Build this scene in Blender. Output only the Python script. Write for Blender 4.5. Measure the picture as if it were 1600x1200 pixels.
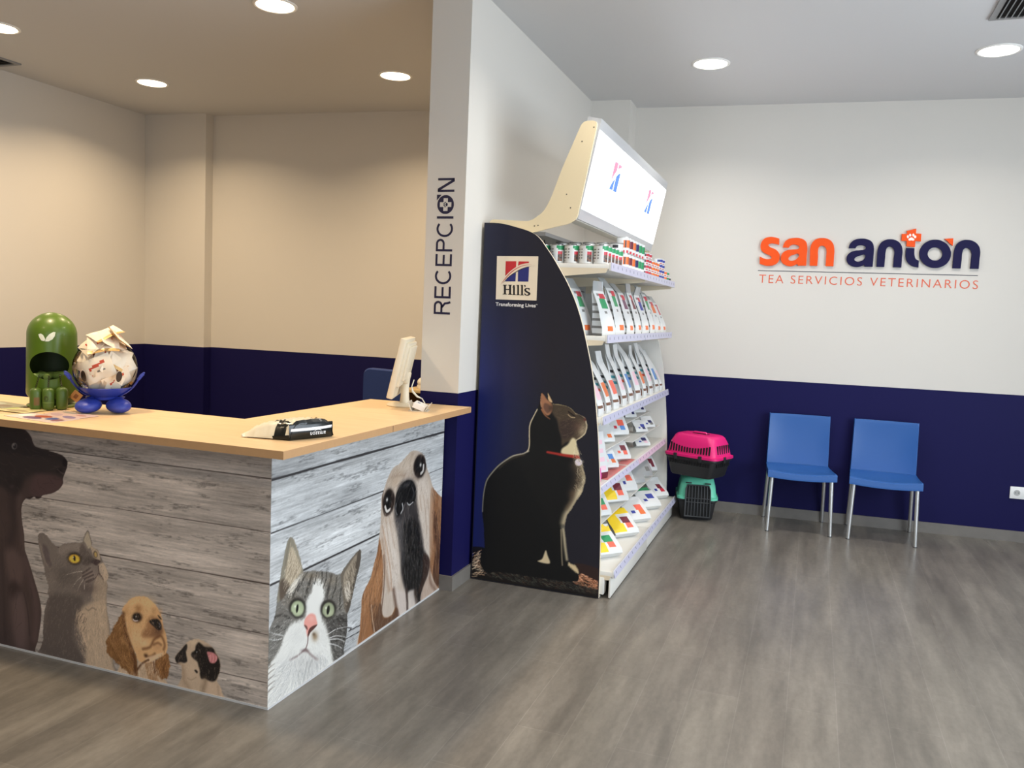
import bpy, bmesh, math, random
import numpy as np
from mathutils import Vector, Matrix, Euler
for o in list(bpy.data.objects): bpy.data.objects.remove(o, do_unlink=True)
C = bpy.context.scene.collection
SC = bpy.context.scene
# ------------------------------------------------------------------ camera
def cam_axes(yaw, pitch, roll):
    R = Matrix.Rotation(yaw, 3, 'Z') @ Matrix.Rotation(pitch, 3, 'X') @ Matrix.Rotation(roll, 3, 'Y')
    return R @ Vector((1, 0, 0)), R @ Vector((0, 1, 0)), R @ Vector((0, 0, 1))
r_, f_, u_ = cam_axes(math.radians(19.84), math.radians(-4.925), math.radians(-2.445))
cd = bpy.data.cameras.new('camera'); cam = bpy.data.objects.new('camera', cd); C.objects.link(cam)
cd.sensor_fit = 'HORIZONTAL'; cd.sensor_width = 36; cd.lens = 36 * 1294 / 1600
cd.clip_start = .05; cd.clip_end = 60
M4 = Matrix.Identity(4)
for i in range(3):
    M4[i][0] = r_[i]; M4[i][1] = u_[i]; M4[i][2] = -f_[i]
M4[2][3] = 1.5
cam.matrix_world = M4
SC.camera = cam
# ------------------------------------------------------------------ world, daylight, exposure
SC.view_settings.view_transform = 'Standard'; SC.view_settings.look = 'None'
SC.view_settings.gamma = 1; SC.view_settings.use_curve_mapping = False
SC.view_settings.exposure = 0.0
w = bpy.data.worlds.new('daylight'); SC.world = w; w.use_nodes = True
w.node_tree.nodes['Background'].inputs[0].default_value = (.75, .87, 1, 1)
w.node_tree.nodes['Background'].inputs[1].default_value = .6
def area(name, loc, direction, sx, sy, power, col, spread=180):
    l = bpy.data.lights.new(name, 'AREA'); l.shape = 'RECTANGLE'; l.size = sx; l.size_y = sy
    l.energy = power; l.color = col; l.spread = math.radians(spread)
    o = bpy.data.objects.new(name, l); C.objects.link(o); o.location = loc
    o.rotation_euler = Vector(direction).to_track_quat('-Z', 'Y').to_euler()
    return o
# daylight coming in through the shop windows (right wall and the wall behind the camera)
area('window_daylight', (3.28, 2.55, 1.5), (-1, 0, .12), 4.6, 2.3, 220, (.80, .90, 1))
area('window_daylight', (.9, -2.68, 1.5), (0, 1, .12), 3.6, 2.3, 48, (.80, .90, 1))
# ceiling downlights: x, y, radiant power, colour (the reception lamps are warmer)
WARM, NEUT = (1, .765, .49), (1, .95, .87)
CH = 3.15
LAMPS = [(-.744, 5.567, 11, NEUT), (.90, 5.644, 11, NEUT), (-2.934, 5.404, 19, WARM), (-4.933, 5.196, 19, WARM),
         (-2.946, 4.014, 19, WARM), (-4.943, 3.921, 19, WARM),
         (-.74, 3.95, 11, NEUT), (.92, 4.02, 11, NEUT), (-2.95, 2.3, 25, WARM), (-4.95, 2.3, 12, WARM),  # this row and the next: unseen downlights added to light the room
         (-.74, 1.6 , 9, NEUT), (.92, 1.6, 9, NEUT), (-2.9, .2, 14, WARM), (-.7, -1, 8, NEUT)]
# ------------------------------------------------------------------ helpers
PI = math.pi
def lin(c):
    return tuple((x / 255 / 12.92) if x / 255 <= .04045 else ((x / 255 + .055) / 1.055) ** 2.4 for x in c)
MATS = {}
def pm(name, col, rough=.5, metal=0., spec=.5, noise=0., nscale=20., emit=None, estr=0., coat=0.):
    if name in MATS: return MATS[name]
    m = bpy.data.materials.new(name); m.use_nodes = True; n = m.node_tree; b = n.nodes['Principled BSDF']
    c = lin(col)
    b.inputs['Base Color'].default_value = (*c, 1); b.inputs['Roughness'].default_value = rough
    b.inputs['Metallic'].default_value = metal; b.inputs['Specular IOR Level'].default_value = spec
    if coat: b.inputs['Coat Weight'].default_value = coat; b.inputs['Coat Roughness'].default_value = .15
    if noise:
        t = n.nodes.new('ShaderNodeTexCoord'); x = n.nodes.new('ShaderNodeTexNoise'); x.inputs['Scale'].default_value = nscale
        x.inputs['Detail'].default_value = 4
        r = n.nodes.new('ShaderNodeMapRange'); r.inputs[3].default_value = 1 - noise; r.inputs[4].default_value = 1 + noise
        mx = n.nodes.new('ShaderNodeVectorMath'); mx.operation = 'SCALE'; mx.inputs[0].default_value = c
        n.links.new(t.outputs['Object'], x.inputs['Vector']); n.links.new(x.outputs['Fac'], r.inputs[0])
        n.links.new(r.outputs[0], mx.inputs['Scale']); n.links.new(mx.outputs[0], b.inputs['Base Color'])
    if emit:
        b.inputs['Emission Color'].default_value = (*lin(emit), 1); b.inputs['Emission Strength'].default_value = estr
    MATS[name] = m
    return m
class MB:
    """collects shapes and links them as one mesh object"""
    def __init__(s): s.bm = bmesh.new()
    def _f(s, vs, mi=0):
        try:
            f = s.bm.faces.new(vs); f.material_index = mi; return f
        except ValueError: return None
    def merge(s, b, mat=None, mi=None):
        if mat is not None: bmesh.ops.transform(b, matrix=mat, verts=b.verts)
        me = bpy.data.meshes.new('tmp'); b.to_mesh(me); b.free()
        n0 = len(s.bm.faces); s.bm.from_mesh(me); bpy.data.meshes.remove(me)
        if mi is not None:
            s.bm.faces.ensure_lookup_table()
            for f in s.bm.faces[n0:]: f.material_index = mi
        return s
    def box(s, c, d, rot=None, bev=0., mi=0, seg=2):
        b = bmesh.new(); bmesh.ops.create_cube(b, size=1)
        bmesh.ops.scale(b, vec=d, verts=b.verts)
        if bev: bmesh.ops.bevel(b, geom=b.edges[:], offset=bev, segments=seg, affect='EDGES', profile=.5)
        m = Matrix.Translation(c)
        if rot is not None: m = m @ (rot if isinstance(rot, Matrix) else Euler(rot).to_matrix().to_4x4())
        return s.merge(b, m, mi)
    def bb(s, x0, x1, y0, y1, z0, z1, bev=0., mi=0):
        return s.box(((x0+x1)/2, (y0+y1)/2, (z0+z1)/2), (abs(x1-x0), abs(y1-y0), abs(z1-z0)), None, bev, mi)
    def ring_loft(s, rings, mi=0, cap0=True, cap1=True, closed=True):
        V = [[s.bm.verts.new(p) for p in r] for r in rings]
        n = len(V[0])
        for i in range(len(V)-1):
            for j in range(n if closed else n-1):
                s._f((V[i][j], V[i][(j+1) % n], V[i+1][(j+1) % n], V[i+1][j]), mi(i, j) if callable(mi) else mi)
        m = mi if not callable(mi) else 0
        if cap0 and closed: s._f(V[0][::-1], m)
        if cap1 and closed: s._f(V[-1], m)
        return V
    def lathe(s, prof, c=(0, 0, 0), seg=32, mi=0, cap0=True, cap1=True):
        rings = [[(c[0]+r*math.cos(2*PI*k/seg), c[1]+r*math.sin(2*PI*k/seg), c[2]+z) for k in range(seg)] for r, z in prof]
        s.ring_loft(rings, mi, cap0, cap1); return s
    def tube(s, path, r, seg=10, mi=0, caps=True):
        P = [Vector(p) for p in path]; n = len(P)
        rr = r if isinstance(r, (list, tuple)) else [r]*n
        rings = []; up = None
        for i, p in enumerate(P):
            t = (P[min(i+1, n-1)] - P[max(i-1, 0)]).normalized()
            if up is None:
                up = Vector((0, 0, 1)) if abs(t.z) < .9 else Vector((1, 0, 0))
            x = t.cross(up).normalized(); y = x.cross(t).normalized(); up = y
            rings.append([p + (x*math.cos(2*PI*k/seg) + y*math.sin(2*PI*k/seg))*rr[i] for k in range(seg)])
        s.ring_loft(rings, mi, caps, caps); return s
    def prism(s, poly, vec, mi=0, mi_side=None):
        a = [s.bm.verts.new(p) for p in poly]; v = Vector(vec)
        b = [s.bm.verts.new(Vector(p)+v) for p in poly]; n = len(a)
        s._f(a, mi); s._f(b[::-1], mi)
        for i in range(n): s._f((a[i], b[i], b[(i+1) % n], a[(i+1) % n]), mi if mi_side is None else mi_side)
        return s
    def ball(s, c, r, seg=20, rings=12, mi=0, rot=None):
        b = bmesh.new(); bmesh.ops.create_uvsphere(b, u_segments=seg, v_segments=rings, radius=1)
        r = r if isinstance(r, (tuple, list)) else (r, r, r)
        m = Matrix.Translation(c)
        if rot is not None: m = m @ Euler(rot).to_matrix().to_4x4()
        return s.merge(b, m @ Matrix.Diagonal((*r, 1)), mi)
    def quad(s, a, b, c, d, mi=0):
        s._f([s.bm.verts.new(p) for p in (a, b, c, d)], mi); return s
    def build(s, name, mats, parent=None, smooth=35, world=True, label=None):
        bmesh.ops.recalc_face_normals(s.bm, faces=s.bm.faces)
        if parent is not None and world:
            root = parent
            while root.parent: root = root.parent
            bmesh.ops.transform(s.bm, matrix=root.matrix_basis.inverted(), verts=s.bm.verts)
        me = bpy.data.meshes.new(name); s.bm.to_mesh(me); s.bm.free()
        return link_mesh(name, me, mats, parent, smooth, label)
def link_mesh(name, me, mats, parent=None, smooth=35, label=None):
    for m in (mats if isinstance(mats, (list, tuple)) else [mats]): me.materials.append(m)
    if smooth:
        for p in me.polygons: p.use_smooth = True
        me.set_sharp_from_angle(angle=math.radians(smooth))
    o = bpy.data.objects.new(name, me); C.objects.link(o)
    if parent is not None: o.parent = parent
    if label: o['label'] = label
    return o
def tag(o, label, cat, group=None, kind=None):
    o['label'] = label; o['category'] = cat
    if group: o['group'] = group
    if kind: o['kind'] = kind
    return o
def thing(name, label, cat, loc=(0, 0, 0), rz=0., group=None):
    o = bpy.data.objects.new(name, None); C.objects.link(o); o.empty_display_size = .05
    o.location = loc; o.rotation_euler = (0, 0, rz)
    o.matrix_basis = Matrix.Translation(loc) @ Matrix.Rotation(rz, 4, 'Z')
    return tag(o, label, cat, group)
def dup(root, loc, rz, label, group=None):
    r = root.copy(); C.objects.link(r); r.matrix_basis = Matrix.Translation(loc) @ Matrix.Rotation(rz, 4, 'Z'); r['label'] = label
    if group: r['group'] = group
    for ch in list(root.children):
        c = ch.copy(); C.objects.link(c); c.parent = r
        for g in list(ch.children):
            d = g.copy(); C.objects.link(d); d.parent = c
    return r
def struct(o): o['kind'] = 'structure'; return o
def shapes2d(splines, extrude, bevel=0., corner_only=False):
    """filled flat outline(s) in mm -> mesh data in metres (x right, y up, z towards the reader)"""
    cu = bpy.data.curves.new('tmp', 'CURVE'); cu.dimensions = '2D'; cu.fill_mode = 'BOTH'; cu.extrude = extrude; cu.bevel_depth = bevel
    cu.resolution_u = 6
    for s in splines:
        sp = cu.splines.new('BEZIER'); sp.bezier_points.add(len(s)-1); sp.use_cyclic_u = True
        for p, q in zip(sp.bezier_points, s):
            p.co = (q[0]/1000, q[1]/1000, 0)
            h = 'VECTOR' if (corner_only or len(q) > 2) else 'AUTO'
            p.handle_left_type = h; p.handle_right_type = h
    return curve_mesh(cu)
def curve_mesh(cu):
    o = bpy.data.objects.new('tmp', cu); C.objects.link(o)
    dg = bpy.context.evaluated_depsgraph_get()
    me = bpy.data.meshes.new_from_object(o.evaluated_get(dg)); bpy.data.objects.remove(o); bpy.data.curves.remove(cu)
    return me
def text_mesh(txt, size, extrude=.0005, space=1., offset=0.):
    cu = bpy.data.curves.new('tmp', 'FONT'); cu.body = txt; cu.size = size; cu.extrude = extrude
    cu.space_character = space; cu.offset = offset; cu.resolution_u = 4
    return curve_mesh(cu)
def fit_mesh(me, x0, x1, y0, y1):
    """scale flat mesh data into a box"""
    co = np.empty(len(me.vertices)*3); me.vertices.foreach_get('co', co); co = co.reshape(-1, 3)
    a, b = co.min(0), co.max(0)
    co[:, 0] = x0 + (co[:, 0]-a[0])/(b[0]-a[0])*(x1-x0)
    co[:, 1] = y0 + (co[:, 1]-a[1])/(b[1]-a[1])*(y1-y0)
    me.vertices.foreach_set('co', co.ravel()); return me
def frame(o, x, n):
    """matrix: local x -> x, y -> up, z -> n"""
    x = Vector(x).normalized(); n = Vector(n).normalized(); y = n.cross(x).normalized()
    m = Matrix.Identity(4)
    for i in range(3): m[i][0] = x[i]; m[i][1] = y[i]; m[i][2] = n[i]; m[i][3] = o[i]
    return m
def place(me, mat, parent=None):
    if parent is not None:
        root = parent
        while root.parent: root = root.parent
        mat = root.matrix_basis.inverted() @ mat
    me.transform(mat); return me
# ------------------------------------------------------------------ room shell
def wall_mat():
    m = bpy.data.materials.new('painted_wall'); m.use_nodes = True; n = m.node_tree; L = n.links; b = n.nodes['Principled BSDF']
    g = n.nodes.new('ShaderNodeNewGeometry'); sx = n.nodes.new('ShaderNodeSeparateXYZ'); L.new(g.outputs['Position'], sx.inputs[0])
    gt = n.nodes.new('ShaderNodeMath'); gt.operation = 'GREATER_THAN'; gt.inputs[1].default_value = 1.065; L.new(sx.outputs['Z'], gt.inputs[0])
    mx = n.nodes.new('ShaderNodeMix'); mx.data_type = 'RGBA'; L.new(gt.outputs[0], mx.inputs[0])
    mx.inputs[6].default_value = (*lin((20, 18, 70)), 1); mx.inputs[7].default_value = (*lin((214, 209, 201)), 1)
    L.new(mx.outputs[2], b.inputs['Base Color'])
    nz = n.nodes.new('ShaderNodeTexNoise'); nz.inputs['Scale'].default_value = 260; L.new(g.outputs['Position'], nz.inputs['Vector'])
    bp = n.nodes.new('ShaderNodeBump'); bp.inputs['Strength'].default_value = .06; bp.inputs['Distance'].default_value = .002
    L.new(nz.outputs[0], bp.inputs['Height']); L.new(bp.outputs[0], b.inputs['Normal'])
    b.inputs['Roughness'].default_value = .6; b.inputs['Specular IOR Level'].default_value = .16
    return m
def floor_mat():
    m = bpy.data.materials.new('vinyl_plank_floor'); m.use_nodes = True; n = m.node_tree; L = n.links; b = n.nodes['Principled BSDF']
    g = n.nodes.new('ShaderNodeNewGeometry'); sx = n.nodes.new('ShaderNodeSeparateXYZ'); L.new(g.outputs['Position'], sx.inputs[0])
    cb = n.nodes.new('ShaderNodeCombineXYZ'); L.new(sx.outputs['Y'], cb.inputs[0]); L.new(sx.outputs['X'], cb.inputs[1])
    br = n.nodes.new('ShaderNodeTexBrick'); L.new(cb.outputs[0], br.inputs['Vector'])
    br.offset = .37; br.inputs['Scale'].default_value = 1; br.inputs['Brick Width'].default_value = .92; br.inputs['Row Height'].default_value = .184
    br.inputs['Mortar Size'].default_value = .0016; br.inputs['Mortar Smooth'].default_value = .3; br.inputs['Bias'].default_value = 0
    br.inputs['Color1'].default_value = (*lin((121, 115, 106)), 1); br.inputs['Color2'].default_value = (*lin((114, 108, 100)), 1)
    br.inputs['Mortar'].default_value = (*lin((130, 124, 116)), 1)
    def noise(scale, vec, det=5, rough=.6):
        x = n.nodes.new('ShaderNodeTexNoise'); x.inputs['Scale'].default_value = scale; x.inputs['Detail'].default_value = det
        x.inputs['Roughness'].default_value = rough; L.new(vec, x.inputs['Vector']); return x.outputs['Fac']
    mp = n.nodes.new('ShaderNodeMapping'); mp.inputs['Location'].default_value = (3.3, 1.7, .41); mp.inputs['Scale'].default_value = (11, 1.1, 1); L.new(g.outputs['Position'], mp.inputs['Vector'])
    mp2 = n.nodes.new('ShaderNodeMapping'); mp2.inputs['Location'].default_value = (3.3, 1.7, .41); mp2.inputs['Scale'].default_value = (20, 3.2, 1); L.new(g.outputs['Position'], mp2.inputs['Vector'])
    def rng(v, a, c, lo, hi):
        r = n.nodes.new('ShaderNodeMapRange'); r.inputs[1].default_value = a; r.inputs[2].default_value = c; r.inputs[3].default_value = lo; r.inputs[4].default_value = hi
        L.new(v, r.inputs[0]); return r.outputs[0]
    def mul(a, c):
        x = n.nodes.new('ShaderNodeMath'); x.operation = 'MULTIPLY'; L.new(a, x.inputs[0]); L.new(c, x.inputs[1]); return x.outputs[0]
    mp3 = n.nodes.new('ShaderNodeMapping'); mp3.inputs['Location'].default_value = (3.3, 1.7, .41); mp3.inputs['Scale'].default_value = (60, 26, 1); L.new(g.outputs['Position'], mp3.inputs['Vector'])
    f = mul(mul(mul(rng(noise(1, mp3.outputs[0], 3, .6), .32, .68, .92, 1.08), rng(noise(.3, mp2.outputs[0], 4, .6), .35, .65, .93, 1.07)), mul(rng(noise(1, mp.outputs[0], 3, .5), .3, .7, .84, 1.16), rng(noise(1, mp2.outputs[0], 3, .5), .3, .7, .86, 1.14))),
            rng(noise(.35, mp.outputs[0], 4, .5), .3, .7, .86, 1.14))
    v = n.nodes.new('ShaderNodeVectorMath'); v.operation = 'SCALE'; L.new(br.outputs['Color'], v.inputs[0]); L.new(f, v.inputs['Scale'])
    L.new(v.outputs[0], b.inputs['Base Color'])
    L.new(rng(noise(.25, mp.outputs[0], 1, .5), .3, .7, .27, .36), b.inputs['Roughness'])
    b.inputs['Specular IOR Level'].default_value = .45
    return m
WALL = wall_mat(); FLOOR = floor_mat()
CEIL = pm('ceiling_paint', (210, 209, 208), .8, spec=.2)
SKIRT = pm('skirting_vinyl', (118, 113, 107), .45, noise=.18, nscale=14)
WHITE = pm('white_lacquer', (232, 232, 230), .4)
WA = math.radians(3.8); TW = math.tan(WA)
def wy(x): return 6.737 + TW*(x - .457)                   # sign wall
RB = math.radians(4.3)
def ry(x): return 6.39 + math.tan(RB)*(x + 3.15)           # reception back wall
XS = -1.735                                                # face of the partition towards the shop
b = MB(); b.bb(-6.1, 3.3, -2.8, 7.2, -.1, 0); struct(b.build('floor', FLOOR, smooth=0))
b = MB(); b.bb(-6.1, 3.3, -2.8, 7.2, CH, CH+.1); struct(b.build('ceiling', CEIL, smooth=0))
b = MB(); b.prism([(XS-.1, wy(XS-.1), 0), (3.3, wy(3.3), 0), (3.3, wy(3.3)+.15, 0), (XS-.1, wy(XS-.1)+.15, 0)], (0, 0, CH)); struct(b.build('wall_back', WALL, smooth=0))
b = MB(); b.prism([(XS-.01, wy(XS)-.26, 0), (-1.431, wy(-1.431)-.255, 0), (-1.437, wy(-1.437)+.01, 0), (XS-.01, wy(XS)+.01, 0)], (0, 0, CH)); struct(b.build('wall_back_pilaster', WALL, smooth=0))
b = MB(); b.prism([(-5.9, ry(-5.9), 0), (-1.9, ry(-1.9), 0), (-1.9, ry(-1.9)+.15, 0), (-5.9, ry(-5.9)+.15, 0)], (0, 0, CH)); struct(b.build('wall_reception', WALL, smooth=0))
b = MB(); b.prism([(-5.9, ry(-5.85)-.10, 0), (-5.222, ry(-5.222)-.09, 0), (-5.215, ry(-5.215)+.01, 0), (-5.9, ry(-5.9)+.01, 0)], (0, 0, CH)); struct(b.build('wall_reception_pilaster', WALL, smooth=0))
b = MB(); b.bb(-1.955, XS, 3.98, 6.72, 0, CH); struct(b.build('wall_partition', WALL, smooth=0))
b = MB(); b.bb(-6.0, -5.857, -2.7, 6.4, 0, CH); struct(b.build('wall_left', WALL, smooth=0))
# right wall and the wall behind the camera carry the shop windows
b = MB()
b.bb(3.15, 3.25, -2.7, .25, 0, CH); b.bb(3.15, 3.25, 4.85, 7.0, 0, CH); b.bb(3.15, 3.25, .25, 4.85, 2.65, CH); b.bb(3.15, 3.25, .25, 4.85, 0, .35)
struct(b.build('wall_right', WALL, smooth=0))
b = MB()
b.bb(-6.0, -.9, -2.65, -2.55, 0, CH); b.bb(2.7, 3.25, -2.65, -2.55, 0, CH); b.bb(-.9, 2.7, -2.65, -2.55, 2.65, CH); b.bb(-.9, 2.7, -2.65, -2.55, 0, .35)
struct(b.build('wall_front', WALL, smooth=0))
FR = pm('window_aluminium', (120, 122, 124), .4, .6)
def wframe(name, along, fixed, a0, a1, z0, z1, n):
    b = MB()
    def bar(p0, p1, q0, q1):
        if along == 'y': b.bb(fixed-.03, fixed+.03, p0, p1, q0, q1)
        else: b.bb(p0, p1, fixed-.03, fixed+.03, q0, q1)
    bar(a0, a1, z0, z0+.05); bar(a0, a1, z1-.05, z1)
    for i in range(n+1):
        p = a0 + (a1-a0-.05)*i/n; bar(p, p+.05, z0, z1)
    struct(b.build(name, FR, smooth=0))
wframe('window_1', 'y', 3.2, .25, 4.85, .35, 2.65, 3)
wframe('window_2', 'x', -2.6, -.9, 2.7, .35, 2.65, 2)
# skirting boards
def skirt(name, p, q, nrm):
    p, q, nv = Vector((*p, 0)), Vector((*q, 0)), Vector((*nrm, 0))
    b = MB(); b.prism([p, q, q+nv*.012, p+nv*.012], (0, 0, .08)); struct(b.build(name, SKIRT, smooth=0))
sw = (math.sin(WA), -math.cos(WA)); rw = (math.sin(RB), -math.cos(RB))
skirt('baseboard_back', (-1.437, wy(-1.437)), (3.15, wy(3.15)), sw)
skirt('baseboard_partition', (XS, 3.98), (XS, wy(XS)-.26), (1, 0))
skirt('baseboard_column', (-1.955, 3.98), (XS+.012, 3.98), (0, -1))
skirt('baseboard_reception', (-5.21, ry(-5.21)), (-1.955, ry(-1.955)), rw)
skirt('baseboard_left', (-5.857, -2.5), (-5.857, 6.0), (1, 0))
skirt('baseboard_right', (3.15, -2.5), (3.15, 6.8), (-1, 0))
# ------------------------------------------------------------------ ceiling: downlights and air grilles
TRIM = pm('downlight_trim', (240, 238, 232), .4)
DW = pm('lamp_glow_warm', (255, 240, 220), .4, emit=(255, 232, 200), estr=9)
DN = pm('lamp_glow_neutral', (255, 250, 245), .4, emit=(255, 248, 236), estr=9)
LLAB = {0: 'round recessed downlight in the grey ceiling, left of the two above the wall sign',
        1: 'round recessed downlight nearest the slatted grille at top right',
        2: 'round recessed downlight beside the lettered column, over the back of the reception',
        3: 'round recessed downlight near the left wall corner with the pilaster',
        4: 'round recessed downlight cut by the top edge, above the middle of the reception',
        5: 'round recessed downlight at far left, cut by the picture edge'}
for i, (x, y, pw, col) in enumerate(LAMPS):
    t = thing('downlight', LLAB.get(i, 'round recessed ceiling downlight outside the view, added to light the room'), 'ceiling light', (x, y, CH), 0, 'recessed ceiling downlights')
    b = MB(); b.lathe([(.122, 0), (.122, -.004), (.112, -.009), (.104, -.006), (.104, .0)], (x, y, CH), 40, 0, False, False); b.build('trim_ring', TRIM, t)
    b = MB(); b.lathe([(.001, -.0075), (.06, -.0072), (.104, -.006), (.104, -.003)], (x, y, CH), 40); b.build('diffuser', DW if col is WARM else DN, t)
    l = bpy.data.lights.new('lamp', 'AREA'); l.shape = 'DISK'; l.size = .2; l.energy = pw; l.color = col; l.spread = math.radians(142)
    o = bpy.data.objects.new('lamp', l); C.objects.link(o); o.parent = t; o.location = (0, 0, -.012)
GR = pm('grille_grey', (150, 150, 150), .5, .3); GD = pm('duct_dark', (18, 18, 20), .8)
def vent(x0, x1, y0, y1, label, along):
    t = thing('air_grille', label, 'vent', ((x0+x1)/2, (y0+y1)/2, CH), 0, 'ceiling air grilles')
    b = MB(); e = .03
    b.bb(x0, x1, y0, y0+e, CH-.01, CH); b.bb(x0, x1, y1-e, y1, CH-.01, CH); b.bb(x0, x0+e, y0+e, y1-e, CH-.01, CH); b.bb(x1-e, x1, y0+e, y1-e, CH-.01, CH)
    b.build('frame', GR, t, 0)
    b = MB(); b.bb(x0+e, x1-e, y0+e, y1-e, CH-.003, CH-.001); b.build('duct', GD, t, 0)
    b = MB(); n = int((y1-y0-2*e)/.028) if along == 'x' else int((x1-x0-2*e)/.028)
    for i in range(n):
        if along == 'x': b.box(((x0+x1)/2, y0+e+.014+i*.028, CH-.012), (x1-x0-2*e, .018, .002), (.7, 0, 0))
        else: b.box((x0+e+.014+i*.028, (y0+y1)/2, CH-.012), (.002, y1-y0-2*e, .018), (0, .7, 0))
    b.build('slats', GR if along == 'y' else pm('grille_brown', (60, 54, 48), .6), t, 0)
vent(.75, 1.35, 4.70, 5.09, 'grey slatted air grille in the ceiling at the top right corner', 'y')
vent(-6.0+.16, -5.55, 4.02, 4.58, 'dark air grille in the ceiling above the left wall', 'x')
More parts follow.
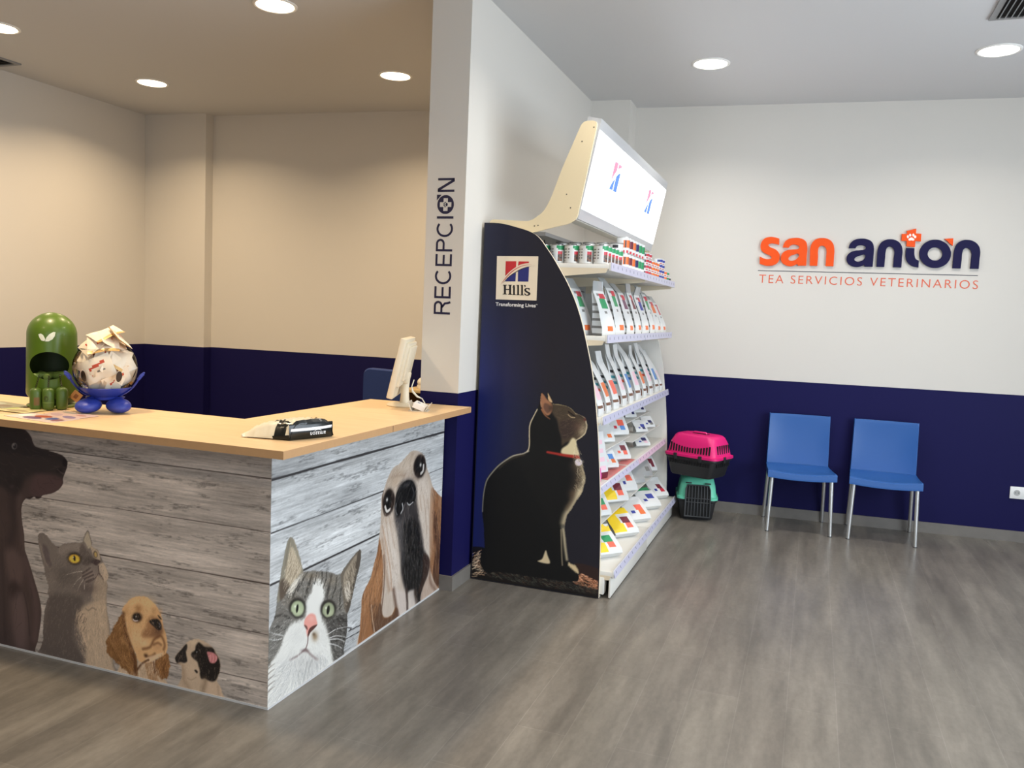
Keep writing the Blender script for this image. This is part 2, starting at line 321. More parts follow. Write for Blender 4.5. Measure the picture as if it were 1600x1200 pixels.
ART_F = [
['s',[48,38,34],4.2,4.2,0.9,0.5,[-3560,863,-2860,867,-1802,866]],
['s',[48,38,34],2.5,2.5,0.9,0.5,[-3565,658,-2909,666,-1800,670]],
['s',[48,38,34],4.9,4.9,0.9,0.5,[-3570,455,-3008,469,-2601,473,-1801,475]],
['s',[48,38,34],2.4,2.4,0.9,0.5,[-3575,250,-2912,267,-2301,285,-1805,284]],
['s',[48,38,34],2.8,2.8,0.9,0.5,[-3581,13,-2273,95,-1805,101]],
['p',[62,50,47],1.5,0,1.0,1,[-3441,948,-3254,947,-3074,951,-3030,947,-2992,933,-2967,911,-2960,893,-2944,875,-2901,868,-2848,861,-2803,853,-2781,840,-2773,825,-2778,800,-2790,775,-2797,758,-2797,738,-2817,713,-2849,694,-2881,684,-2908,676,-2921,663,-2942,659,-2954,666,-2978,652,-2998,653,-3016,635,-3024,613,-3025,580,-3019,539,-3011,498,-3008,440,-2995,409,-2981,377,-2965,338,-2949,298,-2933,259,-2922,219,-2918,186,-2922,143,-2930,100,-2940,56,-2954,19,-2965,-42,-3273,-118,-3464,-74]],
['c',[-3441,948,-3254,947,-3074,951,-3030,947,-2992,933,-2967,911,-2960,893,-2944,875,-2901,868,-2848,861,-2803,853,-2781,840,-2773,825,-2778,800,-2790,775,-2797,758,-2797,738,-2817,713,-2849,694,-2881,684,-2908,676,-2921,663,-2942,659,-2954,666,-2978,652,-2998,653,-3016,635,-3024,613,-3025,580,-3019,539,-3011,498,-3008,440,-2995,409,-2981,377,-2965,338,-2949,298,-2933,259,-2922,219,-2918,186,-2922,143,-2930,100,-2940,56,-2954,19,-2965,-42,-3273,-118,-3464,-74]],
['p',[42,36,35],18,0,1.0,1,[-3441,957,-3254,955,-3074,954,-3019,949,-2976,922,-2954,879,-2879,868,-2795,851,-2776,816,-2797,758,-2870,754,-2945,762,-3011,722,-3056,659,-3201,701,-3447,674]],
['p',[72,54,53],14,0,0.8,1,[-2945,754,-2859,770,-2800,755,-2800,736,-2821,712,-2870,689,-2919,670,-2956,669,-2978,693]],
['b',[24,20,22],0.9,3,[-2784.5,823.6,14.6,1.5,-0.1,-17.7]],
['b',[18,15,16],0.9,2,[-2816.3,788.1,14.8,1.6,-0.0,-8.1]],
['s',[95,80,78],4.7,4.7,0.5,0.5,[-2827,793,-2806,781,-2790,777]],
['s',[28,22,23],4.8,4.8,0.7,0.5,[-3000,653,-2962,663,-2919,667,-2859,689]],
['b',[34,29,29],0.8,2,[-3060.5,708.4,44.3,4.9,-0.3,-28.2]],
['b',[66,56,54],0.8,2,[-3077.3,694.0,13.4,1.5,-0.1,-10.0]],
['s',[82,67,63],25.4,25.4,0.6,8,[-3033,653,-3040,603,-3026,521,-3016,439]],
['s',[44,36,36],33.4,33.4,0.7,10,[-3064,691,-3078,615,-3068,533,-3092,462]],
['p',[92,74,70],26,0,0.6,1,[-3126,390,-3081,430,-3025,396,-3015,322,-3043,275,-3094,293]],
['p',[44,34,34],20,0,0.7,1,[-3105,266,-3066,297,-3032,260,-3067,212,-3095,225]],
['p',[98,80,78],30,0,0.6,1,[-3083,210,-3027,244,-2995,139,-3007,18,-3063,16,-3090,123]],
['p',[60,49,48],30,0,0.7,1,[-3218,360,-3138,388,-3106,240,-3096,79,-3109,0,-3224,13]],
['s',[84,66,64],29.4,29.4,0.6,8,[-3003,391,-2966,287,-2945,190,-2957,61]],
['s',[50,39,39],7.9,7.9,0.6,3,[-3016,254,-2994,173,-2984,73]],
['s',[48,39,38],14.0,14.0,0.5,6,[-3139,456,-3133,287,-3126,31]],
['b',[30,26,26],1,4,[-3061.9,865.1,18.8,1.8,-0.2,-16.5]],
['b',[140,130,122],0.9,4,[-3061.9,865.1,14.4,1.4,-0.2,-13.2]],
['b',[40,36,36],1,4,[-3059.7,864.5,10.0,1.0,-0.1,-9.9]],
['b',[215,210,200],0.9,2,[-3064.0,869.0,3.3,0.3,-0.0,-2.5]],
['f',[[80,66,62],[40,33,32]],420,40.9,5.1,0.28,[-3142,874,0.99,-0.17,-2869,794,0.99,-0.17,-3079,547,-0.01,-1.0,-3038,216,-0.12,-0.99],[-3441,948,-3254,947,-3074,951,-3030,947,-2992,933,-2967,911,-2960,893,-2944,875,-2901,868,-2848,861,-2803,853,-2781,840,-2773,825,-2778,800,-2790,775,-2797,758,-2797,738,-2817,713,-2849,694,-2881,684,-2908,676,-2921,663,-2942,659,-2954,666,-2978,652,-2998,653,-3016,635,-3024,613,-3025,580,-3019,539,-3011,498,-3008,440,-2995,409,-2981,377,-2965,338,-2949,298,-2933,259,-2922,219,-2918,186,-2922,143,-2930,100,-2940,56,-2954,19,-2965,-42,-3273,-118,-3464,-74]],
['c',[]],
['p',[104,94,86],2,2,1.0,1,[-2935,503,-2928,515,-2914,521,-2900,519,-2882,510,-2861,491,-2841,478,-2823,471,-2799,488,-2765,498,-2731,505,-2697,509,-2690,527,-2680,547,-2667,564,-2659,555,-2652,535,-2645,515,-2644,500,-2629,494,-2614,488,-2605,474,-2597,460,-2584,441,-2571,422,-2561,402,-2560,387,-2568,370,-2564,350,-2569,318,-2569,286,-2567,255,-2561,225,-2554,194,-2550,164,-2548,132,-2544,101,-2538,71,-2533,40,-2528,-12,-2692,-49,-2943,-38,-2921,38,-2908,68,-2910,95,-2908,133,-2902,183,-2891,223,-2877,258,-2882,273,-2878,296,-2885,321,-2897,347,-2901,373,-2911,398,-2921,435,-2932,471]],
['c',[-2935,503,-2928,515,-2914,521,-2900,519,-2882,510,-2861,491,-2841,478,-2823,471,-2799,488,-2765,498,-2731,505,-2697,509,-2690,527,-2680,547,-2667,564,-2659,555,-2652,535,-2645,515,-2644,500,-2629,494,-2614,488,-2605,474,-2597,460,-2584,441,-2571,422,-2561,402,-2560,387,-2568,370,-2564,350,-2569,318,-2569,286,-2567,255,-2561,225,-2554,194,-2550,164,-2548,132,-2544,101,-2538,71,-2533,40,-2528,-12,-2692,-49,-2943,-38,-2921,38,-2908,68,-2910,95,-2908,133,-2902,183,-2891,223,-2877,258,-2882,273,-2878,296,-2885,321,-2897,347,-2901,373,-2911,398,-2921,435,-2932,471]],
['p',[80,71,66],22,0,1.0,1,[-2877,258,-2793,282,-2704,286,-2691,245,-2725,197,-2739,120,-2712,60,-2678,-3,-2929,9,-2908,133]],
['p',[166,145,122],16,0,1.0,1,[-2705,232,-2644,274,-2584,305,-2569,286,-2558,194,-2536,40,-2531,-7,-2671,-2,-2681,66,-2705,131,-2725,176]],
['p',[150,132,113],8,0,0.9,1,[-2624,383,-2584,373,-2566,370,-2569,307,-2611,285,-2644,295]],
['p',[172,152,130],4,0,1.0,1,[-2610,421,-2584,441,-2560,397,-2564,376,-2584,370]],
['b',[78,70,65],0.75,2,[-2792.9,356.9,82.0,12.4,-0.2,-45.4]],
['b',[120,108,98],0.6,2,[-2862.5,330.3,34.8,5.3,-0.2,-32.3]],
['p',[122,110,100],14,0,1.0,1,[-2820,470,-2765,495,-2697,507,-2670,486,-2704,460,-2758,468,-2813,439]],
['p',[84,74,68],6,0,0.85,1,[-2694,503,-2670,480,-2644,453,-2664,429,-2704,449,-2711,480]],
['p',[158,140,118],4,0,1.0,1,[-2654,504,-2617,488,-2604,464,-2607,427,-2630,450,-2644,474]],
['p',[84,73,71],8,0,0.9,1,[-2907,474,-2882,461,-2869,421,-2862,389,-2883,392,-2904,432]],
['s',[130,115,104],7.5,7.5,0.5,5,[-2924,472,-2904,416,-2883,386]],
['p',[158,144,124],4,0,1.0,1,[-2687,520,-2669,556,-2656,535,-2649,504,-2664,489,-2677,506]],
['b',[42,36,34],0.95,4,[-2736.5,437.4,38.6,0.3,-6.0,-26.9]],
['b',[214,162,52],1,5,[-2737.9,436.2,28.0,0.2,-4.0,-17.8]],
['b',[235,190,80],0.6,2,[-2737.9,430.9,22.7,0.2,-2.2,-9.7]],
['b',[22,18,16],1,5,[-2737.2,438.4,6.1,1.5,2.0,-11.2]],
['b',[250,240,220],0.8,2,[-2743.3,441.7,3.4,0.5,-0.0,-2.6]],
['b',[60,50,44],0.9,4,[-2627.0,469.9,10.4,2.9,3.0,-12.9]],
['b',[165,138,84],1,4,[-2626.3,469.4,6.5,1.8,2.3,-9.9]],
['p',[58,46,46],3,0,1.0,1,[-2649,436,-2637,450,-2614,451,-2601,446,-2607,437,-2620,426,-2637,429]],
['p',[66,57,53],6,0,0.7,1,[-2664,453,-2630,454,-2637,438,-2670,418,-2697,424]],
['b',[132,116,106],0.75,2,[-2649.1,381.3,43.9,6.6,-0.1,-34.7]],
['s',[62,52,50],7.2,7.2,0.75,3,[-2694,383,-2674,396,-2654,411]],
['s',[62,52,50],7.2,7.2,0.75,3,[-2696,369,-2670,383,-2644,398]],
['s',[62,52,50],7.2,7.2,0.75,3,[-2689,358,-2664,372,-2638,385]],
['s',[62,52,50],7.2,7.2,0.75,3,[-2677,349,-2654,361,-2637,370]],
['s',[58,42,40],3.6,3.6,0.9,0.5,[-2611,427,-2610,399,-2596,386,-2587,375]],
['s',[78,64,60],3.6,3.6,0.8,0.5,[-2610,399,-2630,371,-2664,349]],
['b',[78,66,62],0.7,2,[-2670.6,322.7,53.5,8.4,-0.0,-23.8]],
['s',[196,184,170],2.4,0.6,0.8,0.5,[-2697,391,-2738,380,-2785,362]],
['s',[196,184,170],2.4,0.6,0.8,0.5,[-2701,368,-2728,343,-2747,319]],
['s',[196,184,170],2.4,0.6,0.8,0.5,[-2689,359,-2708,333,-2723,303]],
['s',[196,184,170],2.4,0.6,0.8,0.5,[-2683,347,-2685,326,-2683,310]],
['f',[[128,114,104],[70,62,58],[150,134,118]],1500,16.2,2.2,0.33,[-2896,448,0.64,-0.77,-2758,468,-0.92,-0.39,-2827,351,-0.68,-0.73,-2828,190,-0.22,-0.98,-2610,226,0.22,-0.97,-2637,63,0.34,-0.94,-2885,71,-0.12,-0.99],[-2935,503,-2928,515,-2914,521,-2900,519,-2882,510,-2861,491,-2841,478,-2823,471,-2799,488,-2765,498,-2731,505,-2697,509,-2690,527,-2680,547,-2667,564,-2659,555,-2652,535,-2645,515,-2644,500,-2629,494,-2614,488,-2605,474,-2597,460,-2584,441,-2571,422,-2561,402,-2560,387,-2568,370,-2564,350,-2569,318,-2569,286,-2567,255,-2561,225,-2554,194,-2550,164,-2548,132,-2544,101,-2538,71,-2533,40,-2528,-12,-2692,-49,-2943,-38,-2921,38,-2908,68,-2910,95,-2908,133,-2902,183,-2891,223,-2877,258,-2882,273,-2878,296,-2885,321,-2897,347,-2901,373,-2911,398,-2921,435,-2932,471]],
['f',[[70,60,56],[185,160,135]],160,24.5,3.7,0.6,[-2704,211,-0.4,-0.92,-2691,53,0.64,-0.76],[-2725,234,-2678,216,-2671,110,-2678,7,-2732,99,-2739,179]],
['f',[[190,168,142],[140,120,100]],260,26.7,3.6,0.5,[-2623,224,-0.21,-0.98,-2590,71,0.22,-0.97],[-2664,239,-2577,264,-2544,27,-2664,15]],
['s',[110,95,82],6.0,6.0,0.6,4,[-2678,240,-2664,234,-2644,248,-2624,243]],
['f',[[140,126,114],[72,64,60],[120,108,98]],600,9.8,1.5,0.35,[-2792,463,-0.92,-0.39,-2656,456,-0.21,-0.98,-2827,351,-0.78,-0.62],[-2823,470,-2697,506,-2610,458,-2564,392,-2584,368,-2637,433,-2691,409,-2759,320,-2877,280,-2890,353]],
['f',[[186,166,142],[128,110,94]],260,10.7,1.5,0.4,[-2597,334,-0.21,-0.98],[-2610,421,-2564,392,-2571,286,-2624,277,-2664,250,-2624,372]],
['c',[]],
['p',[172,148,122],4,2,1.0,1,[-2520,-14,-2508,21,-2492,37,-2419,25,-2407,73,-2363,78,-2328,88,-2315,45,-2292,24,-2274,21,-2264,-9,-2347,-19,-2524,-12]],
['p',[112,78,46],3,3,1.0,1,[-2490,246,-2504,235,-2517,213,-2529,195,-2541,173,-2555,148,-2574,124,-2568,106,-2569,82,-2559,69,-2541,59,-2529,54,-2522,43,-2500,38,-2492,26,-2471,23,-2459,13,-2439,3,-2417,1,-2411,27,-2414,59,-2419,90,-2435,120,-2451,156,-2464,187,-2472,218,-2478,246]],
['p',[116,80,48],3,3,1.0,1,[-2273,130,-2261,128,-2257,105,-2251,80,-2257,57,-2261,35,-2276,25,-2292,22,-2307,27,-2323,44,-2328,65,-2322,92,-2300,103]],
['p',[140,104,72],6,3,0.9,1,[-2371,67,-2335,83,-2327,56,-2311,27,-2311,-2,-2347,0,-2367,29]],
['p',[188,148,104],3,2,1.0,1,[-2486,254,-2488,272,-2472,292,-2452,312,-2428,327,-2396,336,-2369,337,-2349,329,-2329,316,-2313,302,-2303,286,-2292,265,-2287,243,-2282,225,-2273,207,-2267,183,-2264,158,-2268,135,-2281,119,-2308,104,-2328,91,-2347,81,-2367,73,-2387,69,-2411,76,-2423,103,-2439,126,-2456,162,-2468,196,-2476,227]],
['b',[206,168,122],0.6,2,[-2400.1,310.6,59.2,9.6,0.1,-22.5]],
['b',[200,164,124],0.6,2,[-2427.4,167.0,43.9,7.8,0.2,-35.7]],
['b',[202,164,118],0.5,2,[-2348.6,303.0,23.5,3.9,0.2,-28.8]],
['b',[136,94,58],0.75,2,[-2407.9,285.2,19.1,3.2,0.1,-19.3]],
['b',[150,108,72],0.5,2,[-2332.8,286.4,15.6,2.6,0.1,-16.0]],
['p',[138,98,66],10,0,0.85,1,[-2364,248,-2341,266,-2309,262,-2291,236,-2291,204,-2316,184,-2352,180,-2383,172,-2391,186,-2372,219]],
['b',[80,56,42],0.8,2,[-2312.7,209.9,27.3,4.8,0.2,-22.4]],
['b',[110,76,52],0.5,2,[-2347.9,194.0,35.3,6.2,0.1,-19.3]],
['p',[24,21,22],4,0,1.0,1,[-2348,249,-2329,256,-2309,257,-2298,246,-2294,232,-2297,219,-2313,215,-2328,223,-2346,233,-2354,241]],
['s',[130,125,130],3.2,3.2,0.7,2,[-2307,243,-2302,236,-2303,228]],
['b',[90,85,88],0.6,2,[-2336.4,237.8,6.3,1.1,0.0,-3.8]],
['b',[70,46,32],0.85,4,[-2414.9,247.6,25.3,9.8,6.7,-18.8]],
['b',[20,16,16],1,5,[-2416.5,247.9,19.2,7.4,5.0,-14.1]],
['s',[196,182,176],4.7,4.7,0.95,3,[-2434,236,-2426,232,-2412,235]],
['b',[235,230,225],0.9,2,[-2419.7,250.0,3.2,0.5,0.0,-2.6]],
['p',[42,30,24],3,0,1.0,1,[-2313,274,-2303,271,-2294,261,-2299,259,-2307,264]],
['b',[168,128,86],0.4,2,[-2455.6,175.0,16.1,2.8,0.1,-32.6]],
['b',[206,172,134],0.5,2,[-2379.3,149.7,23.8,4.3,0.1,-16.2]],
['b',[176,134,92],0.5,2,[-2301.5,288.4,11.7,1.9,0.1,-15.9]],
['b',[160,118,78],0.45,2,[-2468.0,260.6,13.7,2.3,0.1,-19.5]],
['f',[[222,188,142],[150,108,70],[120,82,52]],700,6.6,1.1,0.3,[-2447,280,-0.54,-0.84,-2348,312,0.63,-0.78,-2427,154,0.0,-1.0,-2308,175,0.23,-0.97],[-2486,254,-2428,325,-2365,336,-2301,282,-2270,182,-2269,134,-2367,77,-2419,107,-2468,196]],
['s',[92,58,36],8.7,8.7,0.8,8,[-2385,125,-2363,132,-2348,141,-2339,157,-2328,175,-2301,194]],
['s',[92,58,36],8.6,8.6,0.8,8,[-2292,191,-2283,177,-2278,158,-2283,142]],
['s',[92,58,36],8.7,8.7,0.8,8,[-2375,102,-2363,97,-2339,105,-2326,116]],
['s',[92,58,36],8.6,8.6,0.8,8,[-2332,152,-2312,162,-2297,158]],
['b',[58,36,24],0.85,2,[-2369.1,101.4,8.7,1.6,0.0,-7.8]],
['b',[170,128,92],0.7,2,[-2312.2,145.8,23.4,4.3,0.1,-16.1]],
['p',[196,166,136],5,0,0.8,1,[-2371,90,-2332,110,-2285,128,-2308,104,-2328,91,-2363,74]],
['s',[66,38,24],12.5,12.5,0.85,8,[-2483,252,-2481,216,-2472,179,-2455,142,-2439,106,-2427,69,-2423,24]],
['s',[70,44,28],8.0,8.0,0.85,4,[-2411,38,-2391,63,-2371,78,-2357,86]],
['s',[70,42,28],8.0,8.0,0.7,6,[-2331,81,-2327,56,-2323,37]],
['f',[[150,108,66],[78,50,28],[170,128,84]],420,22.1,3.3,0.5,[-2508,204,-0.39,-0.92,-2549,99,0.22,-0.97,-2467,48,0.64,-0.77,-2447,117,0.34,-0.94],[-2490,241,-2517,210,-2566,129,-2566,83,-2524,51,-2455,15,-2419,9,-2427,89,-2460,161,-2478,236]],
['f',[[165,120,74],[80,48,26]],180,21.4,3.2,0.5,[-2292,81,-0.19,-0.98,-2307,33,0.23,-0.97],[-2273,127,-2255,105,-2257,41,-2300,22,-2323,57,-2316,90]],
['f',[[214,178,132],[160,120,80]],360,12.5,2.2,0.35,[-2447,280,-0.54,-0.84,-2348,312,0.63,-0.78,-2427,154,0.0,-1.0],[-2484,258,-2428,325,-2365,336,-2301,282,-2286,227,-2364,178,-2419,107,-2468,196]],
['f',[[205,182,155],[140,115,92]],200,22.5,3.0,0.5,[-2467,15,0.23,-0.97,-2346,39,0.01,-1.0],[-2516,-7,-2467,22,-2419,22,-2395,62,-2331,81,-2276,14,-2387,2]],
['c',[]],
['p',[166,145,122],3,2,1.0,1,[-2229,119,-2220,135,-2197,162,-2173,188,-2153,202,-2134,210,-2109,213,-2087,208,-2062,199,-2046,188,-2032,172,-2018,156,-2014,130,-2015,107,-2023,87,-2029,67,-2018,51,-2011,41,-2005,26,-1998,-16,-2112,-31,-2213,-7,-2207,20,-2197,41,-2195,63,-2198,92,-2214,96,-2226,106]],
['c',[-2229,119,-2220,135,-2197,162,-2173,188,-2153,202,-2134,210,-2109,213,-2087,208,-2062,199,-2046,188,-2032,172,-2018,156,-2014,130,-2015,107,-2023,87,-2029,67,-2018,51,-2011,41,-2005,26,-1998,-16,-2112,-31,-2213,-7,-2207,20,-2197,41,-2195,63,-2198,92,-2214,96,-2226,106]],
['b',[186,166,140],0.6,2,[-2142.1,195.7,30.3,5.5,0.2,-13.8]],
['b',[178,156,132],0.6,2,[-2149.2,90.0,33.2,6.4,0.5,-41.8]],
['p',[30,26,26],4,0,1.0,1,[-2228,117,-2220,134,-2197,158,-2182,177,-2173,183,-2170,172,-2175,150,-2172,132,-2170,116,-2183,107,-2200,106,-2217,99,-2226,108]],
['b',[130,112,96],0.7,2,[-2205.3,102.7,11.2,2.1,0.0,-4.7]],
['p',[24,20,19],5,0,1.0,1,[-2128,187,-2117,200,-2103,196,-2087,189,-2060,192,-2046,188,-2038,173,-2026,160,-2017,143,-2014,125,-2016,104,-2026,82,-2036,66,-2052,57,-2069,59,-2085,63,-2102,60,-2109,75,-2110,93,-2116,108,-2122,123,-2141,133,-2151,143,-2147,155,-2133,165,-2131,177]],
['b',[120,105,92],0.6,2,[-2076.0,192.7,15.4,-1.9,-2.3,-5.8]],
['b',[96,84,74],0.6,2,[-2133.2,144.1,11.0,2.1,0.1,-6.5]],
['s',[96,84,76],4.1,4.1,0.7,5,[-2120,172,-2110,169,-2109,160]],
['b',[14,12,12],1,4,[-2123.7,161.6,12.4,2.3,0.1,-9.7]],
['b',[215,215,215],1,2,[-2125.1,160.7,2.5,0.5,0.0,-2.1]],
['p',[168,104,104],3,0,1.0,1,[-2077,170,-2059,173,-2043,171,-2029,161,-2030,147,-2040,134,-2053,130,-2064,134,-2071,151]],
['s',[205,150,150],3.5,3.5,0.6,4,[-2069,152,-2059,160,-2062,137]],
['s',[205,150,150],3.5,3.5,0.6,4,[-2050,168,-2047,151,-2049,135]],
['s',[205,150,150],3.5,3.5,0.6,4,[-2035,160,-2033,151,-2037,141]],
['p',[34,28,26],3,0,1.0,1,[-2135,87,-2127,90,-2119,84,-2123,77,-2130,81]],
['s',[122,98,78],11.9,11.9,0.6,14,[-2193,91,-2187,64,-2184,37,-2168,19,-2154,3]],
['s',[104,84,66],15.4,15.4,0.7,14,[-2085,61,-2082,43,-2092,22,-2093,4]],
['s',[135,112,92],3.6,3.6,0.6,5,[-2168,49,-2149,46,-2127,60]],
['p',[176,152,128],8,0,0.7,1,[-2071,52,-2041,58,-2014,40,-2003,-3,-2073,-6,-2079,25]],
['s',[140,116,96],7.6,7.6,0.5,10,[-2025,45,-2022,23,-2016,1]],
['f',[[192,170,145],[140,118,98]],420,10.4,2.1,0.3,[-2155,170,0.23,-0.97,-2154,65,0.23,-0.97,-2043,18,-0.09,-1.0],[-2229,119,-2220,135,-2197,162,-2173,188,-2153,202,-2134,210,-2109,213,-2087,208,-2062,199,-2046,188,-2032,172,-2018,156,-2014,130,-2015,107,-2023,87,-2029,67,-2018,51,-2011,41,-2005,26,-1998,-16,-2112,-31,-2213,-7,-2207,20,-2197,41,-2195,63,-2198,92,-2214,96,-2226,106]],
['c',[]],
]
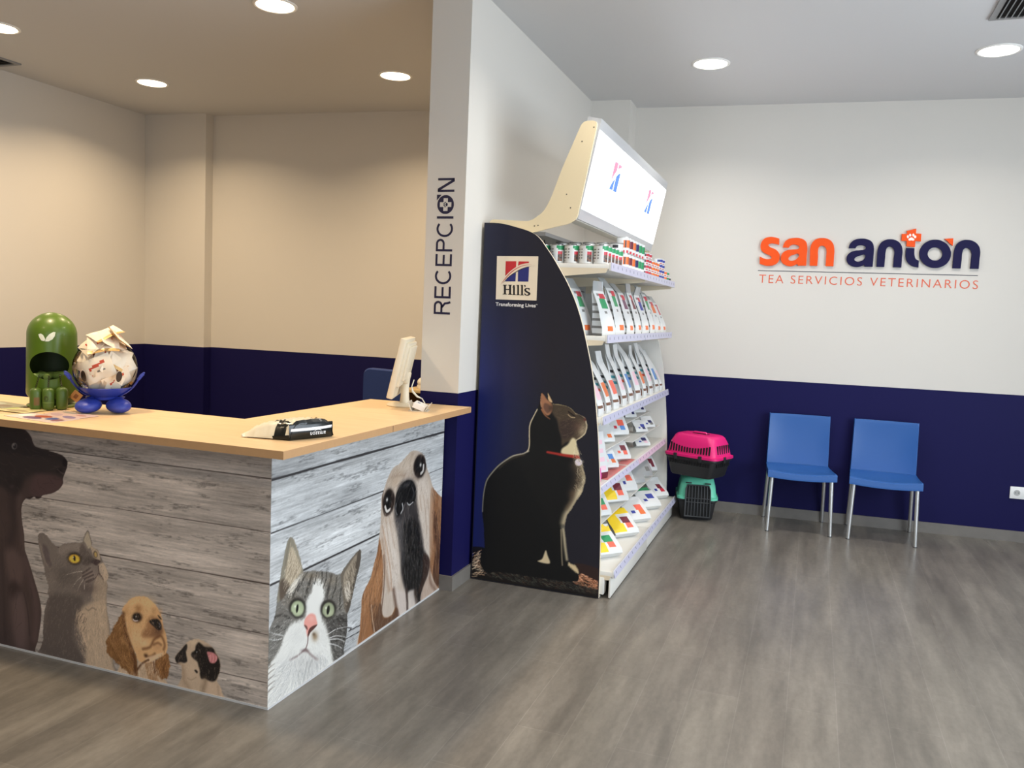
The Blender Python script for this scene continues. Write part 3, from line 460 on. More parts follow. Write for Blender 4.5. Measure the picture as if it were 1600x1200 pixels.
ART_S = [
['s',[48,46,48],10.0,10.0,0.9,0.5,[2482,862,3774,857,4175,855]],
['s',[48,46,48],5.1,5.1,0.9,0.5,[2482,664,3322,662,4160,664]],
['s',[48,46,48],8.5,8.5,0.9,0.5,[2485,471,2705,468,3290,469,4177,476]],
['s',[48,46,48],5.7,5.7,0.9,0.5,[2473,286,3033,118,3133,92,4218,29]],
['s',[48,46,48],4.5,4.5,0.9,0.5,[2471,103,2924,76,3742,29]],
['p',[122,119,114],2.5,3,1.0,1,[2461,205,2473,262,2483,304,2511,339,2523,381,2527,414,2539,467,2551,515,2568,567,2581,603,2599,621,2619,614,2639,583,2660,543,2679,497,2694,464,2729,454,2770,444,2824,427,2880,408,2938,381,2968,376,2996,393,3043,415,3086,430,3119,440,3133,425,3128,379,3109,337,3087,291,3070,249,3051,202,3031,176,3033,122,3024,72,3008,18,3029,-50,2737,-57,2450,-17,2455,122]],
['c',[2461,205,2473,262,2483,304,2511,339,2523,381,2527,414,2539,467,2551,515,2568,567,2581,603,2599,621,2619,614,2639,583,2660,543,2679,497,2694,464,2729,454,2770,444,2824,427,2880,408,2938,381,2968,376,2996,393,3043,415,3086,430,3119,440,3133,425,3128,379,3109,337,3087,291,3070,249,3051,202,3031,176,3033,122,3024,72,3008,18,3029,-50,2737,-57,2450,-17,2455,122]],
['p',[138,132,118],3,0,1.0,1,[2568,567,2581,603,2599,621,2619,614,2639,583,2660,543,2679,497,2694,464,2658,449,2611,428,2564,414,2532,389,2527,420,2542,472,2553,517]],
['p',[182,168,146],7,0,1.0,1,[2580,501,2590,544,2606,581,2630,565,2656,520,2679,476,2658,455,2625,439,2591,434,2572,463]],
['p',[92,80,70],8,0,1.0,1,[2542,463,2571,469,2601,437,2583,408,2546,396]],
['p',[110,101,90],4,0,1.0,1,[2968,372,3002,391,3050,415,3117,439,3128,379,3103,332,3075,267,3047,210,3012,195,2990,268]],
['p',[152,140,124],6,0,0.9,1,[2992,358,3044,399,3095,421,3097,374,3073,321,3032,281,3001,290]],
['p',[84,76,68],5,0,1.0,1,[3105,432,3130,425,3126,376,3092,302,3064,244,3036,187,3017,207,3062,285]],
['p',[230,230,227],12,6,1.0,1,[2772,410,2826,388,2844,339,2838,303,2829,269,2833,224,2862,182,2893,107,2919,26,2898,3,2635,-3,2450,-6,2468,140,2498,173,2552,210,2578,253,2625,277,2710,272,2708,321,2723,340,2753,367]],
['p',[112,110,106],8,4,0.9,1,[2494,311,2558,312,2615,292,2569,250,2542,214,2498,185,2476,171,2478,249]],
['p',[72,70,68],8,4,0.9,1,[2866,212,2946,204,3025,178,3028,97,3009,5,2944,4,2918,59,2892,133]],
['s',[46,44,42],17.0,17.0,0.85,4,[2750,428,2731,398,2712,360]],
['s',[46,44,42],18.3,18.3,0.85,4,[2895,386,2881,350,2862,309]],
['s',[46,44,42],7.8,7.8,0.85,4,[2787,430,2780,407,2773,391]],
['s',[46,44,42],8.9,8.9,0.85,4,[2825,422,2828,400,2824,379]],
['s',[46,44,42],8.1,8.1,0.85,4,[2858,410,2854,380,2838,359]],
['s',[46,44,42],8.3,8.3,0.85,4,[2719,450,2689,428,2655,397]],
['s',[46,44,42],11.2,11.2,0.85,4,[2939,367,2929,325,2908,294]],
['s',[46,44,42],9.8,9.8,0.85,4,[2669,428,2645,406,2627,382]],
['s',[46,44,42],11.5,11.5,0.85,4,[2976,311,2967,269,2969,223]],
['s',[46,44,42],9.4,9.4,0.85,4,[2511,339,2557,335,2605,307]],
['s',[46,44,42],9.4,9.4,0.85,4,[2503,302,2540,295,2578,270]],
['s',[46,44,42],11.6,11.6,0.85,4,[2924,186,2983,172,3020,146]],
['s',[46,44,42],9.7,9.7,0.85,4,[2902,155,2972,143,3021,119]],
['s',[46,44,42],11.7,11.7,0.85,4,[2928,94,2975,90,3011,77]],
['b',[236,236,233],0.7,2,[2822.9,332.9,28.8,-9.0,1.5,-37.8]],
['f',[[170,166,160],[52,50,48],[200,198,192],[80,77,74]],900,19.9,2.6,0.55,[2792,422,-0.04,1.0,2670,380,-0.61,0.79,2942,295,0.83,0.56,2531,263,-0.93,-0.37,2974,103,0.62,-0.78],[2688,464,2962,373,3018,193,3027,5,2931,15,2879,176,2827,369,2762,401,2702,334,2615,292,2488,194,2494,311,2546,385]],
['f',[[215,202,182],[130,116,98]],160,35.9,3.9,0.6,[2616,525,0.27,0.96,2590,445,0.79,0.62],[2570,504,2605,586,2679,479,2582,431]],
['f',[[190,178,160],[80,70,60]],120,38.4,4.8,0.6,[3057,372,-0.52,0.85,3026,269,-0.73,0.68],[2993,345,3105,419,3063,271,3016,220]],
['b',[150,134,112],0.45,2,[2750.2,428.4,64.2,-18.7,0.7,-18.4]],
['b',[146,132,112],0.4,2,[2904.7,364.5,46.5,-13.8,1.1,-25.7]],
['b',[140,128,110],0.35,2,[2622.3,366.1,49.5,-15.9,1.0,-29.7]],
['b',[96,92,88],0.5,2,[2557.0,335.3,38.0,-12.8,1.1,-35.0]],
['b',[54,52,50],0.5,2,[2972.4,143.2,48.6,-17.1,2.4,-53.2]],
['b',[96,92,86],0.35,2,[2942.1,295.7,59.7,-18.6,1.5,-32.6]],
['b',[214,214,213],0.5,2,[2656.6,218.4,61.1,-22.1,1.5,-42.4]],
['b',[214,213,211],0.5,2,[2835.4,159.9,45.0,-16.2,1.6,-38.4]],
['b',[186,187,190],0.5,2,[2734.0,30.8,119.7,-49.0,0.9,-25.0]],
['b',[206,206,206],0.5,2,[2582.2,128.2,58.5,-23.3,1.1,-35.7]],
['b',[196,196,197],0.6,2,[2829.3,42.5,56.4,-22.3,1.0,-25.7]],
['p',[200,198,197],22,0,0.45,1,[2619,173,2664,134,2715,136,2774,89,2828,81,2840,38,2733,65,2631,115]],
['f',[[205,204,203],[245,245,243]],220,24.6,2.5,0.4,[2627,217,-0.99,-0.15,2675,241,-0.81,-0.58],[2631,263,2710,259,2728,180,2710,138,2601,144,2561,195]],
['f',[[205,203,201],[246,246,244]],220,26.8,2.7,0.4,[2836,140,0.7,-0.71,2860,80,0.48,-0.88],[2801,203,2868,167,2906,77,2886,20,2763,93,2750,160]],
['f',[[168,170,174],[236,236,236],[190,192,195],[120,122,126]],500,56.8,3.2,0.35,[2517,125,-0.99,-0.13,2682,58,-0.21,-0.98,2840,38,0.3,-0.96],[2581,152,2885,33,2886,4,2634,0,2476,5,2499,133]],
['f',[[186,178,166],[40,38,36],[150,140,126],[94,88,82]],700,16.5,2.0,0.5,[2792,422,-0.04,1.0,2670,380,-0.61,0.79,2942,295,0.83,0.56,2527,390,-1.0,0.1],[2688,461,2962,373,3020,271,3025,178,2874,285,2827,363,2762,401,2692,350,2547,373,2564,408]],
['f',[[170,168,164],[60,58,56],[205,203,200]],260,22.9,2.3,0.5,[2531,263,-0.99,-0.16],[2494,323,2615,292,2560,230,2498,185,2475,194]],
['f',[[140,138,134],[34,33,32],[180,178,174]],260,26.3,2.8,0.5,[2974,103,0.71,-0.7],[2912,190,3025,171,3024,59,3002,7,2943,11,2893,120]],
['f',[[235,228,216]],60,47.8,2.8,0.7,[2639,431,0.79,0.61],[2601,425,2668,452,2681,431,2621,408]],
['f',[[225,216,204]],50,48.2,3.4,0.6,[3025,282,-0.51,0.86],[2995,292,3042,324,3050,275,3022,238]],
['s',[120,112,98],7.8,7.8,0.6,4,[2572,509,2583,563,2599,611]],
['s',[168,156,134],6.5,6.5,0.6,4,[2679,491,2655,544,2626,604]],
['b',[36,33,31],1,5,[2658.6,329.6,56.4,-23.2,-7.8,-36.2]],
['b',[170,182,150],1,6,[2658.8,326.0,43.2,-17.8,-6.1,-28.5]],
['b',[196,204,172],0.6,2,[2663.1,313.8,34.6,-14.4,-3.4,-15.7]],
['b',[26,28,24],1,5,[2656.8,326.6,7.9,-3.3,-3.3,-15.4]],
['b',[245,250,240],0.8,2,[2642.6,339.6,6.9,-2.3,0.2,-5.4]],
['b',[36,33,31],1,5,[2879.2,250.8,59.6,-24.4,-8.4,-37.3]],
['b',[152,160,132],1,6,[2879.3,246.9,44.6,-18.2,-6.7,-29.8]],
['b',[196,204,172],0.6,2,[2884.4,233.9,35.7,-14.7,-3.7,-16.4]],
['b',[26,28,24],1,5,[2877.1,247.7,11.3,-4.6,-3.9,-17.5]],
['b',[245,250,240],0.8,2,[2860.9,261.9,7.9,-2.6,0.2,-5.7]],
['s',[60,56,54],6.6,6.6,0.8,2,[2620,323,2649,292,2694,284]],
['s',[60,56,54],7.3,7.3,0.8,2,[2838,241,2866,217,2906,210]],
['p',[230,160,150],5,0,1.0,1,[2707,261,2723,273,2751,275,2780,260,2791,238,2799,215,2780,211,2753,214,2740,194,2731,188,2723,206,2718,229,2706,243]],
['b',[236,178,168],0.7,2,[2756.9,252.6,29.9,-10.2,0.6,-14.9]],
['p',[84,50,46],3,0,1.0,1,[2746,217,2774,218,2799,212,2775,203,2751,197,2737,186,2734,203]],
['p',[96,54,50],3,0,1.0,1,[2706,244,2724,233,2731,216,2717,227]],
['s',[110,80,78],7.0,7.0,0.85,3,[2734,196,2733,163,2720,141]],
['s',[138,122,122],9.3,9.3,0.85,4,[2720,142,2691,138,2664,134,2615,138]],
['s',[140,124,124],9.9,9.9,0.85,4,[2720,142,2750,110,2785,80,2809,62]],
['b',[96,70,72],0.7,2,[2714.7,136.5,27.2,-10.3,0.3,-7.4]],
['b',[138,112,82],0.85,2,[2783.3,170.0,23.9,-8.7,0.8,-21.4]],
['b',[80,60,44],0.7,2,[2775.4,181.5,10.8,-3.9,0.3,-7.5]],
['b',[204,204,204],0.7,2,[2716.7,80.8,96.2,-38.1,1.4,-37.3]],
['s',[150,150,150],10.3,10.3,0.5,6,[2701,99,2677,54,2689,1]],
['s',[150,150,150],10.5,10.5,0.5,6,[2732,81,2718,37,2704,0]],
['s',[150,150,150],10.6,10.6,0.5,6,[2764,75,2744,45,2735,12]],
['f',[[250,250,248],[190,190,190],[215,213,210]],420,46.7,3.1,0.55,[2517,125,-1.0,0.04,2682,58,-0.12,-0.99,2840,38,0.39,-0.92],[2498,173,2630,133,2885,33,2898,3,2634,0,2467,-8,2468,128]],
['s',[104,92,82],7.0,1.6,0.7,3,[2469,173,2493,180,2520,182]],
['s',[104,92,82],7.0,1.6,0.7,3,[2470,153,2494,159,2521,161]],
['s',[104,92,82],7.0,1.6,0.7,3,[2470,133,2494,139,2521,141]],
['s',[104,92,82],7.0,1.6,0.7,3,[2471,110,2495,116,2522,118]],
['s',[104,92,82],7.1,1.6,0.7,3,[2472,87,2496,93,2523,94]],
['s',[104,92,82],7.1,1.6,0.7,3,[2472,64,2496,70,2524,71]],
['c',[]],
['s',[240,240,240],3.4,1.0,0.9,0.5,[2880,144,2949,142,3033,122]],
['s',[240,240,240],3.4,1.0,0.9,0.5,[2892,123,2950,112,3023,78]],
['s',[240,240,240],3.4,1.0,0.9,0.5,[2893,116,2963,93,3019,59]],
['s',[240,240,240],3.4,1.0,0.9,0.5,[2882,104,2952,69,3007,30]],
['s',[240,240,240],3.3,0.9,0.9,0.5,[2832,112,2889,70,2927,22]],
['s',[240,240,240],3.3,0.9,0.9,0.5,[2839,77,2885,33,2903,7]],
['s',[240,240,240],2.7,0.8,0.9,0.5,[2569,250,2522,273,2486,294]],
['s',[240,240,240],2.7,0.8,0.9,0.5,[2560,242,2514,253,2477,272]],
['c',[]],
['p',[196,182,170],3,2,1.0,1,[3617,807,3694,786,3745,752,3768,700,3813,640,3848,584,3903,542,3970,502,4016,479,4064,303,4060,-40,3593,-26,3148,-15,3140,73,3147,149,3151,210,3178,248,3222,282,3250,338,3278,386,3290,446,3300,508,3302,579,3303,634,3325,669,3355,712,3402,752,3469,765,3520,782,3568,802]],
['c',[3617,807,3694,786,3745,752,3768,700,3813,640,3848,584,3903,542,3970,502,4016,479,4064,303,4060,-40,3593,-26,3148,-15,3140,73,3147,149,3151,210,3178,248,3222,282,3250,338,3278,386,3290,446,3300,508,3302,579,3303,634,3325,669,3355,712,3402,752,3469,765,3520,782,3568,802]],
['p',[146,100,66],4,2,1.0,1,[3290,454,3324,366,3339,297,3337,192,3326,106,3362,53,3433,37,3480,64,3523,-2,3416,-12,3270,-13,3133,-10,3140,73,3148,211,3178,248,3222,282,3264,366]],
['p',[166,118,80],9,0,0.7,1,[3222,282,3280,361,3314,320,3305,194,3228,170,3170,126,3158,208]],
['p',[84,58,42],8,0,0.85,1,[3237,143,3325,130,3354,55,3430,34,3489,52,3523,-11,3400,-18,3285,-10,3241,78]],
['s',[200,170,145],7.5,7.5,0.8,2,[3237,151,3252,82,3276,9]],
['p',[150,106,74],5,2,1.0,1,[3848,584,3903,542,3970,502,4027,476,4064,303,4053,39,3968,7,3904,64,3851,153,3845,228,3852,399]],
['p',[72,46,34],7,0,0.85,1,[3858,461,3909,413,3957,273,3984,78,3945,24,3886,106,3907,230,3866,350]],
['s',[178,132,96],28.9,28.9,0.6,6,[3929,482,3970,372,3993,226]],
['p',[216,206,198],24,0,0.8,1,[3303,499,3368,500,3430,437,3480,324,3508,215,3465,152,3432,146,3366,257,3334,379]],
['s',[176,138,110],13.1,13.1,0.6,5,[3319,495,3367,387,3406,278,3430,163]],
['s',[92,66,52],11.6,11.6,0.7,4,[3341,353,3353,260,3347,164,3335,103]],
['p',[208,196,186],22,0,0.9,1,[3667,631,3795,616,3831,538,3850,426,3845,228,3795,223,3736,345,3698,477]],
['p',[170,132,104],7,0,0.8,1,[3821,540,3849,571,3874,439,3861,242,3837,230]],
['p',[204,190,176],20,0,0.9,1,[3356,700,3436,746,3573,791,3628,791,3634,697,3545,678,3459,652,3400,647]],
['b',[186,160,136],0.6,2,[3431.1,686.0,62.5,-11.2,2.1,-33.0]],
['b',[172,156,144],0.6,2,[3542.8,703.7,92.2,-15.7,1.5,-22.0]],
['s',[120,110,102],10.6,10.6,0.7,4,[3511,779,3521,761,3505,747]],
['p',[52,49,51],20,0,1.0,1,[3479,665,3545,674,3609,663,3659,615,3668,544,3699,460,3739,362,3772,265,3831,195,3823,125,3776,75,3753,-8,3662,43,3584,107,3526,210,3507,309,3478,408,3438,501,3427,560,3441,607]],
['p',[20,19,20],20,0,1.0,1,[3533,454,3652,453,3715,368,3752,270,3817,199,3802,131,3756,81,3742,5,3662,52,3583,121,3537,216,3532,345]],
['s',[112,110,112],35.3,35.3,0.5,14,[3492,463,3520,381,3544,290]],
['p',[58,40,34],7,0,0.8,1,[3763,249,3830,214,3843,155,3776,75,3719,57,3761,142]],
['s',[168,150,134],49.2,36.9,0.55,10,[3618,797,3469,757,3364,694,3319,639,3308,545,3302,467]],
['s',[170,148,130],39.2,39.2,0.5,8,[3780,681,3832,601,3854,534]],
['b',[206,190,174],0.6,2,[3539.4,754.3,91.9,-14.5,2.3,-33.7]],
['b',[178,154,132],0.5,2,[3471.9,715.7,70.9,-12.1,1.6,-24.9]],
['b',[190,172,156],0.6,2,[3620.7,758.4,45.3,-7.0,2.5,-34.4]],
['b',[214,202,192],0.5,2,[3755.2,614.8,68.8,-12.5,4.1,-53.6]],
['s',[160,140,124],21.7,21.7,0.4,6,[3600,787,3576,749,3596,711]],
['s',[160,138,120],15.5,15.5,0.45,5,[3396,713,3455,710,3526,694]],
['s',[150,132,118],16.7,16.7,0.5,5,[3598,690,3637,666,3679,650]],
['s',[172,146,126],11.7,11.7,0.45,5,[3346,529,3371,451,3401,362,3436,270]],
['s',[172,146,126],11.7,11.7,0.45,5,[3383,521,3413,441,3446,366]],
['s',[172,146,126],13.4,13.4,0.45,5,[3740,556,3771,461,3795,349]],
['s',[172,146,126],13.6,13.6,0.45,5,[3792,528,3817,434,3831,304]],
['s',[172,146,126],13.1,13.1,0.45,5,[3701,564,3722,490]],
['s',[140,104,78],23.3,23.3,0.5,7,[3323,430,3353,342,3375,254,3405,171]],
['f',[[232,224,216],[150,128,112],[206,192,180],[120,100,88]],1100,27.1,3.2,0.32,[3386,463,0.13,-0.99,3540,737,-0.92,-0.38,3786,457,0.28,-0.96,3483,273,0.13,-0.99],[3325,677,3419,749,3609,794,3748,713,3821,540,3824,233,3717,350,3645,549,3545,678,3443,639,3476,392,3525,177,3440,152,3338,313,3303,499]],
['f',[[190,142,106],[92,62,44],[58,38,28]],300,66.8,6.1,0.4,[3941,332,0.23,-0.97],[3849,571,4005,476,4024,124,3967,17,3892,160]],
['f',[[96,95,98],[14,14,15],[60,58,60]],500,21.0,2.9,0.4,[3605,325,0.07,-1.0],[3451,506,3553,559,3645,549,3735,363,3828,187,3756,81,3583,116,3501,319]],
['p',[16,16,18],4,0,1.0,1,[3457,635,3527,669,3609,657,3652,606,3648,555,3599,539,3538,560,3511,522,3464,513,3438,546,3439,597]],
['b',[84,84,90],0.55,2,[3546.6,648.6,40.4,3.6,11.5,-10.8]],
['s',[196,196,200],8.1,8.1,0.85,2,[3510,564,3519,537,3499,519]],
['s',[186,186,190],6.9,6.9,0.8,2,[3562,557,3586,542,3626,548]],
['s',[150,150,155],5.2,5.2,0.7,2,[3447,577,3445,544,3461,520]],
['b',[5,5,6],0.8,2,[3581.5,612.6,25.9,-4.9,1.2,-17.2]],
['s',[90,90,96],7.0,7.0,0.6,2,[3612,624,3632,594,3621,571]],
['b',[28,20,18],1,6,[3373.2,599.9,57.3,-14.5,-9.7,-60.5]],
['b',[12,11,12],1,5,[3366.3,605.3,34.1,-8.6,-6.3,-39.3]],
['s',[214,210,208],13.8,13.8,0.95,2,[3340,585,3358,559,3389,562]],
['b',[245,245,245],0.9,2,[3355.9,613.8,9.9,-2.5,-1.6,-10.1]],
['b',[28,20,18],1,6,[3689.4,716.7,70.5,-14.7,-9.6,-58.5]],
['b',[12,11,12],1,5,[3681.4,722.3,41.9,-8.7,-6.2,-38.0]],
['s',[214,210,208],15.8,15.8,0.95,2,[3704,678,3726,688,3730,715]],
['b',[245,245,245],0.9,2,[3696.7,722.5,11.6,-2.4,-1.8,-10.9]],
['s',[60,44,38],8.7,8.7,0.7,4,[3317,663,3312,616,3336,548,3381,546,3415,595]],
['s',[40,30,28],18.0,18.0,0.6,5,[3413,620,3428,601]],
['p',[206,194,188],14,0,0.9,1,[3443,151,3510,139,3584,99,3592,35,3602,-7,3512,-3,3498,58]],
['p',[206,196,190],12,0,0.9,1,[3599,94,3668,90,3680,60,3707,7,3610,-5]],
['s',[88,62,50],21.8,21.8,0.8,7,[3448,158,3469,92,3501,10]],
['s',[52,38,34],20.1,20.1,0.85,5,[3583,116,3597,51,3603,-12]],
['s',[60,48,44],24.0,24.0,0.8,6,[3679,78,3707,7,3728,-18]],
['p',[186,164,150],8,0,0.9,1,[3749,38,3834,112,3899,65,3969,-2,3993,-38,3783,-18]],
['s',[110,80,64],22.0,22.0,0.6,6,[3851,153,3857,78,3925,11]],
['f',[[235,226,218],[150,130,116]],800,68.6,5.5,0.2,[3353,471,0.22,-0.98,3540,737,-0.82,-0.57,3786,457,0.25,-0.97,3608,281,0.07,-1.0,3211,190,-0.12,-0.99,3927,243,0.16,-0.99],[3617,807,3694,786,3745,752,3768,700,3813,640,3848,584,3903,542,3970,502,4016,479,4064,303,4060,-40,3593,-26,3148,-15,3140,73,3147,149,3151,210,3178,248,3222,282,3250,338,3278,386,3290,446,3300,508,3302,579,3303,634,3325,669,3355,712,3402,752,3469,765,3520,782,3568,802]],
['f',[[186,136,96],[96,64,42]],260,69.1,6.2,0.4,[3227,185,-0.23,-0.97],[3291,438,3343,231,3326,106,3146,17,3151,210,3236,302]],
['f',[[110,110,112],[10,10,10]],200,40.5,4.1,0.35,[3605,325,0.07,-1.0],[3523,465,3671,448,3763,249,3755,90,3621,105,3528,261]],
['c',[]],
]
ART_G = [
['p',[26,22,20],4,0,1.0,1,[-1701,151,-1637,160,-1549,97,-1161,90,-1108,119,-1066,123,-977,87,-971,-27,-1699,-36]],
['p',[44,30,28],3,0,1.0,1,[-1117,176,-984,162,-980,92,-1092,117]],
['p',[18,16,22],3,0,1.0,1,[-1714,183,-1644,187,-1643,154,-1712,150]],
['f',[[205,172,140],[170,130,100],[225,200,170]],70,34.0,5.1,0.85,[-1688,131,-0.82,-0.58,-1684,49,-0.93,-0.38],[-1710,156,-1661,165,-1658,103,-1626,31,-1707,13]],
['f',[[205,140,104],[160,104,74],[120,76,52],[225,170,135]],240,18.1,4.8,0.85,[-1053,90,0.98,-0.2],[-1129,106,-1082,126,-983,96,-981,50,-1116,65]],
['f',[[70,70,62],[50,52,48],[96,96,84],[84,62,48]],260,28.1,4.5,0.7,[-1322,49,0.93,-0.37],[-1604,61,-1323,71,-1128,85,-983,49,-984,23,-1321,18,-1614,27]],
['p',[20,17,17],6,0,1.0,1,[-1706,-4,-1320,15,-976,19,-974,-28,-1704,-48]],
['p',[16,16,16],2,2,1.0,1,[-1352,1080,-1345,1081,-1330,1063,-1318,1051,-1316,1067,-1320,1086,-1309,1075,-1291,1048,-1283,1025,-1261,1024,-1228,1022,-1202,1016,-1180,1005,-1158,984,-1131,976,-1110,967,-1097,956,-1095,941,-1089,926,-1091,905,-1100,879,-1120,857,-1145,839,-1141,813,-1132,789,-1125,753,-1108,724,-1107,704,-1092,669,-1086,634,-1096,591,-1104,559,-1134,509,-1153,470,-1178,430,-1184,393,-1187,351,-1176,299,-1168,248,-1154,181,-1138,170,-1116,166,-1102,147,-1095,116,-1099,83,-1160,70,-1323,65,-1547,64,-1615,46,-1645,63,-1664,107,-1660,152,-1642,193,-1647,246,-1652,311,-1664,391,-1665,473,-1659,527,-1647,577,-1617,623,-1579,665,-1536,701,-1492,727,-1448,739,-1421,752,-1408,772,-1407,809,-1410,861,-1409,898,-1402,925,-1387,952,-1372,985,-1360,1022,-1356,1058]],
['c',[-1349,1081,-1342,1081,-1326,1063,-1315,1051,-1313,1067,-1317,1086,-1305,1075,-1288,1048,-1280,1025,-1257,1025,-1225,1022,-1198,1016,-1177,1005,-1155,984,-1128,976,-1107,968,-1094,956,-1092,941,-1086,926,-1088,905,-1097,879,-1117,857,-1142,839,-1138,814,-1129,789,-1122,754,-1105,724,-1103,704,-1089,669,-1083,634,-1092,592,-1101,559,-1130,509,-1150,470,-1174,431,-1181,393,-1184,351,-1173,300,-1165,248,-1151,182,-1135,171,-1113,166,-1099,147,-1092,117,-1095,83,-1156,71,-1326,64,-1550,64,-1619,45,-1648,63,-1667,107,-1663,151,-1645,192,-1650,246,-1656,311,-1668,391,-1668,472,-1662,527,-1650,577,-1621,623,-1583,665,-1539,701,-1496,727,-1452,739,-1425,752,-1412,772,-1411,809,-1413,861,-1412,898,-1405,924,-1390,952,-1375,984,-1357,1022,-1353,1059]],
['p',[78,64,50],8,0,0.85,1,[-1287,1020,-1228,1021,-1180,1003,-1136,975,-1099,956,-1092,920,-1105,873,-1145,840,-1197,824,-1223,806,-1228,847,-1243,887,-1256,937,-1285,976]],
['p',[54,42,38],12,0,0.85,1,[-1240,928,-1177,949,-1139,927,-1157,874,-1188,850,-1225,847]],
['p',[66,56,44],10,0,0.7,1,[-1281,1012,-1233,1014,-1195,999,-1205,967,-1257,952]],
['b',[172,156,128],0.85,2,[-1114.0,898.0,23.5,-4.0,-8.4,-38.4]],
['b',[98,74,62],0.6,2,[-1138.5,916.3,31.3,2.7,1.3,-25.5]],
['s',[150,134,100],5.7,5.7,0.75,4,[-1282,1023,-1228,1021,-1196,1014,-1174,1000,-1155,982]],
['s',[168,148,120],4.6,4.6,0.8,3,[-1155,982,-1126,975,-1102,961]],
['s',[214,198,164],7.2,7.2,0.8,5,[-1098,945,-1092,920,-1098,884,-1120,859,-1143,841]],
['b',[96,48,44],0.9,2,[-1103.8,954.1,8.3,0.7,0.5,-9.1]],
['s',[18,14,14],7.3,7.3,1,3,[-1195,988,-1179,979,-1159,966]],
['s',[190,168,132],4.7,4.7,0.85,3,[-1197,974,-1180,961,-1159,961]],
['s',[70,52,44],3.1,3.1,0.7,3,[-1144,911,-1145,895,-1139,875]],
['p',[206,192,154],7,0,1.0,1,[-1145,840,-1140,814,-1132,789,-1125,759,-1215,757,-1223,785,-1191,814,-1167,850]],
['p',[150,104,76],5,0,1.0,1,[-1352,1077,-1338,1070,-1318,1046,-1287,1020,-1288,981,-1308,959,-1331,972,-1349,1010,-1354,1051]],
['p',[92,66,54],6,0,0.85,1,[-1330,1024,-1303,1016,-1296,985,-1314,971,-1335,998]],
['b',[40,32,28],0.7,2,[-1291.6,1001.3,13.9,1.1,1.0,-20.6]],
['s',[160,104,70],9.0,3.2,0.9,4,[-1345,989,-1325,960,-1296,941]],
['s',[196,146,108],4.2,4.2,0.8,3,[-1353,1074,-1354,1043,-1348,1002]],
['p',[196,164,124],3,0,1.0,1,[-1319,1083,-1309,1072,-1287,1033,-1304,1036,-1315,1056]],
['s',[206,190,156],7.0,7.0,0.9,4,[-1371,987,-1394,938,-1408,898,-1409,851,-1406,804,-1408,772,-1416,755]],
['s',[198,188,166],9.9,3.3,0.85,5,[-1410,757,-1443,739,-1492,723,-1535,695,-1578,659,-1614,617,-1643,572,-1656,522,-1662,462,-1663,391]],
['s',[78,64,48],7.6,7.6,0.6,8,[-1431,733,-1491,711,-1535,683,-1573,644]],
['s',[206,190,154],27.0,27.0,0.95,12,[-1125,738,-1107,704,-1093,659,-1095,602,-1112,558]],
['s',[120,98,76],26.1,26.1,0.65,16,[-1143,700,-1125,655,-1128,598,-1146,549]],
['s',[208,192,158],23.2,23.2,0.95,10,[-1110,569,-1137,514,-1161,469,-1183,430,-1193,387]],
['s',[96,76,58],15.8,15.8,0.6,12,[-1152,559,-1160,511,-1180,472]],
['s',[204,190,158],15.9,11.7,0.9,7,[-1194,360,-1185,309,-1177,257,-1164,190]],
['s',[150,136,112],7.5,7.5,0.8,5,[-1205,348,-1200,286,-1193,202,-1188,155]],
['b',[70,70,66],0.8,2,[-1196.8,364.0,12.8,1.7,0.4,-8.4]],
['p',[204,182,142],7,2,0.95,1,[-1153,175,-1135,169,-1115,165,-1101,147,-1096,124,-1112,127,-1136,144,-1156,160]],
['p',[206,186,148],5,0,1.0,1,[-1286,223,-1274,198,-1260,154,-1327,156,-1303,175]],
['s',[156,46,38],11.6,16.8,1,3,[-1302,761,-1258,758,-1215,754,-1167,752,-1125,751]],
['s',[50,20,20],5.2,5.2,0.8,2,[-1149,759,-1146,738]],
['c',[]],
['b',[208,198,204],1,8,[-1126.6,723.1,19.9,2.0,0.9,-18.5]],
['s',[130,120,130],4.2,4.2,0.8,2,[-1127,738,-1123,729]],
['f',[[232,220,190],[170,150,120]],200,15.6,2.1,0.6,[-1116,681,0.56,-0.83],[-1145,834,-1098,735,-1082,634,-1114,548,-1142,575,-1132,680,-1162,750]],
['f',[[120,100,80],[50,40,34]],260,15.7,2.1,0.4,[-1202,931,-0.91,-0.41],[-1260,1014,-1125,969,-1092,926,-1120,862,-1209,848,-1267,946]],
]
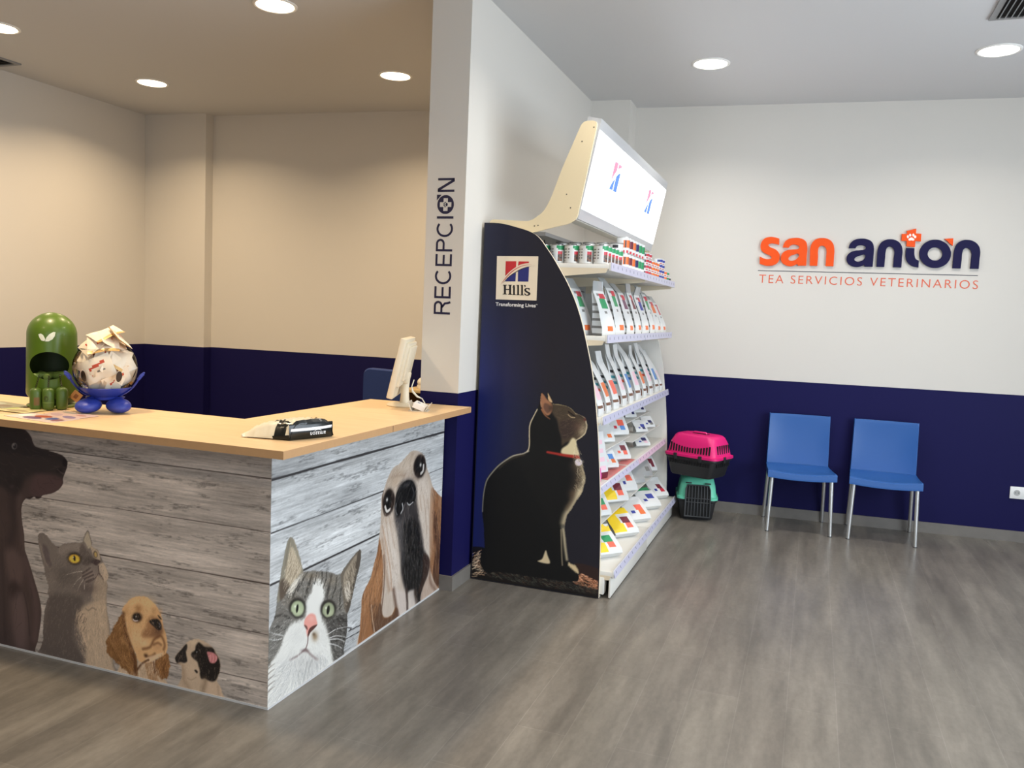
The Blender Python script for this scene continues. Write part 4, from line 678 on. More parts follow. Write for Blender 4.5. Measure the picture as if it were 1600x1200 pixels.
SIGN={'s': [[[-757.7,2146.2,1],[-755.7,2099.3,1],[-791.1,2107.7],[-817.4,2108.4],[-834.2,2096.6],[-818.5,2080.0],[-782.5,2065.6],[-754.6,2039.0],[-745.0,2009.0],[-753.0,1972.6],[-780.5,1947.8],[-820.8,1938.9],[-856.2,1942.8],[-888.1,1954.2,1],[-891.7,2008.8,1],[-859.6,1994.4],[-830.0,1989.0],[-805.5,1998.6],[-814.1,2014.8],[-850.3,2030.9],[-881.2,2054.6],[-890.8,2084.7],[-885.3,2118.1],[-863.7,2145.7],[-829.4,2157.1],[-794.4,2155.8]]],
'a': [[[-728.3,2079.9,1],[-721.8,2111.9],[-697.6,2139.4],[-655.3,2152.0],[-603.5,2149.9],[-567.9,2129.6],[-554.2,2097.0],[-551.7,2019.3],[-550.7,1947.5,1],[-611.4,1946.0,1],[-613.4,1959.1,1],[-641.2,1945.2],[-669.7,1939.7],[-705.1,1950.8],[-729.8,1973.2],[-736.9,2009.2],[-725.6,2039.6],[-695.1,2059.5],[-649.5,2066.4],[-615.5,2073.1],[-609.5,2087.0],[-628.8,2100.4],[-657.7,2102.3],[-677.1,2091.7],[-684.9,2079.5,1]],[[-609.7,2031.2],[-646.8,2026.8],[-674.6,2011.8],[-681.4,1993.6],[-666.7,1981.3],[-638.3,1986.2],[-617.5,2001.7]]],
'n': [[[-525.6,1948.1,1],[-528.9,2019.8],[-529.5,2085.5],[-516.3,2124.5],[-489.5,2147.6],[-450.5,2155.3],[-410.6,2148.8],[-377.9,2123.9],[-362.1,2082.8],[-358.7,2011.7],[-358.1,1947.6,1],[-413.3,1948.0,1],[-413.2,2010.5],[-417.7,2074.6],[-429.1,2092.2],[-449.3,2098.9],[-467.3,2089.7],[-473.8,2068.7],[-471.3,2009.2],[-472.7,1948.2,1]]],
'A': [[[-260.5,2083.0,1],[-251.9,2117.3],[-226.1,2144.2],[-182.7,2154.9],[-138.5,2151.5],[-104.1,2131.6],[-88.9,2096.8],[-85.6,2029.6],[-86.3,1950.3,1],[-140.1,1950.2,1],[-143.4,1964.8,1],[-167.8,1951.2],[-200.6,1946.2],[-240.4,1958.2],[-263.2,1981.3],[-269.6,2016.7],[-257.6,2043.5],[-225.8,2063.0],[-182.0,2069.8],[-149.5,2078.1],[-142.4,2092.9],[-157.0,2104.3],[-184.7,2106.7],[-206.1,2097.5],[-213.4,2083.9,1]],[[-143.1,2035.3],[-179.1,2029.9],[-204.8,2018.7],[-215.2,2001.9],[-199.7,1987.0],[-170.7,1990.6],[-149.7,2005.8]]],
'N': [[[-59.0,1951.0,1],[-60.1,2018.4],[-58.4,2082.8],[-46.0,2121.0],[-17.9,2145.9],[16.7,2154.1],[57.8,2147.2],[89.2,2123.4],[105.5,2086.0],[108.1,2016.4],[108.8,1950.7,1],[53.7,1951.0,1],[54.3,2015.2],[51.3,2076.2],[37.4,2095.1],[20.7,2101.2],[1.5,2089.8],[-4.9,2066.3],[-5.3,2013.8],[-7.1,1951.2,1]]],
't': [[[131.9,2092.3,1],[186.5,2091.6,1],[191.9,2035.6],[202.1,2013.9],[222.6,2003.4,1],[223.8,1953.6,1],[185.8,1961.4],[151.8,1985.5],[134.7,2019.9]]],
'cross': [[[127.7,2216.6,1],[187.8,2233.5,1],[187.8,2198.4,1],[224.1,2196.6,1],[225.2,2141.4,1],[188.3,2144.2,1],[188.4,2100.9,1],[131.0,2103.9,1],[131.7,2143.2,1],[95.7,2143.8,1],[94.5,2194.7,1],[129.3,2195.2,1]]],
'paw': [[[142.7,2174.0],[141.3,2166.3],[136.6,2163.0],[131.5,2166.1],[128.8,2173.8],[130.3,2181.6],[135.0,2184.9],[140.1,2181.8]],[[156.8,2185.8],[155.3,2178.4],[150.7,2175.3],[145.5,2178.3],[142.9,2185.6],[144.4,2193.0],[149.1,2196.1],[154.2,2193.1]],[[178.1,2186.7],[176.7,2178.9],[172.0,2175.7],[166.9,2178.8],[164.2,2186.5],[165.7,2194.3],[170.3,2197.5],[175.5,2194.4]],[[191.8,2174.2],[190.1,2166.9],[184.7,2163.7],[178.8,2166.7],[175.9,2174.0],[177.6,2181.3],[183.1,2184.5],[188.9,2181.5]],[[140.6,2152.6],[146.8,2163.1],[159.1,2169.7],[171.9,2163.5],[180.7,2152.7],[174.8,2146.3],[160.8,2148.3],[147.6,2145.8]]],
'o': [[[430.4,2056.9],[420.7,2006.0],[385.9,1968.0],[335.2,1953.1],[282.2,1965.4],[241.0,2001.8],[223.1,2052.5],[233.1,2103.8],[268.4,2141.7],[319.3,2156.2],[372.0,2143.5],[412.6,2107.2]],[[375.1,2054.6],[370.5,2031.0],[353.9,2013.3],[330.0,2006.5],[305.0,2012.2],[285.7,2029.1],[277.2,2052.5],[282.0,2076.2],[298.6,2093.8],[322.6,2100.6],[347.5,2094.8],[366.7,2077.9]]],
'accent': [[[378.1,2162.3,1],[436.7,2167.8,1],[437.9,2114.2,1],[414.5,2132.0],[394.7,2151.1]]],
'n2': [[[448.1,1953.7,1],[448.2,2024.1],[450.5,2087.0],[464.4,2127.2],[491.1,2150.5],[526.7,2157.9],[568.7,2148.9],[601.8,2121.2],[616.6,2084.7],[618.0,2016.6],[618.0,1954.1,1],[562.9,1953.8,1],[564.1,2015.4],[560.8,2075.0],[547.4,2093.5],[528.8,2100.5],[510.4,2091.1],[503.7,2071.0],[503.1,2014.0],[500.7,1953.9,1]]],
'line': [[-897.7,1902.2],[620.3,1907.0]],
'tag': [[-889.7,1807.9],[-893.5,1865.8],[628.7,1816.0],[624.0,1874.6]]}
LOGO={'plate': [[-1637.6,1800.7],[-1402.5,1803.2],[-1401.8,1569.4],[-1634.5,1567.8]],
'red': [[[-1585.6,1773.7,1],[-1525.5,1774.8,1],[-1525.6,1744.5,1],[-1552.8,1725.4],[-1570.4,1709.3],[-1585.1,1695.0,1]],[[-1512.4,1774.5,1],[-1453.5,1775.0,1],[-1453.7,1766.6,1],[-1478.6,1763.3],[-1499.5,1757.8],[-1514.4,1751.2,1]]],
'blue': [[[-1524.8,1714.1,1],[-1525.8,1667.7,1],[-1585.4,1666.1,1],[-1564.9,1688.6],[-1545.7,1702.8]],[[-1513.1,1724.0,1],[-1486.5,1737.6],[-1451.6,1746.9,1],[-1452.5,1668.3,1],[-1512.1,1667.5,1]]],
'swr': [[[-1609.2,1648.2,1],[-1584.6,1683.3],[-1552.4,1717.4],[-1516.9,1741.0],[-1481.2,1754.7],[-1436.3,1759.0,1],[-1481.1,1752.5],[-1515.3,1738.2],[-1549.3,1714.6],[-1581.5,1681.9]]],
'swk': [[[-1598.7,1653.4,1],[-1572.4,1685.0],[-1522.1,1721.5],[-1480.6,1741.2],[-1418.1,1753.8,1],[-1450.7,1747.5],[-1479.0,1738.4],[-1519.0,1718.8],[-1569.3,1683.7]]],
'hill': [[[-1590.6,1646.2,1],[-1579.0,1646.5,1],[-1576.8,1596.8,1],[-1588.4,1596.4,1]],[[-1596.6,1647.7,1],[-1573.8,1648.4,1],[-1573.7,1644.4,1],[-1596.4,1643.7,1]],[[-1595.4,1599.6,1],[-1572.3,1600.4,1],[-1572.1,1596.4,1],[-1595.2,1595.6,1]],[[-1560.9,1647.0,1],[-1549.3,1647.4,1],[-1547.0,1596.6,1],[-1558.6,1596.2,1]],[[-1566.2,1648.6,1],[-1545.7,1649.2,1],[-1545.5,1645.2,1],[-1566.0,1644.6,1]],[[-1564.6,1599.5,1],[-1542.5,1600.2,1],[-1542.3,1595.6,1],[-1564.4,1594.9,1]],[[-1578.0,1625.4,1],[-1559.9,1625.9,1],[-1559.7,1620.8,1],[-1577.8,1620.2,1]],[[-1537.2,1637.5,1],[-1527.4,1637.7,1],[-1525.6,1596.2,1],[-1535.3,1595.8,1]],[[-1541.5,1637.9,1],[-1527.5,1638.3,1],[-1527.3,1634.9,1],[-1541.3,1634.5,1]],[[-1540.9,1597.9,1],[-1520.8,1598.6,1],[-1520.6,1594.6,1],[-1540.7,1594.0,1]],[[-1514.2,1648.4,1],[-1504.5,1648.7,1],[-1502.1,1596.4,1],[-1511.8,1596.0,1]],[[-1518.8,1649.4,1],[-1504.6,1649.8,1],[-1504.4,1646.4,1],[-1518.7,1646.0,1]],[[-1517.1,1598.2,1],[-1497.7,1598.8,1],[-1497.5,1594.8,1],[-1516.9,1594.2,1]],[[-1491.8,1649.0,1],[-1482.1,1649.3,1],[-1479.6,1596.5,1],[-1489.3,1596.2,1]],[[-1496.4,1650.0,1],[-1482.1,1650.4,1],[-1482.0,1647.0,1],[-1496.2,1646.6,1]],[[-1494.6,1597.7,1],[-1475.2,1598.4,1],[-1475.0,1594.4,1],[-1494.4,1593.8,1]],[[-1528.0,1642.9],[-1529.3,1639.4],[-1532.9,1637.9],[-1536.7,1639.2],[-1538.4,1642.6],[-1537.0,1646.0],[-1533.4,1647.6],[-1529.7,1646.2]],[[-1475.7,1648.4],[-1469.7,1649.7],[-1466.5,1645.2],[-1471.2,1636.0,1],[-1472.4,1642.2]],[[-1443.0,1634.0,1],[-1443.0,1621.0,1],[-1450.6,1628.1],[-1460.3,1628.9],[-1462.5,1623.8],[-1452.1,1615.6],[-1440.7,1610.3],[-1437.9,1601.9],[-1446.6,1594.8],[-1458.6,1593.8],[-1470.2,1596.3,1],[-1471.5,1610.4,1],[-1464.4,1601.6],[-1453.4,1598.5],[-1449.4,1602.6],[-1459.4,1609.7],[-1470.3,1616.2],[-1472.8,1625.7],[-1464.7,1633.4],[-1453.0,1634.3]]],
'text': [[-1634.1,1531.5],[-1635.0,1551.7],[-1399.3,1534.1]]}
RECEP=[['R',1475,1545],['E',1559,1621],['C',1632,1711],['E',1727,1789],['P',1803,1868],['C',1877,1956],['I',1972,1984],['O',1996,2093],['N',2109,2180]]
PANEL_PROFILE=[[-1.719,1.979],[-1.641,1.977],[-1.559,1.962],[-1.427,1.919],[-1.348,1.833],[-1.287,1.747],[-1.222,1.641],[-1.163,1.51],[-1.113,1.344],[-1.073,1.179],[-1.047,1.012],[-1.023,0.81],[-0.995,0.471],[-0.984,0.196],[-0.98,0.004]]
HEADER_PROFILE=[[-1.573,1.984],[-1.464,1.99],[-1.391,2.041],[-1.355,2.111],[-1.299,2.27],[-1.201,2.505],[-1.12,2.504],[-1.21,2.007],[-1.249,1.978],[-1.354,1.954],[-1.45,1.929]]
# ------------------------------------------------------------------ printed murals: painted onto a fine vertex grid
def vnoise(U, V, su, sv, seed):
    rg = np.random.RandomState(seed); a = U/su; b = V/sv
    i = np.floor(a).astype(int); j = np.floor(b).astype(int); fa = a-i; fb = b-j
    fa = fa*fa*(3-2*fa); fb = fb*fb*(3-2*fb); i0, j0 = i.min(), j.min()
    T = rg.rand(i.max()-i0+2, j.max()-j0+2); i -= i0; j -= j0
    return (T[i, j]*(1-fa)+T[i+1, j]*fa)*(1-fb)+(T[i, j+1]*(1-fa)+T[i+1, j+1]*fa)*fb
def spline(p, closed=True, sub=6):
    n = len(p); out = []
    for i in range(n if closed else n-1):
        g = (lambda k: p[k % n]) if closed else (lambda k: p[min(max(k, 0), n-1)])
        a, b, c, d = g(i-1), g(i), g(i+1), g(i+2)
        for t in np.arange(sub)/sub:
            out.append(.5*((2*b)+(c-a)*t+(2*a-5*b+4*c-d)*t*t+(3*b-a-3*c+d)*t**3))
    if not closed: out.append(p[-1])
    return np.array(out)
class Paint:
    """U, V: grid of print coordinates in mm, shape (nu, nv)"""
    def __init__(s, U, V, base):
        s.U, s.V = U, V; s.rgb = np.array(base, float); s.u0 = U[:, 0]; s.seed = 7
        s.N1 = vnoise(U, V, 7, 7, 1)-.5; s.N2 = vnoise(U, V, 3.5, 3.5, 2)-.5
        s.clip = None
        s.um = (U.min(1), U.max(1)); s.vm = (V.min(0), V.max(0))
    def win(s, lo, hi):
        i = np.where((s.um[1] >= lo[0]) & (s.um[0] <= hi[0]))[0]; j = np.where((s.vm[1] >= lo[1]) & (s.vm[0] <= hi[1]))[0]
        if not len(i) or not len(j): return None
        return slice(i[0], i[-1]+1), slice(j[0], j[-1]+1)
    def mix(s, w, a, col):
        if s.clip is not None: a = a*s.clip[w]
        a = a[..., None]; s.rgb[w] = s.rgb[w]*(1-a)+np.array(col, float)*a
    def sd(s, w, P):
        x, y = s.U[w], s.V[w]; d = np.full(x.shape, 1e9); ins = np.zeros(x.shape, bool)
        for k in range(len(P)):
            a, b = P[k], P[(k+1) % len(P)]; e = b-a; L = e@e
            if L < 1e-9: continue
            t = np.clip(((x-a[0])*e[0]+(y-a[1])*e[1])/L, 0, 1)
            d = np.minimum(d, (x-a[0]-t*e[0])**2+(y-a[1]-t*e[1])**2)
            if a[1] != b[1]:
                c = ((a[1] > y) != (b[1] > y)) & (x < (b[0]-a[0])*(y-a[1])/(b[1]-a[1])+a[0]); ins ^= c
        d = np.sqrt(d); return np.where(ins, d, -d)
    def poly(s, col, soft, wob, op, sm, fl):
        P = np.array(fl, float).reshape(-1, 2)
        if sm: P = spline(P)
        m = soft*2+wob*2+2; w = s.win(P.min(0)-m, P.max(0)+m)
        if w is None: return
        d = s.sd(w, P)
        if wob: d = d+wob*1.6*(s.N1[w]+.7*s.N2[w])
        t = np.clip(d/(2*max(soft, .5))+.5, 0, 1); s.mix(w, op*t*t*(3-2*t), col)
    def stroke(s, col, w0, w1, op, soft, fl, sm=True):
        P = np.array(fl, float).reshape(-1, 2)
        if sm and len(P) > 2: P = spline(P, False, 5)
        m = max(w0, w1)+2; w = s.win(P.min(0)-m, P.max(0)+m)
        if w is None: return
        x, y = s.U[w], s.V[w]; best = np.full(x.shape, 1e9); n = len(P)-1
        for k in range(n):
            a, b = P[k], P[k+1]; e = b-a; L = max(e@e, 1e-9)
            t = np.clip(((x-a[0])*e[0]+(y-a[1])*e[1])/L, 0, 1)
            hw = (w0+(w1-w0)*(k+t)/n)/2
            best = np.minimum(best, np.hypot(x-a[0]-t*e[0], y-a[1]-t*e[1])-hw)
        sf = max(.7, soft*max(w0, w1)/10); t = np.clip(.5-best/(2*sf), 0, 1); s.mix(w, op*t*t*(3-2*t), col)
    def blob(s, col, op, pw, q):
        cx, cy, ax, ay, bx, by = q; r = np.array([abs(ax)+abs(bx), abs(ay)+abs(by)])*1.5
        w = s.win(np.array([cx, cy])-r, np.array([cx, cy])+r)
        if w is None: return
        x, y = s.U[w]-cx, s.V[w]-cy; D = ax*by-ay*bx
        p = (x*by-y*bx)/D; q = (y*ax-x*ay)/D; d = p*p+q*q
        s.mix(w, op*(np.exp(-d**(pw/2)*1.2) if pw <= 2 else 1/(1+np.clip(d, 0, 4)**(pw*1.5))), col)
    def fur(s, cols, n, ln, wd, op, flow, fl):
        P = np.array(fl, float).reshape(-1, 2); F = np.array(flow, float).reshape(-1, 4); s.seed += 1
        rg = np.random.RandomState(s.seed); lo, hi = P.min(0), P.max(0); k = 0; guard = 0
        while k < n and guard < n*12:
            guard += 1
            q = lo+(hi-lo)*rg.rand(2); ins = False
            for i in range(len(P)):
                a, b = P[i], P[(i+1) % len(P)]
                if (a[1] > q[1]) != (b[1] > q[1]) and q[0] < (b[0]-a[0])*(q[1]-a[1])/(b[1]-a[1])+a[0]: ins = not ins
            if not ins: continue
            k += 1
            wt = 1/(((F[:, :2]-q)**2).sum(1)+100); d = (F[:, 2:]*wt[:, None]).sum(0); d /= np.hypot(*d)+1e-9
            an = rg.normal(0, .28); d = np.array([d[0]*math.cos(an)-d[1]*math.sin(an), d[0]*math.sin(an)+d[1]*math.cos(an)])
            l = ln*(.6+.8*rg.rand()); c = cols[rg.randint(len(cols))]; nrm = np.array([-d[1], d[0]])*rg.normal(0, .08)*l
            a, m, e = q-d*l/2, q+nrm, q+d*l/2
            s.stroke(c, wd*.9, wd*.3, op*(.5+.5*rg.rand()), .5, [*a, *m, *e], False)
    def setclip(s, fl):
        s.clip = None
        if fl:
            P = spline(np.array(fl, float).reshape(-1, 2)); c = np.zeros(s.U.shape); w = s.win(P.min(0)-6, P.max(0)+6)
            c[w] = np.clip((s.sd(w, P)+3.2*(s.N1[w]+.7*s.N2[w]))/3+.5, 0, 1); s.clip = c
    def run(s, ops):
        for o in ops:
            if o[0] == 'p': s.poly(*o[1:])
            elif o[0] == 's': s.stroke(*o[1:])
            elif o[0] == 'b': s.blob(*o[1:])
            elif o[0] == 'f': s.fur(*o[1:])
            elif o[0] == 'c': s.setclip(o[1])
def print_mat(name, rough):
    m = bpy.data.materials.new(name); m.use_nodes = True; n = m.node_tree; b = n.nodes['Principled BSDF']
    a = n.nodes.new('ShaderNodeAttribute'); a.attribute_name = 'print'; n.links.new(a.outputs['Color'], b.inputs['Base Color'])
    b.inputs['Roughness'].default_value = rough; b.inputs['Specular IOR Level'].default_value = .35
    return m
def print_mesh(name, paint, to3d, gain, mat, parent):
    """grid -> mesh with the ink as a colour attribute"""
    nu, nv = paint.U.shape; co = to3d(paint.U.ravel()/1000, paint.V.ravel()/1000)
    I = np.arange(nu*nv).reshape(nu, nv)
    q = np.stack([I[:-1, :-1], I[1:, :-1], I[1:, 1:], I[:-1, 1:]], -1).reshape(-1, 4)
    me = bpy.data.meshes.new(name); me.vertices.add(len(co)); me.vertices.foreach_set('co', (co-np.array(parent_loc(parent))).ravel())
    me.loops.add(q.size); me.loops.foreach_set('vertex_index', q.ravel().astype(np.int32))
    me.polygons.add(len(q)); me.polygons.foreach_set('loop_start', np.arange(0, q.size, 4, dtype=np.int32)); me.update(calc_edges=True)
    c = np.clip(paint.rgb, 0, 255)/255; c = np.where(c <= .04045, c/12.92, ((c+.055)/1.055)**2.4).reshape(-1, 3)
    c = np.clip(c*np.array(gain), 0, .9); at = me.color_attributes.new('print', 'FLOAT_COLOR', 'POINT')
    at.data.foreach_set('color', np.hstack([c, np.ones((len(c), 1))]).ravel().astype(np.float32))
    return link_mesh(name, me, mat, parent, 0)
def parent_loc(p):
    while p.parent: p = p.parent
    return p.matrix_basis.translation
def wood(U, V, base, seed, joints):
    """weathered pale planks: per-board tone, grain streaks, worn patches and dark scuffs"""
    k = np.zeros(U.shape)
    for j in joints: k += (V > j)
    tone = np.array([.96, 1.02, .98, 1.03, 1.0, .96, 1.0])[k.astype(int)]; Uo = U+k*613
    g = (vnoise(Uo, V, 160, 5, seed)-.5)*.13+(vnoise(Uo, V, 60, 2.6, seed+1)-.5)*.13+(vnoise(Uo, V, 260, 40, seed+2)-.5)*.24+(vnoise(Uo, V, 9, 3, seed+5)-.5)*.06
    sc = vnoise(Uo, V, 120, 16, seed+3)*.6+vnoise(Uo, V, 22, 3.2, seed+4)*.4
    dark = np.clip((sc-.64)/.16, 0, 1)*.34*(.4+.6*vnoise(Uo, V, 5, 4, seed+6))
    lite = np.clip((vnoise(Uo, V, 90, 7, seed+8)-.70)/.2, 0, 1)*.07+(vnoise(Uo, V, 30, 3, seed+9)-.5)*.07
    return (np.array(base, float)[None, None]*((tone*(1+g)+lite)*(1-dark))[..., None])
# ------------------------------------------------------------------ reception counter
PANEL = pm('panel_white_edge', (205, 205, 205), .5)
CARC = pm('carcass_white', (190, 188, 184), .5)
cnt = thing('reception_counter', 'L-shaped reception counter with beech top and animal-printed plank panels', 'counter', (-3, 2.7, 0))
b = MB(); b.bb(-4.4, -1.802, 2.481, 2.50, 0, .97); b.build('front_panel', PANEL, cnt, 0)
b = MB(); b.bb(-1.821, -1.802, 2.50, 3.966, 0, .97); b.build('side_panel', PANEL, cnt, 0)
b = MB(); b.bb(-4.4, -4.38, 2.50, 2.86, 0, .97); b.bb(-2.2, -2.18, 2.87, 3.96, .0, .97); b.bb(-4.38, -2.2, 2.85, 2.87, 0, .97); b.bb(-2.18, -1.83, 3.90, 3.92, 0, .97); b.build('carcass', CARC, cnt, 0)
b = MB(); b.bb(-4.4, -1.7995, 2.4765, 2.4805, 0, .008); b.bb(-1.8015, -1.797, 2.4765, 3.966, 0, .008); b.build('edge_strip', PANEL, cnt, 0)
def beech():
    m = bpy.data.materials.new('beech_laminate'); m.use_nodes = True; n = m.node_tree; L = n.links; bs = n.nodes['Principled BSDF']
    g = n.nodes.new('ShaderNodeNewGeometry'); mp = n.nodes.new('ShaderNodeMapping'); mp.inputs['Scale'].default_value = (3, 45, 45); L.new(g.outputs['Position'], mp.inputs[0])
    z = n.nodes.new('ShaderNodeTexNoise'); z.inputs['Scale'].default_value = 1; z.inputs['Detail'].default_value = 4; L.new(mp.outputs[0], z.inputs[0])
    cr = n.nodes.new('ShaderNodeValToRGB'); cr.color_ramp.elements[0].position = .3; cr.color_ramp.elements[1].position = .7
    cr.color_ramp.elements[0].color = (*lin((222, 188, 142)), 1); cr.color_ramp.elements[1].color = (*lin((232, 200, 156)), 1)
    L.new(z.outputs[0], cr.inputs[0]); L.new(cr.outputs[0], bs.inputs['Base Color']); bs.inputs['Roughness'].default_value = .42; bs.inputs['Specular IOR Level'].default_value = .35
    return m
BEECH = beech(); EDGE = pm('beech_edge', (190, 148, 104), .5, noise=.06, nscale=60)
b = MB(); top = [(-4.6, 2.342), (-1.655, 2.342), (-1.655, 3.975), (-2.235, 3.945), (-2.255, 2.911), (-4.6, 2.911)]
b.prism([(x, y, .971) for x, y in top], (0, 0, .029), 0, 1)
b.bb(-1.6552, -1.6545, 3.118, 3.121, .9715, .9995, 0, 2)
b.build('worktop', [BEECH, EDGE, pm('joint_line', (96, 70, 46), .6)], cnt, 0)
uF = np.concatenate([np.arange(-4400, -3300, 25), np.arange(-3300, -1799.9, 3)]); uF[-1] = -1800; vF = np.arange(0, 970.1, 3.0); vF[-1] = 970
U, V = np.meshgrid(uF, vF, indexing='ij')
pt = Paint(U, V, wood(U, V, (150, 140, 131), 11, (70, 275, 471, 667, 866))); pt.run(ART_F)
PM = print_mat('mural_print', .42)
GAIN_F = (1.8, 1.8, 1.82); GAIN_S = (.94, .92, .88); GAIN_G = (1.3, 1.3, 1.3)
fp = [o for o in cnt.children if o.name.startswith('front_panel')][0]; sp_ = [o for o in cnt.children if o.name.startswith('side_panel')][0]
print_mesh('printed_mural', pt, lambda u, v: np.stack([u, np.full_like(u, 2.4795), v], 1), GAIN_F, PM, fp)['label'] = 'mural print of a dark hound, grey cat, spaniel and pug on planks'
uS = np.arange(2479, 3966, 3.6); vS = np.arange(0, 970.1, 3.0); vS[-1] = 970
U, V = np.meshgrid(uS, vS, indexing='ij')
pt = Paint(U, V, wood(U, V, (190, 193, 197), 31, (30, 265, 470, 665, 865))); pt.run(ART_S)
print_mesh('printed_mural', pt, lambda u, v: np.stack([np.full_like(u, -1.8005), u, v], 1), GAIN_S, PM, sp_)['label'] = 'mural print of a tabby cat and a basset hound on pale planks'
# ------------------------------------------------------------------ product display (two-bay shelving with a lit header)
GX0, GX1, GY0, GY1 = -1.715, -1.015, 4.235, 6.32
gon = thing('display_shelving', 'tall two-bay pet food display with cat-printed side panel and lit header', 'display shelf', (-1.35, 5.25, 0))
GW = pm('shelf_white', (226, 223, 215), .4); GCR = pm('shelf_cream_edge', (226, 212, 186), .45)
STRIP = pm('price_strip_lilac', (196, 194, 214), .35); STRIPP = pm('price_strip_pink', (214, 188, 204), .35); TICK = pm('strip_tick', (70, 72, 104), .5)
NAVYP = pm('side_panel_navy', (30, 30, 42), .4)
def profile_curve():
    P = spline(np.array(PANEL_PROFILE), False, 5); return P
PP = profile_curve()
poly = [(-1.718, .004)] + [tuple(p) for p in PP]
b = MB(); b.prism([(x, 4.2155, z) for x, z in poly], (0, .0195, 0), 0, 1); sidep = b.build('side_panel', [NAVYP, GCR], gon, 0)
b = MB(); b.prism([(x, GY1, z) for x, z in poly], (0, .0195, 0), 0, 0); b.build('far_side_panel', GW, gon, 0)
# the print on the side panel follows its curved outline
PPm = PP*1000
vG = np.concatenate([np.arange(8, 1130, 3.0), np.arange(1130, 1976, 14.0)])
xr = np.interp(vG, PPm[::-1, 1], PPm[::-1, 0]) - 5
fr = np.linspace(0, 1, 246)
U = -1713 + fr[:, None]*(xr[None, :]+1713); V = np.broadcast_to(vG[None, :], U.shape).copy()
tx = np.clip((U+1715)/700, 0, 1); tz = np.clip(V/1900, 0, 1)
bl = np.clip(1-tx*1.7, 0, 1)**1.2*(1-np.clip((V-1150)/700, 0, .75))
base = np.stack([29+bl*(-6), 28+bl*3, 36+bl*52], -1)
pt = Paint(U, V, base); pt.run(ART_G)
mu = print_mesh('printed_mural', pt, lambda u, v: np.stack([u, np.full_like(u, 4.2145), v], 1), GAIN_G, print_mat('side_print', .45), sidep)
mu['label'] = 'photo print of a back-lit black cat with a red collar'
INK = pm('ink_black', (22, 16, 18), .5); LRED = pm('logo_red', (196, 40, 44), .5); LBLU = pm('logo_blue', (36, 40, 112), .5)
PLATE = pm('logo_plate', (238, 222, 196), .45); WINK = pm('ink_white', (232, 228, 224), .5)
def flat(name, splines, mat, y, parent, corner=False, ext=.0004):
    me = shapes2d(splines, ext, 0, corner); place(me, frame((0, y, 0), (1, 0, 0), (0, -1, 0)), parent)
    return link_mesh(name, me, mat, parent, 0)
flat('logo_plate', [[p+[1] for p in LOGO['plate']]], PLATE, 4.2138, sidep)
flat('logo_red', LOGO['red'], LRED, 4.2130, sidep); flat('logo_blue', LOGO['blue'], LBLU, 4.2130, sidep)
flat('logo_swoosh', LOGO['swr'], LRED, 4.2128, sidep); flat('logo_swoosh', LOGO['swk'], INK, 4.2128, sidep)
for i, s in enumerate(LOGO['hill']): pass
b = MB()
for s in LOGO['hill']:
    me = shapes2d([s], .0004); place(me, frame((0, 4.2130, 0), (1, 0, 0), (0, -1, 0)), sidep); b.bm.from_mesh(me); bpy.data.meshes.remove(me)
b.build('logo_lettering', INK, sidep, 0, world=False)
me = fit_mesh(text_mesh('Transforming Lives', .03, .0004, 1.02, .0006), -1.6345, -1.405, 1.5265, 1.5525); place(me, frame((0, 4.2138, 0), (1, 0, 0), (0, -1, 0)), sidep); link_mesh('slogan_lettering', me, WINK, sidep, 0)
me = fit_mesh(text_mesh('TM', .01, .0004), -1.4035, -1.396, 1.5455, 1.5505); place(me, frame((0, 4.2138, 0), (1, 0, 0), (0, -1, 0)), sidep); link_mesh('slogan_lettering', me, WINK, sidep, 0)
# back panels with horizontal slots, uprights, base, shelves
BACK = pm('back_panel_grey', (176, 176, 176), .5); SLOT = pm('slot_dark', (52, 52, 54), .7)
for y0, y1 in ((GY0, 5.275), (5.285, GY1)):
    b = MB(); b.bb(-1.715, -1.700, y0, y1, .16, 1.98, 0, 0)
    for k in range(17): b.bb(-1.7001, -1.6995, y0+.04, y1-.04, .28+k*.1, .286+k*.1, 0, 1)
    b.build('back_panel', [BACK, SLOT], gon, 0)
b = MB(); b.bb(-1.705, -1.67, 5.263, 5.297, 0, 1.98); b.build('upright', GW, gon, 0)
b = MB(); b.bb(-1.705, -.96, GY0, 4.30, .02, .115, .004); b.bb(-.9605, -.9595, 4.245, 4.29, .035, .10, 0, 0); b.build('base_end_box', GW, gon)
b = MB(); b.bb(-.935, -.925, 4.243, 5.27, .005, .125, .002); b.build('kick_plate', GW, gon)
b = MB(); b.bb(-.940, -.930, 5.273, GY1, .005, .125, .002); b.build('kick_plate', GW, gon)
for y in (4.265, 5.28, 6.29):
    b = MB(); b.lathe([(.018, 0), (.018, .006), (.007, .008), (.007, .03)], (-1.0, y, 0), 16); b.build('levelling_foot', GW, gon)
